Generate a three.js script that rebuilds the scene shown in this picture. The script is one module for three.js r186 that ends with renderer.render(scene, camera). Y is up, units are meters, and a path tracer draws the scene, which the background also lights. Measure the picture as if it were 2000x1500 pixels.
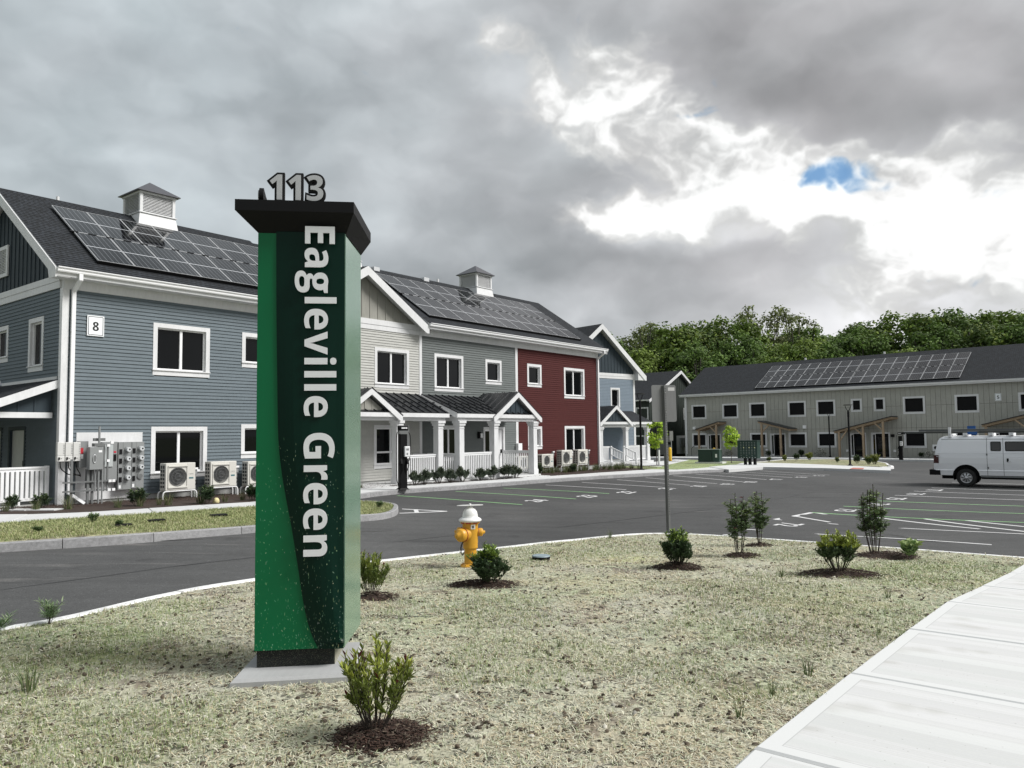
import * as THREE from 'three';
import { mergeGeometries } from 'three/addons/utils/BufferGeometryUtils.js';
import { TextGeometry } from 'three/addons/geometries/TextGeometry.js';
import { FontLoader } from 'three/addons/loaders/FontLoader.js';
import { TessellateModifier } from 'three/addons/modifiers/TessellateModifier.js';
import { RoundedBoxGeometry } from 'three/addons/geometries/RoundedBoxGeometry.js';
import { Brush, Evaluator, SUBTRACTION } from 'three-bvh-csg';

// ---------------------------------------------------------------- camera, exposure, sun
const scene = new THREE.Scene();
const camera = new THREE.PerspectiveCamera(52.83, 4 / 3, 0.05, 1500);
camera.position.set(0, 1.65, 0);
{ // pitched up 3.68 degrees, rolled 0.67 degrees
  const m = new THREE.Matrix4().makeRotationX(0.06416).multiply(new THREE.Matrix4().makeRotationZ(-0.01161));
  camera.quaternion.setFromRotationMatrix(m);
}
const EXPOSURE = 3.0;
const renderer = new THREE.WebGLRenderer({ antialias: true });
renderer.toneMapping = THREE.LinearToneMapping;
renderer.toneMappingExposure = EXPOSURE;
renderer.shadowMap.enabled = true;
renderer.setSize(1024, 768);

const sun = new THREE.DirectionalLight(0xfffdfa, 1.5);
sun.position.set(0.7 * 80, 0.72 * 80, 0.1 * 80 - 25);
sun.target.position.set(0, 0, -25);
sun.castShadow = true;
sun.shadow.radius = 46;
Object.assign(sun.shadow.camera, { left: -60, right: 60, top: 60, bottom: -60, near: 1, far: 260 });
sun.shadow.mapSize.set(4096, 4096);
scene.add(sun, sun.target);

// ---------------------------------------------------------------- random numbers and noise
function rng(seed) {
  let s = seed >>> 0;
  return () => { s = (s + 0x6d2b79f5) | 0; let t = Math.imul(s ^ (s >>> 15), 1 | s); t = (t + Math.imul(t ^ (t >>> 7), 61 | t)) ^ t; return ((t ^ (t >>> 14)) >>> 0) / 4294967296; };
}
const PERM = new Uint8Array(512), RV = new Float32Array(256);
{ const r = rng(7); const p = [...Array(256).keys()]; for (let i = 255; i > 0; i--) { const j = (r() * (i + 1)) | 0; [p[i], p[j]] = [p[j], p[i]]; } for (let i = 0; i < 512; i++) PERM[i] = p[i & 255]; for (let i = 0; i < 256; i++) RV[i] = r(); }
function vn(x, y, per = 0) { // value noise 0..1, optionally periodic
  let xi = Math.floor(x), yi = Math.floor(y); const xf = x - xi, yf = y - yi;
  let x1 = xi + 1, y1 = yi + 1;
  if (per) { xi = ((xi % per) + per) % per; yi = ((yi % per) + per) % per; x1 = ((x1 % per) + per) % per; y1 = ((y1 % per) + per) % per; }
  const u = xf * xf * (3 - 2 * xf), v = yf * yf * (3 - 2 * yf);
  const a = RV[PERM[(PERM[xi & 255] + yi) & 255]], b = RV[PERM[(PERM[x1 & 255] + yi) & 255]], c = RV[PERM[(PERM[xi & 255] + y1) & 255]], d = RV[PERM[(PERM[x1 & 255] + y1) & 255]];
  return a + (b - a) * u + (c - a) * v + (a - b - c + d) * u * v;
}
function fbm(x, y, o = 4, per = 0) { let s = 0, a = 0.5, n = 0, f = 1; for (let i = 0; i < o; i++) { s += a * vn(x * f + i * 17, y * f + i * 31, per ? per * f : 0); n += a; a *= 0.5; f *= 2; } return s / n; }
const sstep = (a, b, x) => { const t = Math.min(1, Math.max(0, (x - a) / (b - a))); return t * t * (3 - 2 * t); };
const clamp01 = (x) => Math.min(1, Math.max(0, x));
const toLin = (c) => (c <= 0.04045 ? c / 12.92 : Math.pow((c + 0.055) / 1.055, 2.4));

// ---------------------------------------------------------------- sky: broken overcast, computed once
const WHITE_CLOUD = [[7.6,25.1,4.5,3.0,0.55],[4.9,23.9,4.5,2.6,0.35],[-1.3,26.0,2.3,2.3,0.45],[12.8,20.4,6.3,2.0,0.6],[8.3,21.7,2.6,1.7,0.3],[19.5,18.0,6.1,2.0,0.6],[16.8,19.6,2.5,2.9,0.35],[25.4,14.9,5.8,2.1,0.7],[11.2,15.8,6.1,1.8,0.85],[6.7,15.5,2.6,1.1,0.4],[20.8,15.8,5.0,1.6,0.45],[30.2,13.6,5.6,2.0,0.45],[30.0,17.7,3.9,1.5,0.5],[33.0,13.5,2.2,1.9,0.45],[29.1,9.2,6.6,2.6,0.5],[25.2,11.6,4.8,1.7,0.15],[32.6,10.7,3.8,1.9,0.4],[18.6,10.8,7.2,2.2,0.12],[2.0,10.8,4.5,1.1,0.12],[23.7,22.6,14.6,5.2,-0.28],[21.0,20.1,4.6,2.5,-0.2],[30.1,19.9,6.6,2.0,-0.25],[10.4,12.6,7.8,1.0,-0.4],[7.1,18.7,5.6,1.9,-0.14],[0.2,16.7,6.8,3.4,-0.12],[-11.3,19.0,15.6,5.9,-0.06],[-28.1,12.5,10.7,4.7,-0.04],[-15.0,25.4,5.9,2.2,0.02],[-27.2,24.3,3.0,1.3,0.06],[-31.9,24.8,4.5,2.3,0.04],[-21.3,19.9,4.9,1.4,0.05],[1.1,29.1,7.6,1.9,-0.08],[18.0,13.0,4.0,1.4,-0.16],[22.7,12.2,3.8,1.4,-0.12],[2.0,13.8,5.3,1.9,-0.12]];
const BLUE_GAP = [[23.5,17.1,2.6,1.2,1],[26.8,16.0,2.2,0.55,0.6],[33.4,14.5,1.3,0.6,0.6],[13.6,22.0,0.9,0.45,0.85],[15.4,22.6,1.1,1.5,0.4],[31.1,9.0,1.3,0.5,0.6],[29.7,9.6,2.0,0.5,0.35],[21.5,17.2,1.8,0.9,0.5]];
{
  // more gaps and bright heads all round, like those in the photograph
  const r = rng(99);
  for (let i = 0; i < 70; i++) { let az = 48 + r() * 264; if (az > 180) az -= 360; const el = 6 + 55 * r() * r(); WHITE_CLOUD.push([az, el, 4 + 5 * r(), 1.5 + 2 * r(), r() < 0.6 ? 0.5 : -0.2]); }
  for (let i = 0; i < 16; i++) { let az = 48 + r() * 264; if (az > 180) az -= 360; BLUE_GAP.push([az, 8 + 30 * r(), 2, 0.9, 0.8]); }
}
// gradient noise, about -1..1
function gn(x, y) {
  const xi = Math.floor(x), yi = Math.floor(y), xf = x - xi, yf = y - yi, u = xf * xf * xf * (xf * (xf * 6 - 15) + 10), v = yf * yf * yf * (yf * (yf * 6 - 15) + 10);
  const g = (i, j, dx, dy) => { const h = RV[PERM[(PERM[i & 255] + j) & 255]] * 6.2831853; return Math.cos(h) * dx + Math.sin(h) * dy; };
  const a = g(xi, yi, xf, yf), b = g(xi + 1, yi, xf - 1, yf), c = g(xi, yi + 1, xf, yf - 1), d = g(xi + 1, yi + 1, xf - 1, yf - 1);
  return 1.5 * (a + (b - a) * u + (c - a) * v + (a - b - c + d) * u * v);
}
function gfbm(x, y, o, gain = 0.5) { let s = 0, a = 1, f = 1, n = 0; for (let i = 0; i < o; i++) { s += a * gn(x * f + 13.7 * i, y * f + 7.3 * i); n += a; a *= gain; f *= 2.03; } return s / n; }
function billow(x, y, o) { let s = 0, a = 1, f = 1, n = 0; for (let i = 0; i < o; i++) { s += a * Math.abs(gn(x * f + 5.1 * i, y * f + 9.7 * i)); n += a; a *= 0.52; f *= 2.1; } return 1 - 1.6 * s / n; } // rounded heads, about 0..1
function skyColor(az, el, out) {
  const x = az, y = el;
  const w1 = gfbm(x * 0.10 + 50, y * 0.16 + 9, 3), w2 = gfbm(x * 0.10 + 90, y * 0.16 + 39, 3), f1 = gfbm(x * 0.30 + 11, y * 0.42 + 5, 5, 0.5), f2 = gfbm(x * 0.30 + 71, y * 0.42 + 25, 5, 0.5);
  const wa = x + w1 * 2.6 + f1 * 1.5, we = y + w2 * 1.5 + f2 * 0.95;
  let white = 0, dark = 0, blue = 0;
  for (const [a, e, ra, re, am] of WHITE_CLOUD) {
    let dx = wa - a; if (dx > 180) dx -= 360; if (dx < -180) dx += 360; dx /= ra; const dy = (we - e) / re, q = dx * dx + dy * dy;
    if (q < 9) { const v = am * Math.exp(-q * 0.75); if (am > 0) white += v; else dark += v; }
  }
  for (const [a, e, ra, re, am] of BLUE_GAP) { const dx = (x + w1 * 1.2 + f1 * 0.9 - a) / ra, dy = (y + w2 * 0.5 + f2 * 0.5 - e) / re, q = dx * dx + dy * dy; if (q < 9) blue += am * Math.exp(-q); }
  const soft = gfbm(x * 0.055 + 3, y * 0.10 + 8, 4, 0.55), mid = gfbm(wa * 0.15 + 30, we * 0.24 + 60, 5, 0.44), bil = billow(wa * 0.15 + 3, we * 0.22 + 17, 6), bf = billow(wa * 0.45 + 31, we * 0.56 + 11, 4);
  // grey deck
  let g = 186 + 42 * soft + 30 * mid + 3 * (bf - 0.5) + 66 * dark * (0.8 + 0.5 * mid) + 24 * sstep(0.05, 0.8, white);
  g -= 14 * sstep(16, 5, el) * (1 - sstep(5, 22, az)); g += 34 * sstep(2, 24, az) * sstep(14, 6, el) + 6;
  // bright heads
  const has = 0.22 + 0.78 * sstep(0.02, 0.45, white); const m = 1.22 * white + has * (1.05 * (bil - 0.66) + 0.4 * mid + 0.2 * (bf - 0.55)) - 0.06 + 0.7 * Math.min(0, dark), wm = sstep(0.08, 0.66, m), core = sstep(0.42, 1.05, m);
  const shade = 208 + 50 * core + 26 * mid + 14 * (bf - 0.5);
  let l = g + (shade - g) * wm; l += 16 * core; if (l > 250) l = 250 + (l - 250) * 0.55;
  const cool = clamp01(0.45 - az / 40) * (1 - wm), vio = gfbm(x * 0.12 + 200, y * 0.2, 2);
  let R = l - 9 * cool + 1.5 * vio, G = l - 1.0 * cool + 0.6, B = l + 3.0 * (1 - wm) + 1.5 * cool;
  const bm = 0.9 * sstep(0.30, 0.85, 0.78 * blue + 0.42 * f1 - 0.5 * (bf - 0.5) - 0.25 * sstep(0.5, 0.9, bil) * wm);
  R += (112 - R) * bm; G += (158 - G) * bm; B += (207 - B) * bm;
  out[0] = toLin(R / 255) / EXPOSURE; out[1] = toLin(G / 255) / EXPOSURE; out[2] = toLin(B / 255) / EXPOSURE;
}
{
  const W = 4096, H = 2048, data = new Float32Array(W * H * 4), c = [0, 0, 0];
  for (let y = 0; y < H; y++) {
    const el = ((y + 0.5) / H - 0.5) * 180;
    if (el < -1.2) { for (let x = 0; x < W; x++) { const o = (y * W + x) * 4; data[o] = data[o + 1] = data[o + 2] = 0.09; data[o + 3] = 1; } continue; }
    for (let x = 0; x < W; x++) {
      const th = ((x + 0.5) / W - 0.5) * 360; // atan2(z, x)
      let az = th + 90; if (az > 180) az -= 360; // 0 = straight ahead (-z), + to the right
      const inView = Math.abs(az) < 42 && el < 38, o = (y * W + x) * 4;
      if (!inView && ((x & 3) || (y & 3))) { continue; }
      skyColor(az, Math.max(el, 0.2), c); data[o] = c[0]; data[o + 1] = c[1]; data[o + 2] = c[2]; data[o + 3] = 1;
    }
  }
  // outside the picture one sample in four each way, spread over its neighbours
  for (let y = 0; y < H; y++) for (let x = 0; x < W; x++) { const o = (y * W + x) * 4; if (data[o + 3] === 0) { const q = ((y & ~3) * W + (x & ~3)) * 4; if (data[q + 3]) { data[o] = data[q]; data[o + 1] = data[q + 1]; data[o + 2] = data[q + 2]; } else { data[o] = data[o + 1] = data[o + 2] = 0.2; } data[o + 3] = 1; } }
  const tex = new THREE.DataTexture(data, W, H, THREE.RGBAFormat, THREE.FloatType);
  tex.mapping = THREE.EquirectangularReflectionMapping; tex.magFilter = THREE.LinearFilter; tex.minFilter = THREE.LinearFilter; tex.wrapS = THREE.RepeatWrapping; tex.needsUpdate = true;
  scene.background = tex; scene.environment = tex; 
}

// ---------------------------------------------------------------- naming
const used = {};
function numbered(n) { n = n.replace(/_\d{3,}$/, ''); if (!(n in used)) { used[n] = 0; return n; } used[n]++; return n + '_' + String(used[n]).padStart(3, '0'); }
function tag(o, label, category, group, kind) { if (label) o.userData.label = label; if (category) o.userData.category = category; if (group) o.userData.group = group; if (kind) o.userData.kind = kind; return o; }
function thing(name, label, category, pos = [0, 0, 0], turn = 0, group) {
  const o = new THREE.Group(); o.name = numbered(name); o.position.set(...pos); o.rotation.y = turn; scene.add(o); return tag(o, label, category, group);
}
function part(name, geo, mat, parent, label) { const m = new THREE.Mesh(geo, mat); m.name = name; m.castShadow = m.receiveShadow = true; parent.add(m); if (label) m.userData.label = label; return m; }
function stuffPart(name, geo, mat, parent) { const m = part(name, geo, mat, parent); m.userData.kind = 'stuff'; return m; }
function sub(name, parent) { const o = new THREE.Group(); o.name = name; parent.add(o); return o; }
function struct(name, geo, mat, label) { const m = new THREE.Mesh(geo, mat); m.name = numbered(name); m.castShadow = m.receiveShadow = true; scene.add(m); m.userData.kind = 'structure'; if (label) m.userData.label = label; return m; }
function structGroup(name, label) { const o = new THREE.Group(); o.name = numbered(name); scene.add(o); o.userData.kind = 'structure'; if (label) o.userData.label = label; return o; }
function copyOf(root, pos, turn, label, group, scale) {
  const c = root.clone(); c.name = numbered(root.name); c.userData = { ...root.userData }; scene.add(c); if (pos) c.position.set(...pos); if (turn !== undefined) c.rotation.y = turn; if (scale) c.scale.setScalar(scale);
  if (label) c.userData.label = label; if (group) c.userData.group = group; return c;
}

// ---------------------------------------------------------------- geometry collector: flat faces, uv in metres
const V = (x, y, z) => new THREE.Vector3(x, y, z);
class B {
  constructor(matrix) { this.p = []; this.n = []; this.u = []; this.c = []; this.m = matrix || null; this.col = null; this.uvOff = [0, 0]; }
  tri(a, b, c, ua, ub, uc) {
    const ab = [b[0] - a[0], b[1] - a[1], b[2] - a[2]], ac = [c[0] - a[0], c[1] - a[1], c[2] - a[2]];
    let n = [ab[1] * ac[2] - ab[2] * ac[1], ab[2] * ac[0] - ab[0] * ac[2], ab[0] * ac[1] - ab[1] * ac[0]];
    const l = Math.hypot(...n); if (l < 1e-12) return; n = n.map((v) => v / l);
    if (!ua) { const ax = Math.abs(n[0]), ay = Math.abs(n[1]), az = Math.abs(n[2]); const pr = ay >= ax && ay >= az ? (q) => [q[0], q[2]] : ax > az ? (q) => [q[2], q[1]] : (q) => [q[0], q[1]]; ua = pr(a); ub = pr(b); uc = pr(c); }
    for (const [q, w] of [[a, ua], [b, ub], [c, uc]]) { this.push(q, n, w); }
  }
  push(q, n, w) {
    if (this.m) { const v = V(...q).applyMatrix4(this.m); this.p.push(v.x, v.y, v.z); const k = V(...n).transformDirection(this.m); this.n.push(k.x, k.y, k.z); } else { this.p.push(...q); this.n.push(...n); }
    this.u.push(w[0] + this.uvOff[0], w[1] + this.uvOff[1]); if (this.col) this.c.push(...this.col);
  }
  quad(a, b, c, d, uv) { if (uv) { this.tri(a, b, c, uv[0], uv[1], uv[2]); this.tri(a, c, d, uv[0], uv[2], uv[3]); } else { this.tri(a, b, c); this.tri(a, c, d); } return this; }
  box(x0, y0, z0, x1, y1, z1) {
    const A = [x0, y0, z0], Bq = [x1, y0, z0], C = [x1, y1, z0], D = [x0, y1, z0], E = [x0, y0, z1], F = [x1, y0, z1], G = [x1, y1, z1], H = [x0, y1, z1];
    return this.quad(E, F, G, H).quad(Bq, A, D, C).quad(F, Bq, C, G).quad(A, E, H, D).quad(H, G, C, D).quad(A, Bq, F, E);
  }
  cbox(cx, cy, cz, sx, sy, sz) { return this.box(cx - sx / 2, cy - sy / 2, cz - sz / 2, cx + sx / 2, cy + sy / 2, cz + sz / 2); }
  hexa(p) { // 8 points, bottom ring then top ring, counter-clockwise from above
    const [a, b, c, d, e, f, g, h] = p; return this.quad(d, c, b, a).quad(e, f, g, h).quad(a, b, f, e).quad(b, c, g, f).quad(c, d, h, g).quad(d, a, e, h);
  }
  bar(p, q, w, h, up = [0, 1, 0]) { // straight bar with a rectangular section
    const P = V(...p), Q = V(...q), d = Q.clone().sub(P).normalize(); let s = d.clone().cross(V(...up)); if (s.length() < 1e-4) s = d.clone().cross(V(1, 0, 0)); s.normalize(); const t = s.clone().cross(d).normalize();
    const c = (O, i, j) => O.clone().addScaledVector(s, i * w / 2).addScaledVector(t, j * h / 2).toArray();
    const a0 = c(P, -1, -1), a1 = c(P, 1, -1), a2 = c(P, 1, 1), a3 = c(P, -1, 1), b0 = c(Q, -1, -1), b1 = c(Q, 1, -1), b2 = c(Q, 1, 1), b3 = c(Q, -1, 1);
    return this.quad(a0, a1, a2, a3).quad(b1, b0, b3, b2).quad(a1, b1, b2, a2).quad(b0, a0, a3, b3).quad(a3, a2, b2, b3).quad(a1, a0, b0, b1);
  }
  prism(poly, z0, z1) { // polygon in x,y pushed from z0 to z1
    const s = poly.map(([x, y]) => new THREE.Vector2(x, y)); const ccw = THREE.ShapeUtils.area(s) > 0; const P = ccw ? poly : poly.slice().reverse(); const S = ccw ? s : s.slice().reverse();
    for (const [i, j, k] of THREE.ShapeUtils.triangulateShape(S, [])) { this.tri([...P[i], z1], [...P[j], z1], [...P[k], z1]); this.tri([...P[k], z0], [...P[j], z0], [...P[i], z0]); }
    for (let i = 0; i < P.length; i++) { const a = P[i], b = P[(i + 1) % P.length]; this.quad([...a, z0], [...b, z0], [...b, z1], [...a, z1]); }
    return this;
  }
  add(geo, matrix) { // an existing geometry
    const g = geo.index ? geo.toNonIndexed() : geo, P = g.attributes.position, N = g.attributes.normal, U = g.attributes.uv, m = matrix || new THREE.Matrix4(), nm = new THREE.Matrix3().getNormalMatrix(m);
    for (let i = 0; i < P.count; i++) { const v = V(P.getX(i), P.getY(i), P.getZ(i)).applyMatrix4(m), n = V(N.getX(i), N.getY(i), N.getZ(i)).applyMatrix3(nm).normalize(); this.push(v.toArray(), n.toArray(), U ? [U.getX(i), U.getY(i)] : [0, 0]); }
    return this;
  }
  tube(points, r, seg = 8, closed = false, r2) { const c = points.length === 2 ? new THREE.LineCurve3(V(...points[0]), V(...points[1])) : new THREE.CatmullRomCurve3(points.map((p) => V(...p)), closed, 'catmullrom', 0.3); return this.add(new THREE.TubeGeometry(c, points.length === 2 ? 1 : points.length * 4, r, seg, closed)); }
  cyl(x, y0, y1, z, r0, r1 = r0, seg = 16) { const g = new THREE.CylinderGeometry(r1, r0, y1 - y0, seg); return this.add(g, new THREE.Matrix4().makeTranslation(x, (y0 + y1) / 2, z)); }
  geo() {
    const g = new THREE.BufferGeometry(); g.setAttribute('position', new THREE.Float32BufferAttribute(this.p, 3)); g.setAttribute('normal', new THREE.Float32BufferAttribute(this.n, 3)); g.setAttribute('uv', new THREE.Float32BufferAttribute(this.u, 2));
    if (this.c.length) g.setAttribute('color', new THREE.Float32BufferAttribute(this.c, 3)); return g;
  }
}
const bgeo = (f, m) => { const b = new B(m); f(b); return b.geo(); };
const basis = (x, y, z, o = [0, 0, 0]) => new THREE.Matrix4().makeBasis(V(...x), V(...y), V(...z)).setPosition(...o);

// ---------------------------------------------------------------- textures
function dataTex(w, h, f, repeatMetres, srgb = true) {
  const d = new Uint8Array(w * h * 4), c = [0, 0, 0];
  for (let y = 0; y < h; y++) for (let x = 0; x < w; x++) { f(x / w, y / h, c); const o = (y * w + x) * 4; d[o] = Math.max(0, Math.min(255, c[0])); d[o + 1] = Math.max(0, Math.min(255, c[1])); d[o + 2] = Math.max(0, Math.min(255, c[2])); d[o + 3] = 255; }
  const t = new THREE.DataTexture(d, w, h, THREE.RGBAFormat); t.wrapS = t.wrapT = THREE.RepeatWrapping; t.magFilter = THREE.LinearFilter; t.minFilter = THREE.LinearMipmapLinearFilter; t.generateMipmaps = true;
  if (srgb) t.colorSpace = THREE.SRGBColorSpace; if (repeatMetres) t.repeat.set(1 / repeatMetres, 1 / repeatMetres); t.needsUpdate = true; return t;
}
const canvasTex = (w, h, draw) => { const c = document.createElement('canvas'); c.width = w; c.height = h; const x = c.getContext('2d'); draw(x, w, h); const t = new THREE.CanvasTexture(c); t.colorSpace = THREE.SRGBColorSpace; t.anisotropy = 8; return t; };
const enc = (l) => 255 * (l <= 0.0031308 ? 12.92 * l : 1.055 * Math.pow(l, 1 / 2.4) - 0.055);
const grey = (c, v) => { c[0] = c[1] = c[2] = v; };

const T = {};
{
  const r = rng(5);
  const rnd = new Float32Array(1 << 20); for (let i = 0; i < rnd.length; i++) rnd[i] = r();
  const pix = (u, v, n) => rnd[((Math.floor(v * n) * n + Math.floor(u * n)) >>> 0) & 0xfffff];
  T.asphalt = dataTex(2048, 2048, (u, v, c) => { const n = fbm(u * 9, v * 9, 4, 9), m = fbm(u * 150, v * 150, 2, 150), s = pix(u, v, 1024), s2 = pix((u * 3.07) % 1, (v * 2.93) % 1, 1024), streak = fbm(u * 4 + 3, v * 46, 4, 4), sc = sstep(0.62, 0.8, fbm(u * 7 + 2, v * 70, 4, 7)) * sstep(0.5, 0.7, fbm(u * 6 + 5, v * 6 + 1, 3, 6)), oil = sstep(0.70, 0.80, fbm(u * 20 + 8, v * 20 + 2, 4, 20)); let l = 0.052 * (0.72 + 0.30 * n + 0.24 * m + 0.42 * (streak - 0.5) + 0.75 * sc - 0.22 * oil); l *= s > 0.99 ? 2.4 : s < 0.14 ? 0.62 : 0.88 + 0.26 * s2; c[0] = enc(l * (0.99 + 0.04 * sc)); c[1] = enc(l); c[2] = enc(l * (1.0 - 0.03 * sc)); }, 12);
  T.asphaltB = dataTex(512, 512, (u, v, c) => grey(c, 120 + 90 * fbm(u * 128, v * 128, 2, 128)), 1.2, false);
  T.concrete = dataTex(1024, 1024, (u, v, c) => { const n = fbm(u * 6, v * 6, 5, 6), br = fbm(u * 200, v * 8, 2, 8), st = fbm(u * 3, v * 60, 3, 3), s = pix(u, v, 1024); let l = 0.60 * (0.86 + 0.16 * n + 0.08 * (br - 0.5) + 0.10 * (st - 0.5)); if (s > 0.9995) l *= 0.4; c[0] = enc(l * 0.99); c[1] = enc(l); c[2] = enc(l * 0.995); }, 3);
  T.granite = dataTex(512, 512, (u, v, c) => { const s = pix(u, v, 512), n = fbm(u * 40, v * 40, 3, 40), m = fbm(u * 4, v * 4, 3, 4); const l = 0.30 * (0.5 + 0.45 * n + 0.35 * m + (s > 0.9 ? 0.25 : s < 0.12 ? -0.25 : 0)); c[0] = enc(l); c[1] = enc(l); c[2] = enc(l * 1.01); }, 1.2);
  T.paint = dataTex(512, 512, (u, v, c) => { const n = fbm(u * 5, v * 5, 4, 5), m = fbm(u * 60, v * 20, 2, 20); grey(c, 255 * (0.90 + 0.07 * n + 0.05 * (m - 0.5))); }, 2.5);
  T.lawn = dataTex(2048, 2048, (u, v, c) => {
    const n = fbm(u * 9, v * 9, 4, 9), fib = fbm(u * 260, v * 150, 3, 130), clod = fbm(u * 64, v * 64, 4, 64), s = pix(u, v, 1024), soil = sstep(0.56, 0.72, fbm(u * 26 + 3, v * 26, 5, 26)), hole = sstep(0.60, 0.69, fbm(u * 110 + 7, v * 110, 3, 110));
    const green = sstep(0.46, 0.68, fbm(u * 6 + 9, v * 6 + 4, 4, 6)), tan = sstep(0.5, 0.7, fbm(u * 7 + 1, v * 7 + 6, 4, 7));
    let k = 0.58 + 0.62 * fib * (0.6 + 0.8 * clod) + 0.14 * (s - 0.5);
    let R = 0.445, G = 0.435, Bq = 0.335; R += (0.33 - R) * green * 0.5; G += (0.375 - G) * green * 0.5; Bq += (0.24 - Bq) * green * 0.5; R += (0.43 - R) * tan * 0.6; G += (0.365 - G) * tan * 0.6; Bq += (0.24 - Bq) * tan * 0.6;
    R *= k; G *= k; Bq *= k;
    R += (0.15 - R) * soil * 0.75; G += (0.118 - G) * soil * 0.75; Bq += (0.088 - Bq) * soil * 0.75;
    const d = 1 - 0.7 * hole; c[0] = enc(R * d * (0.92 + 0.16 * n)); c[1] = enc(G * d * (0.92 + 0.16 * n)); c[2] = enc(Bq * d);
  }, 5);
  T.lawnB = dataTex(1024, 1024, (u, v, c) => grey(c, 255 * (0.55 * fbm(u * 48, v * 48, 4, 48) + 0.45 * fbm(u * 160, v * 110, 3, 110))), 2.5, false);
  T.grassFar = dataTex(512, 512, (u, v, c) => { const n = fbm(u * 6, v * 6, 4, 6), f = fbm(u * 120, v * 120, 2, 120); c[0] = enc(0.19 * (0.6 + 0.5 * n + 0.4 * (f - 0.3))); c[1] = enc(0.215 * (0.62 + 0.45 * n + 0.4 * (f - 0.3))); c[2] = enc(0.105 * (0.6 + 0.4 * f)); }, 4);
  T.mulch = dataTex(512, 512, (u, v, c) => { const n = fbm(u * 50, v * 90, 3, 10), m = fbm(u * 10, v * 10, 3, 10), s = pix(u, v, 512); const l = 0.035 * (0.25 + 1.3 * n * n + 0.5 * m) * (s > 0.97 ? 2 : 1); c[0] = enc(l * 1.35); c[1] = enc(l * 0.85); c[2] = enc(l * 0.62); }, 1.1);
  T.shingle = dataTex(1024, 1024, (u, v, c) => { // 14 courses of tabs, 2 m by 2 m
    const row = Math.floor(v * 14), t = v * 14 - row; const off = PERM[row * 7 & 255] / 256; const x = (u + off) * 13; const tab = Math.floor(x), fx = x - tab; const h = RV[PERM[(tab % 13 + row * 13) & 255]], h2 = RV[PERM[(tab % 13 + row * 29 + 50) & 255]];
    const cut = fx > 0.35 + 0.35 * h2; let l = 0.022 * (0.62 + 0.75 * h) * (cut ? 0.62 : 1.05) * (0.86 + 0.3 * pix(u, v, 1024)); if (t < 0.12) l *= 0.62; c[0] = enc(l * 0.84); c[1] = enc(l * 1.0); c[2] = enc(l * 1.24);
  }, 2);
  T.wood = dataTex(256, 512, (u, v, c) => { const n = fbm(u * 24, v * 3, 4, 3), m = fbm(u * 4, v * 4, 3, 4); const l = 0.62 + 0.5 * n + 0.2 * m; c[0] = enc(0.34 * l); c[1] = enc(0.255 * l); c[2] = enc(0.17 * l); }, 1);
  T.bark = dataTex(256, 256, (u, v, c) => { const n = fbm(u * 16, v * 4, 4, 4); const l = 0.09 * (0.4 + n); c[0] = enc(l * 1.1); c[1] = enc(l); c[2] = enc(l * 0.85); }, 0.5);
  T.cells = canvasTex(256, 512, (x, w, h) => {
    x.fillStyle = '#0b0c0e'; x.fillRect(0, 0, w, h); x.fillStyle = '#121316'; for (let i = 0; i < 6; i++) for (let j = 0; j < 24; j++) { x.fillRect(6 + i * 41, 6 + j * 20.2 + (j > 11 ? 14 : 0), 38.5, 19.2); }
    x.fillStyle = '#63666a'; for (let i = 0; i < 6; i++) x.fillRect(6 + i * 41 + 18, 4, 4, h - 8);
    x.fillStyle = '#c9ccd0'; x.fillRect(0, h / 2 - 6, w, 8);
  });
}

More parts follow.
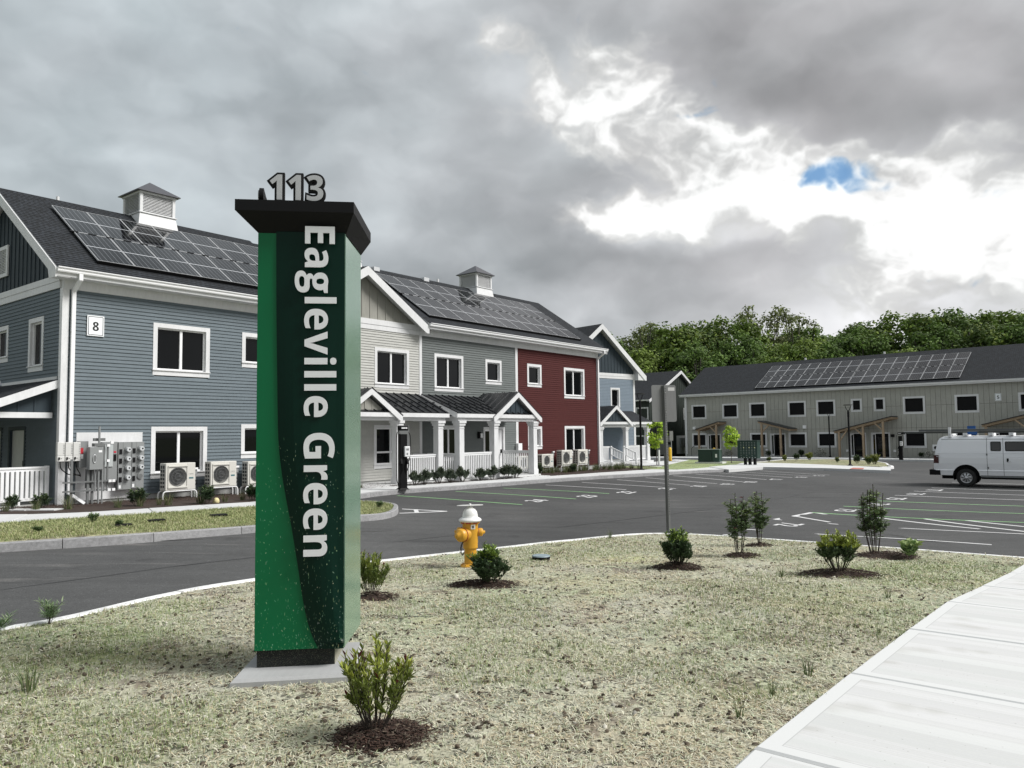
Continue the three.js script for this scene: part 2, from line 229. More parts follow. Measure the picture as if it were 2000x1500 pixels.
// ---------------------------------------------------------------- materials (base colours are linear, real-world values)
const std = (r, g, b, rough = 0.7, o = {}) => { const m = new THREE.MeshStandardMaterial({ roughness: rough, ...o }); m.color.setRGB(r, g, b); return m; };
const phys = (r, g, b, rough, o = {}) => { const m = new THREE.MeshPhysicalMaterial({ roughness: rough, ...o }); m.color.setRGB(r, g, b); return m; };
const MT = {
  asphalt: std(1, 1, 1, 0.88, { map: T.asphalt, bumpMap: T.asphaltB, bumpScale: 0.004, vertexColors: true }),
  concrete: std(1, 1, 1, 0.85, { map: T.concrete }), concreteDim: std(0.72, 0.72, 0.7, 0.9, { map: T.concrete }),
  granite: std(1, 1, 1, 0.8, { map: T.granite }), graniteLight: std(2.6, 2.6, 2.55, 0.8, { map: T.granite }),
  lawn: std(1, 1, 1, 0.95, { map: T.lawn, bumpMap: T.lawnB, bumpScale: 0.02, vertexColors: true }),
  grassFar: std(1, 1, 1, 0.95, { map: T.grassFar }), mulch: std(1, 1, 1, 0.95, { map: T.mulch }),
  trim: std(0.78, 0.785, 0.79, 0.5, { map: T.paint }), vinyl: std(0.80, 0.805, 0.81, 0.4),
  blue: phys(0.150, 0.184, 0.205, 0.6, { map: T.paint, specularIntensity: 0.4 }), navy: phys(0.040, 0.055, 0.066, 0.6, { map: T.paint, specularIntensity: 0.4 }), cream: phys(0.52, 0.52, 0.49, 0.6, { map: T.paint, specularIntensity: 0.4 }), taupe: phys(0.34, 0.335, 0.30, 0.6, { map: T.paint, specularIntensity: 0.4 }),
  sage: phys(0.165, 0.182, 0.178, 0.6, { map: T.paint, specularIntensity: 0.4 }), red: phys(0.076, 0.0155, 0.0145, 0.7, { map: T.paint, specularIntensity: 0.4 }), slate: phys(0.21, 0.26, 0.31, 0.6, { map: T.paint, specularIntensity: 0.4 }), green: phys(0.042, 0.052, 0.045, 0.65, { map: T.paint, specularIntensity: 0.4 }), clay: phys(0.43, 0.428, 0.385, 0.65, { map: T.paint, specularIntensity: 0.4 }),
  shingle: std(1, 1, 1, 0.92, { map: T.shingle }), seam: std(0.020, 0.022, 0.025, 0.38, { metalness: 0.3 }), cap: std(0.09, 0.09, 0.10, 0.45, { metalness: 0.4 }),
  glass: phys(0.0025, 0.0032, 0.0036, 0.03, { ior: 1.5, specularIntensity: 0.4 }), wall: std(0.08, 0.08, 0.08, 0.9), dark: phys(0.005, 0.005, 0.0055, 0.7, { specularIntensity: 0.4 }), black: phys(0.0045, 0.0045, 0.005, 0.55, { specularIntensity: 0.35 }),
  cells: phys(1.0, 1.0, 1.0, 0.05, { map: T.cells, ior: 1.5, specularIntensity: 0.85 }), alu: std(0.62, 0.63, 0.64, 0.4, { metalness: 0.4 }), galv: std(0.30, 0.31, 0.31, 0.5, { metalness: 0.6 }), steelGrey: std(0.15, 0.156, 0.156, 0.5, { metalness: 0.15 }), pvc: std(0.235, 0.245, 0.245, 0.5),
  wood: std(1, 1, 1, 0.75, { map: T.wood }), bark: std(1, 1, 1, 0.95, { map: T.bark }), acBeige: std(0.60, 0.59, 0.545, 0.45), grille: std(0.03, 0.032, 0.033, 0.5),
  paintWhite: std(0.72, 0.72, 0.72, 0.7, { map: T.paint }), paintGreen: std(0.30, 0.60, 0.26, 0.7, { map: T.paint }), yellow: std(0.80, 0.50, 0.03, 0.4), utilGreen: std(0.008, 0.030, 0.024, 0.5), tactile: std(0.42, 0.16, 0.13, 0.8),
};

// ---------------------------------------------------------------- terrain: the level of lawns and pavements; the road lies 14 cm lower
const LEVELS = [[-4,-3,0],[0,-4,0],[3,-3.5,0],[-2,-6,0],[1.5,-6,0],[4,-6,-0.02],[-4,-8,0],[-0.3,-8.6,-0.06],[2.5,-8.5,-0.08],[4.3,-7.8,-0.09],[6.5,-9,-0.2],[-0.6,-10.8,-0.2],[3,-11,-0.28],[6.8,-11.5,-0.38],[2.7,-14.5,-0.45],[-1.5,-13,-0.28],[-5,-11,-0.05],[-8,-13.5,-0.05],[-5,-16,-0.18],[5,-17,-0.58],[10,-14,-0.55],[9,-20,-0.62],[13,-24,-0.62],[17,-31,-0.62],[22,-25,-0.6],[0,-20,-0.42],[5,-26,-0.55],[10,-34,-0.55],[-13.34,-17.98,-0.1],[-11.48,-20.34,-0.13],[-8.99,-23.47,-0.15],[-6.51,-26.61,-0.18],[-4.56,-29.15,-0.2],[-2.46,-31.32,-0.22],[0.64,-35.24,-0.25],[3.51,-39.34,-0.28],[5.61,-42.79,-0.32],[9.33,-47.49,-0.45],[0.83,-28.71,-0.32],[4.56,-33.41,-0.36],[9.52,-39.68,-0.42],[14,-44,-0.6],[20,-44,-0.68],[28,-40,-0.68],[12,-56,-0.62],[20,-62,-0.8],[32,-56,-0.8],[18.28,-84.28,-0.96],[25.45,-77.31,-0.93],[32.62,-70.34,-0.9],[39.79,-63.37,-0.88],[47.65,-57.11,-0.86],[4,-62,-0.7],[40,-45,-0.75],[-20,-20,-0.1],[-15,-12,0],[-30,-40,-0.2],[0,-90,-0.9],[40,-110,-0.9],[-20,-90,-0.6],[12,-2,-0.1],[10,-9,-0.35]];
function level(x, z) {
  let s = 0, n = 0; const q = 1.2 + 0.06 * Math.hypot(x, z), s2 = 2 * q * q;
  for (const [a, b, h] of LEVELS) { const dx = a - x, dz = b - z, w = 1 / (dx * dx + dz * dz + s2) ** 2; s += w * h; n += w; } return s / n;
}
const ROAD = -0.14;
const at = (x, z, d = 0) => [x, level(x, z) + d, z];
function catmull(pts, step, closed = false) { // smooth polyline through points
  const c = new THREE.CatmullRomCurve3(pts.map(([x, z]) => V(x, 0, z)), closed, 'centripetal'); const n = Math.max(2, Math.round(c.getLength() / step)); return c.getSpacedPoints(n).map((p) => [p.x, p.z]);
}
function inPoly(x, z, P) { let c = false; for (let i = 0, j = P.length - 1; i < P.length; j = i++) { const [xi, zi] = P[i], [xj, zj] = P[j]; if ((zi > z) !== (zj > z) && x < ((xj - xi) * (z - zi)) / (zj - zi) + xi) c = !c; } return c; }
function edgeDist(x, z, P) { let m = 1e9; for (let i = 0, j = P.length - 1; i < P.length; j = i++) { const [ax, az] = P[j], [bx, bz] = P[i]; const dx = bx - ax, dz = bz - az, t = clamp01(((x - ax) * dx + (z - az) * dz) / (dx * dx + dz * dz + 1e-9)); m = Math.min(m, Math.hypot(x - ax - t * dx, z - az - t * dz)); } return m; }
// a sheet over a polygon that follows the terrain
function drape(poly, dh, maxEdge, opt = {}) {
  const s = new THREE.Shape(poly.map(([x, z]) => new THREE.Vector2(x, -z)));
  let g = new THREE.ShapeGeometry(s).toNonIndexed(); if (maxEdge) g = new TessellateModifier(maxEdge, opt.iter || 7).modify(g);
  const P = g.attributes.position, pos = [], uv = [], col = [];
  for (let i = 0; i < P.count; i++) { const x = P.getX(i), z = -P.getY(i); let y = level(x, z) + dh; if (opt.bump) y += opt.bump(x, z); pos.push(x, y, z); uv.push(x, z); if (opt.color) col.push(...opt.color(x, z)); }
  if (opt.skirt) for (let i = 0; i < poly.length; i++) { const a = poly[i], b = poly[(i + 1) % poly.length]; const ya = level(...a) + dh, yb = level(...b) + dh, h = opt.skirt; const w = [[a[0], ya, a[1]], [b[0], yb, b[1]], [b[0], yb - h, b[1]], [a[0], ya - h, a[1]]]; for (const k of [0, 1, 2, 0, 2, 3]) { pos.push(...w[k]); uv.push(w[k][0] + w[k][2], w[k][1]); if (opt.color) col.push(...opt.color(w[k][0], w[k][2])); } }
  const o = new THREE.BufferGeometry(); o.setAttribute('position', new THREE.Float32BufferAttribute(pos, 3)); o.setAttribute('uv', new THREE.Float32BufferAttribute(uv, 2)); if (opt.color) o.setAttribute('color', new THREE.Float32BufferAttribute(col, 3));
  o.computeVertexNormals(); 
  return o;
}
// a strip of given width along a line on the ground (painted lines)
function strip(a, b, w, dh, n = 0) {
  const L = Math.hypot(b[0] - a[0], b[1] - a[1]); n = n || Math.max(1, Math.ceil(L / 0.6)); const dx = (b[0] - a[0]) / L, dz = (b[1] - a[1]) / L, sx = -dz * w / 2, sz = dx * w / 2, k = new B();
  for (let i = 0; i < n; i++) { const t0 = i / n, t1 = (i + 1) / n, p = (t, s) => at(a[0] + (b[0] - a[0]) * t + s * sx, a[1] + (b[1] - a[1]) * t + s * sz, dh); k.quad(p(t0, 1), p(t1, 1), p(t1, -1), p(t0, -1)); } return k.geo();
}
// kerb stones along a polyline: inner side to the left of travel
function kerb(group, pts, width, drop, len, mat, seed) {
  const r = rng(seed); const line = catmull(pts, 0.25); let acc = [], d = 0, target = len * (0.85 + 0.3 * r());
  const flush = (seg) => {
    if (seg.length < 2) return; const b = new B(); const jit = (r() - 0.5) * 0.008; b.uvOff = [r() * 3, r() * 3];
    const ring = seg.map((p, i) => { const q = seg[Math.max(0, i - 1)], s = seg[Math.min(seg.length - 1, i + 1)]; let tx = s[0] - q[0], tz = s[1] - q[1]; const l = Math.hypot(tx, tz); tx /= l; tz /= l; let [x, z] = p; if (i === 0) { x += tx * 0.006; z += tz * 0.006; } if (i === seg.length - 1) { x -= tx * 0.006; z -= tz * 0.006; } const nx = -tz, nz = tx, y = level(x, z) + 0.012 + jit, c = 0.018; // n: towards the road
      return [[x - nx * width, y - 0.02 - drop, z - nz * width], [x - nx * width, y - c, z - nz * width], [x - nx * (width - c), y, z - nz * (width - c)], [x - nx * c, y, z - nz * c], [x, y - c, z], [x + nx * 0.012, y - drop - 0.06, z + nz * 0.012]]; });
    for (let i = 0; i < ring.length - 1; i++) for (let k = 0; k < 5; k++) b.quad(ring[i][k], ring[i][k + 1], ring[i + 1][k + 1], ring[i + 1][k]);
    for (const [q, flip] of [[ring[0], 0], [ring[ring.length - 1], 1]]) for (let k = 1; k < 5; k++) flip ? b.tri(q[0], q[k], q[k + 1]) : b.tri(q[0], q[k + 1], q[k]);
    part('kerb_stone', b.geo(), mat, group);
  };
  for (const p of line) { if (acc.length) d += Math.hypot(p[0] - acc[acc.length - 1][0], p[1] - acc[acc.length - 1][1]); acc.push(p); if (d > target) { flush(acc); acc = [p]; d = 0; target = len * (0.85 + 0.3 * r()); } }
  flush(acc);
}
// paving slabs between two polylines
function slabs(group, outer, inner, n, mat, dh = 0, seed = 1, name = 'slab', gap = 0.006) {
  const res = (P) => { const c = catmull(P, 0.2), L = [0]; for (let i = 1; i < c.length; i++) L.push(L[i - 1] + Math.hypot(c[i][0] - c[i - 1][0], c[i][1] - c[i - 1][1])); return (t) => { const s = t * L[L.length - 1]; let i = 1; while (i < L.length - 1 && L[i] < s) i++; const f = clamp01((s - L[i - 1]) / (L[i] - L[i - 1] + 1e-9)); return [c[i - 1][0] + (c[i][0] - c[i - 1][0]) * f, c[i - 1][1] + (c[i][1] - c[i - 1][1]) * f]; }; };
  const fo = res(outer), fi = res(inner), r = rng(seed);
  for (let i = 0; i < n; i++) {
    const t0 = i / n, t1 = (i + 1) / n, A = fo(t0), Bq = fo(t1), C = fi(t1), D = fi(t0); const l = Math.hypot(Bq[0] - A[0], Bq[1] - A[1]) || 1, sh = Math.min(0.2, gap / l); const mix = (p, q, t) => [p[0] + (q[0] - p[0]) * t, p[1] + (q[1] - p[1]) * t];
    const a = mix(A, Bq, sh), b = mix(Bq, A, sh), c = mix(C, D, sh), d = mix(D, C, sh), j = (r() - 0.5) * 0.006, ctr = [(a[0] + b[0] + c[0] + d[0]) / 4, (a[1] + b[1] + c[1] + d[1]) / 4];
    const inn = (p) => { const v = [ctr[0] - p[0], ctr[1] - p[1]], m = Math.hypot(...v); return [p[0] + v[0] / m * 0.014, p[1] + v[1] / m * 0.014]; };
    const k = new B(); k.uvOff = [r() * 3, r() * 3]; const top = [a, b, c, d].map((p) => at(...inn(p), dh + j)), edge = [a, b, c, d].map((p) => at(...p, dh + j - 0.009)), bot = [a, b, c, d].map((p) => at(...p, dh - 0.12));
    const m = [0, 1, 2, 3].map((q) => top[q]); k.quad(m[0], m[1], m[2], m[3]); 
    for (let q = 0; q < 4; q++) { const w = (q + 1) % 4; k.quad(top[q], top[w], edge[w], edge[q]); k.quad(edge[q], edge[w], bot[w], bot[q]); }
    part(name, k.geo(), mat, group);
  }
}

// far terrain under everything, out to the horizon
{
  const k = new B(); const xs = [], zs = []; for (let x = -600; x <= 600; x += Math.abs(x) < 90 ? 6 : 30) xs.push(x); for (let z = 200; z >= -700; z -= z < 20 && z > -130 ? 6 : 30) zs.push(z);
  const h = (x, z) => at(x, z, -0.32 + (Math.hypot(x, z + 40) > 110 ? 0.02 * (Math.hypot(x, z + 40) - 110) * (z < -60 ? 1 : 0.2) : 0));
  for (let i = 0; i < xs.length - 1; i++) for (let j = 0; j < zs.length - 1; j++) k.quad(h(xs[i], zs[j]), h(xs[i + 1], zs[j]), h(xs[i + 1], zs[j + 1]), h(xs[i], zs[j + 1]));
  struct('ground', k.geo(), MT.grassFar);
}
// asphalt: road and car park in one sheet
{
  const tone = (x, z) => { const n = 0.86 + 0.2 * fbm(x * 0.16 + 30, z * 0.16 + 12, 3), m = 0.94 + 0.12 * fbm(x * 0.7 + 4, z * 0.7 + 9, 3); const s = clamp01(fbm(x * 0.45 + 3, z * 0.45 + 8, 4)), dusty = sstep(0.55, 0.75, s) * 0.35; // pale dusty scuffs
    const old = x < -1.2 - 0.25 * (z + 14) * 0 && z > -21 + 0.4 * x ? 1.22 : 1.0; const k = n * m * old; return [k * (1 + dusty * 1.05), k * (1 + dusty), k * (1 + dusty * 0.95)]; };
  struct('asphalt_road', drape([[-45, 6], [-7, 6], [60, 6], [60, -50], [42, -70], [26, -84], [-2, -84], [-2, -52], [-12, -30], [-24, -22], [-45, -8]], ROAD, 1.1, { color: tone, iter: 9 }), MT.asphalt);
}
// the kerb lines
const NEAR_KERB = [[-6.3, 1], [-6.15, -2.5], [-5.9, -4.2], [-5.2, -5.9], [-4.51, -6.89], [-4.23, -7.17], [-4.0, -7.62], [-3.77, -8.2], [-3.47, -8.8], [-3.1, -9.37], [-2.2, -10.98], [-1.56, -11.71], [-0.84, -12.38], [-0.03, -13.12], [0.9, -14.22], [1.98, -15.36], [2.6, -15.82], [3.11, -16.0], [3.63, -15.95], [4.09, -15.74], [4.92, -15.0], [5.79, -13.95], [6.78, -13.02], [7.9, -12.1]];
const FAR_KERB = [[-17, -8], [-13, -10.2], [-10.5, -11.6], [-8.49, -12.93], [-7.24, -13.77], [-6.0, -15.18], [-5.28, -15.92], [-4.5, -17.1], [-3.69, -18.38], [-3.27, -18.95], [-3.07, -19.88], [-3.12, -21.07], [-3.31, -21.92], [-3.71, -22.35], [-4.18, -22.51], [-4.9, -22.6], [-5.45, -22.95], [-5.55, -23.5], [-4.92, -24.49], [-4.43, -25.69], [-3.6, -27.05], [-2.8, -27.96], [-1.95, -28.93], [-0.05, -31.28], [2.18, -33.84], [4.48, -36.21], [7.72, -39.37], [12.0, -43.9], [15.2, -47.2]];
const roadSide = NEAR_KERB.map(([x, z], i, P) => { const q = P[Math.max(0, i - 1)], s = P[Math.min(P.length - 1, i + 1)]; let tx = s[0] - q[0], tz = s[1] - q[1]; const l = Math.hypot(tx, tz); tx /= l; tz /= l; return [x + tz * 0.13, z - tx * 0.13]; });
const ng = structGroup('kerb', 'pale concrete kerb of long stones along the near lawn'); kerb(ng, roadSide.slice().reverse(), 0.14, 0.14, 2.6, MT.graniteLight, 3);
const fg = structGroup('kerb', 'grey split granite kerb along the blue and cream row houses'); kerb(fg, FAR_KERB, 0.14, 0.14, 1.55, MT.granite, 4);

// pavements
const B8_OUT = [[-19, -10.4], [-13, -14.9], [-10.88, -16.53], [-9.77, -17.45], [-8.6, -18.63], [-7.26, -20.0], [-6.8, -20.46], [-5.95, -21.6], [-5.7, -22.9], [-5.7, -23.5]];
const B8_IN = [[-20, -15], [-14.5, -18.0], [-12.3, -18.5], [-11.4, -18.5], [-10.54, -18.82], [-9.22, -19.98], [-7.75, -21.34], [-7.25, -21.83], [-6.6, -22.9], [-6.3, -24.1]];
const B2_OUT = [[-5.7, -23.5], [-5.06, -24.55], [-4.57, -25.77], [-3.7, -27.15], [-2.9, -28.06], [-2.05, -29.02], [-0.15, -31.38], [2.08, -33.94], [4.38, -36.31], [7.62, -39.47], [11.9, -44.0], [15.1, -47.3]];
const B2_IN = [[-6.3, -24.1], [-6.0, -25.4], [-5.33, -26.9], [-4.47, -28.67], [-3.87, -29.3], [-2.07, -31.0], [0.0, -33.5], [2.32, -36.2], [4.85, -39.3], [6.43, -41.1], [9.6, -45.6], [12.9, -49.4]];
const sg = structGroup('pavement', 'pale concrete pavement along the front of the row houses'); slabs(sg, B8_OUT, B8_IN, 13, MT.concrete, 0, 5); slabs(sg, B2_OUT, B2_IN, 20, MT.concrete, 0, 6);
// the wide pavement at the lower right: slab joints about 1.6 m apart
const NP_L = [[-3.7, 1.6], [-2.55, 0.3], [-1.42, -0.98], [-0.28, -2.28], [0.86, -3.64], [1.23, -4.13], [2.28, -5.4], [3.34, -6.69], [4.36, -7.93], [5.38, -9.04], [6.5, -10.3], [7.62, -11.6], [8.75, -12.9]];
const npg = structGroup('pavement', 'new pale concrete pavement with tooled joints at the edge of the near lawn');
{
  const slabTex = canvasTex(1024, 1024, (x, w, h) => { const r = rng(61); x.fillStyle = '#cfd0cf'; x.fillRect(0, 0, w, h); for (let i = 0; i < 2600; i++) { const v = 186 + r() * 40; x.fillStyle = `rgba(${v},${v},${v - 1},0.30)`; x.fillRect(0, r() * h, w, 1 + r() * 2); } for (let i = 0; i < 9; i++) { const v = 188 + r() * 36; x.fillStyle = `rgba(${v},${v + 1},${v},0.5)`; const y = r() * h; x.fillRect(0, y, w, 40 + r() * 90); } for (let i = 0; i < 26000; i++) { const v = 165 + r() * 70; x.fillStyle = `rgba(${v},${v},${v},0.35)`; x.fillRect(r() * w, r() * h, 1 + r() * 5, 1); } for (let i = 0; i < 90; i++) { x.fillStyle = 'rgba(80,75,66,0.7)'; x.fillRect(r() * w, r() * h, 2 + r() * 3, 2); } for (let i = 0; i < 14; i++) { const X = r() * w, Y = r() * h, R = 20 + 70 * r(), g = x.createRadialGradient(X, Y, R * 0.2, X, Y, R); g.addColorStop(0, 'rgba(160,158,150,0.22)'); g.addColorStop(1, 'rgba(160,158,150,0)'); x.fillStyle = g; x.fillRect(X - R, Y - R, 2 * R, 2 * R); }
    const e = 58; x.strokeStyle = '#d6d7d6'; x.lineWidth = e * 2; x.strokeRect(0, 0, w, h); x.strokeStyle = '#b5b6b5'; x.lineWidth = 3; x.strokeRect(e, e, w - 2 * e, h - 2 * e); });
  const m = std(0.86, 0.86, 0.86, 0.9, { map: slabTex });
  const r = rng(17), W = 1.75, dir = [0.64, -0.768], nrm = [0.768, 0.64];
  for (let i = 0; i < NP_L.length - 1; i++) {
    const A = NP_L[i], Bq = NP_L[i + 1], g = 0.010, l = Math.hypot(Bq[0] - A[0], Bq[1] - A[1]), tx = (Bq[0] - A[0]) / l, tz = (Bq[1] - A[1]) / l;
    const a = [A[0] + tx * g, A[1] + tz * g], b = [Bq[0] - tx * g, Bq[1] - tz * g], c = [b[0] + nrm[0] * W, b[1] + nrm[1] * W], d = [a[0] + nrm[0] * W, a[1] + nrm[1] * W];
    const k = new B(), j = (r() - 0.5) * 0.005, c0 = 0.012, ctr = [(a[0] + c[0]) / 2, (a[1] + c[1]) / 2], q = [a, b, c, d], top = q.map((p) => { const v = [ctr[0] - p[0], ctr[1] - p[1]], mm = Math.hypot(...v); return at(p[0] + v[0] / mm * 0.02, p[1] + v[1] / mm * 0.02, 0.02 + j); }), edge = q.map((p) => at(...p, 0.008 + j)), bot = q.map((p) => at(...p, -0.14));
    const fl = r() < 0.5; const UV = fl ? [[0, 0], [0, 1], [1, 1], [1, 0]] : [[1, 1], [1, 0], [0, 0], [0, 1]]; const e4 = [[0.01, 0.01], [0.02, 0.01], [0.02, 0.02], [0.01, 0.02]];
    k.quad(top[0], top[3], top[2], top[1], [UV[0], UV[3], UV[2], UV[1]]); for (let s = 0; s < 4; s++) { const w = (s + 1) % 4; k.quad(edge[s], top[s], top[w], edge[w], e4); k.quad(bot[s], edge[s], edge[w], bot[w], e4); }
    part('slab', k.geo(), m, npg);
  }
}

// lawns
const patch = (x, z) => { // matter, not light: greener and strawier areas of the seeded ground
  const n = fbm(x * 0.55 + 20, z * 0.55 + 40, 4), s = sstep(0.54, 0.66, fbm(x * 0.8 + 70, z * 0.8 + 5, 3)); const gz = sstep(0.48, 0.64, n) * 0.32 + (Math.hypot(x - 5.6, (z + 10) * 1.2) < 1.6 ? 0.35 : 0) + (Math.hypot(x + 4, (z + 6.2) * 1.4) < 1.2 ? 0.35 : 0);
  const straw = Math.max(0, 1 - Math.hypot((x + 2.9) / 1.2, (z + 6.0) / 0.4)) * 0.8 + Math.max(0, 1 - Math.hypot((x - 1.7) / 1.6, (z + 11.6) / 1.1)) * 0.7;
  return [1.0 - 0.2 * gz + 0.16 * straw - 0.10 * s, 1.0 - 0.02 * gz + 0.04 * straw - 0.13 * s, 1.0 - 0.36 * gz - 0.26 * straw - 0.12 * s];
};
const NEAR_LAWN = [...catmull(NEAR_KERB, 0.3), ...NP_L.slice(0, 12).reverse().map(([x, z]) => [x + 0.02, z + 0.015])];
const rough = (x, z) => 0.022 * (fbm(x * 2.2, z * 2.2, 3) - 0.5) + 0.020 * (fbm(x * 9, z * 9, 3) - 0.5) + 0.012 * (fbm(x * 26, z * 26, 2) - 0.5);
struct('near_lawn', drape(NEAR_LAWN, 0.0, 0.085, { color: patch, bump: (x, z) => rough(x, z) * sstep(0, 0.25, edgeDist(x, z, NEAR_LAWN)), skirt: 0.1, iter: 10 }), MT.lawn, 'pale seeded lawn with thin grass around the green sign');
const FAR_LAWN = [...catmull(FAR_KERB.slice(0, 17).map(([x, z], i, P) => { const q = P[Math.max(0, i - 1)], s = P[Math.min(P.length - 1, i + 1)]; let tx = s[0] - q[0], tz = s[1] - q[1]; const l = Math.hypot(tx, tz); return [x + tz / l * 0.12, z - tx / l * 0.12]; }), 0.4), ...B8_OUT.slice(0, 9).reverse()];
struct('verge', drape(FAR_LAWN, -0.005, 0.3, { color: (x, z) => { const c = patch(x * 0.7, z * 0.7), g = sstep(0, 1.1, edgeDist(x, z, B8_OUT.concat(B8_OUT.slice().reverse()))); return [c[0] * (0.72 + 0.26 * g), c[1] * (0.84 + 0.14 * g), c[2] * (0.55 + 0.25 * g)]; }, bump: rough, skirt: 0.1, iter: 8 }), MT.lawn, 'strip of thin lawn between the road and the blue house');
struct('green_lawn', drape([[6.1, -47.7], [6.5, -44.8], [7.4, -42.8], [9.0, -42.6], [11.7, -46.6], [14.6, -51.0], [18.3, -60.2], [15.7, -63.0], [14.9, -66.0], [12.5, -59.4], [10.7, -54.5], [9.1, -47.7]], 0.012, 1.5, { color: () => [0.75, 0.92, 0.55], skirt: 0.2 }), MT.lawn);
const ISLAND = [[17.2, -57.5], [19.7, -61.1], [23.5, -66.0], [27.1, -66.4], [28.1, -62.3], [27.1, -56.6], [24.7, -51.0], [22.7, -48.0], [21.3, -49.0], [19.6, -53.3]];
struct('planted_island', drape(ISLAND, 0.0, 1.5, { color: (x, z) => { const c = patch(x, z); return [c[0] * 0.8, c[1] * 0.8, c[2] * 0.65]; }, skirt: 0.2, bump: rough }), MT.lawn, 'planted island of thin grass in front of the long grey building');
{ const ig = structGroup('kerb', 'pale kerb round the planted island'); kerb(ig, [[17.2, -57.5], [19.7, -61.1], [23.5, -66.0], [27.1, -66.4], [28.1, -62.3], [27.1, -56.6], [24.7, -51.0], [23.4, -47.9], [22.5, -47.4]].reverse(), 0.15, 0.12, 2.5, MT.graniteLight, 8); }
// paths beyond the car park
const path = (name, poly, label) => struct(name, drape(poly, 0.02, 1.5, { skirt: 0.16 }), MT.concrete, label);
path('path', [[12.0, -43.2], [15.2, -47.2], [18.4, -46.0], [20.0, -44.2], [20.9, -43.0], [22.5, -46.3], [21.0, -49.5], [19.4, -53.5], [17.2, -57.5], [14.7, -51.2], [11.8, -46.8]], 'pale concrete path in front of the mailbox cabinet');
path('path', [[8.9, -46.8], [10.7, -52.8], [14.6, -64.4], [13.9, -66.4], [10.4, -58.2], [7.6, -49.5]], 'pale concrete path beside the young street tree');
path('pavement', [[15.1, -80.7], [20.1, -77.6], [24.8, -74.7], [30, -69.7], [35.0, -64.9], [40, -59.6], [46, -53.5], [44.6, -52], [37, -58.6], [31, -64.8], [26.4, -68.9], [21.8, -72.3], [16.7, -74.5], [13, -77]], 'pale pavement along the foot of the long grey building');
struct('tactile_pad', drape([[20.3, -46.4], [20.75, -45.9], [20.0, -44.4], [19.4, -44.8]], 0.03, 0), MT.tactile, 'red tactile paving pad at the pavement corner');
path('path', [[0.45, -33.9], [1.7, -35.5], [0.3, -36.9], [-1.0, -35.4]], 'concrete walk to the grey porch entrance');
path('path', [[-5.9, -25.6], [-4.45, -28.4], [-6.2, -30.2], [-8.4, -28.2]], 'concrete apron before the cream porch');
// mulch beds
struct('mulch_bed', drape([...B8_IN.slice(1), [-8.2, -26.6], [-10.6, -23.0], [-13.0, -20.6], [-16, -19.4]], -0.012, 0.6, { skirt: 0.1, bump: (x, z) => 0.03 * fbm(x * 5, z * 5, 3) }), MT.mulch, 'dark mulch bed at the foot of the blue house');
struct('mulch_bed', drape([...B2_IN.slice(0, 10), [9.0, -44.8], [8.0, -48.0], [4.4, -44.6], [-4.6, -33.6], [-8.6, -28.0]], -0.012, 0.6, { skirt: 0.1, bump: (x, z) => 0.03 * fbm(x * 5, z * 5, 3) }), MT.mulch, 'dark mulch bed in front of the cream, grey and red houses');

{ const P = catmull([[-7.4, -6.6], [-6.6, -9.2], [-5.45, -10.7], [-4.2, -12.4], [-2.9, -14.0], [-1.0, -16.2], [1.5, -18.6], [5.2, -22.4], [9.5, -27.0], [14, -33]], 0.5), k = new B(), r = rng(88); for (let i = 0; i < P.length - 1; i++) { const a = P[i], b = P[i + 1], l = Math.hypot(b[0] - a[0], b[1] - a[1]), nx = -(b[1] - a[1]) / l, nz = (b[0] - a[0]) / l, w = 0.010 + 0.006 * r(), q = (p, s) => at(p[0] + nx * s, p[1] + nz * s, ROAD + 0.003); k.quad(q(a, -w), q(b, -w), q(b, w), q(a, w)); } struct('asphalt_seam', k.geo(), std(0.022, 0.022, 0.023, 0.6), 'dark tarred joint along the middle of the asphalt road'); }
// ---------------------------------------------------------------- painted markings, about 4 mm thick
const PM = ROAD + 0.006;
const marks = structGroup('road_markings', 'painted parking bays, bay numbers and hatching on the asphalt');
const line = (a, b, m, w = 0.1) => part('parking_line', strip(a, b, w, PM), m, marks);
const Rs = [[5.39, -18.38], [6.87, -20.51], [8.52, -22.26], [10.19, -24.07], [11.92, -26.03], [13.64, -27.85], [15.32, -29.78], [16.91, -31.46], [18.2, -32.9], [19.4, -34.4]], Re = [[9.77, -14.99], [11.08, -16.97], [12.61, -19.29], [14.09, -21.54], [15.47, -23.64], [16.76, -25.59], [18.0, -27.48], [19.29, -29.42], [20.6, -31.0], [21.8, -32.4]];
Rs.forEach((s, i) => { const e = Re[i], d = [e[0] - s[0], e[1] - s[1]], l = Math.hypot(...d); line(s, [s[0] + d[0] / l * 5.6, s[1] + d[1] / l * 5.6], i >= 2 && i <= 4 ? MT.paintGreen : MT.paintWhite); });
line(Rs[1], Rs[2], MT.paintWhite, 0.14);
for (const [a, b] of [[[7.7, -21.4], [8.1, -20.0]], [[8.6, -22.2], [9.7, -19.0]], [[9.6, -21.5], [10.8, -18.1]], [[10.8, -20.5], [11.4, -17.4]], [[11.6, -20.0], [12.4, -17.0]]]) line(a, b, MT.paintWhite, 0.12);
const Ls = [[-3.85, -25.84], [-2.07, -27.94], [-0.38, -29.76], [1.32, -31.57], [2.95, -33.27], [4.7, -35.2], [6.3, -36.9], [8.0, -38.8], [9.5, -40.4], [11.2, -42.2], [12.9, -44.0], [14.5, -45.6]], Le = [[0.27, -23.66], [2.08, -25.84], [3.45, -27.99], [4.3, -29.6], [5.9, -30.8], [7.3, -32.2], [8.8, -33.6], [10.3, -34.9], [11.8, -36.2], [13.5, -37.6], [15.1, -39.2], [16.6, -40.8]];
Ls.forEach((s, i) => line(Le[i], s, i < 3 ? MT.paintGreen : MT.paintWhite));
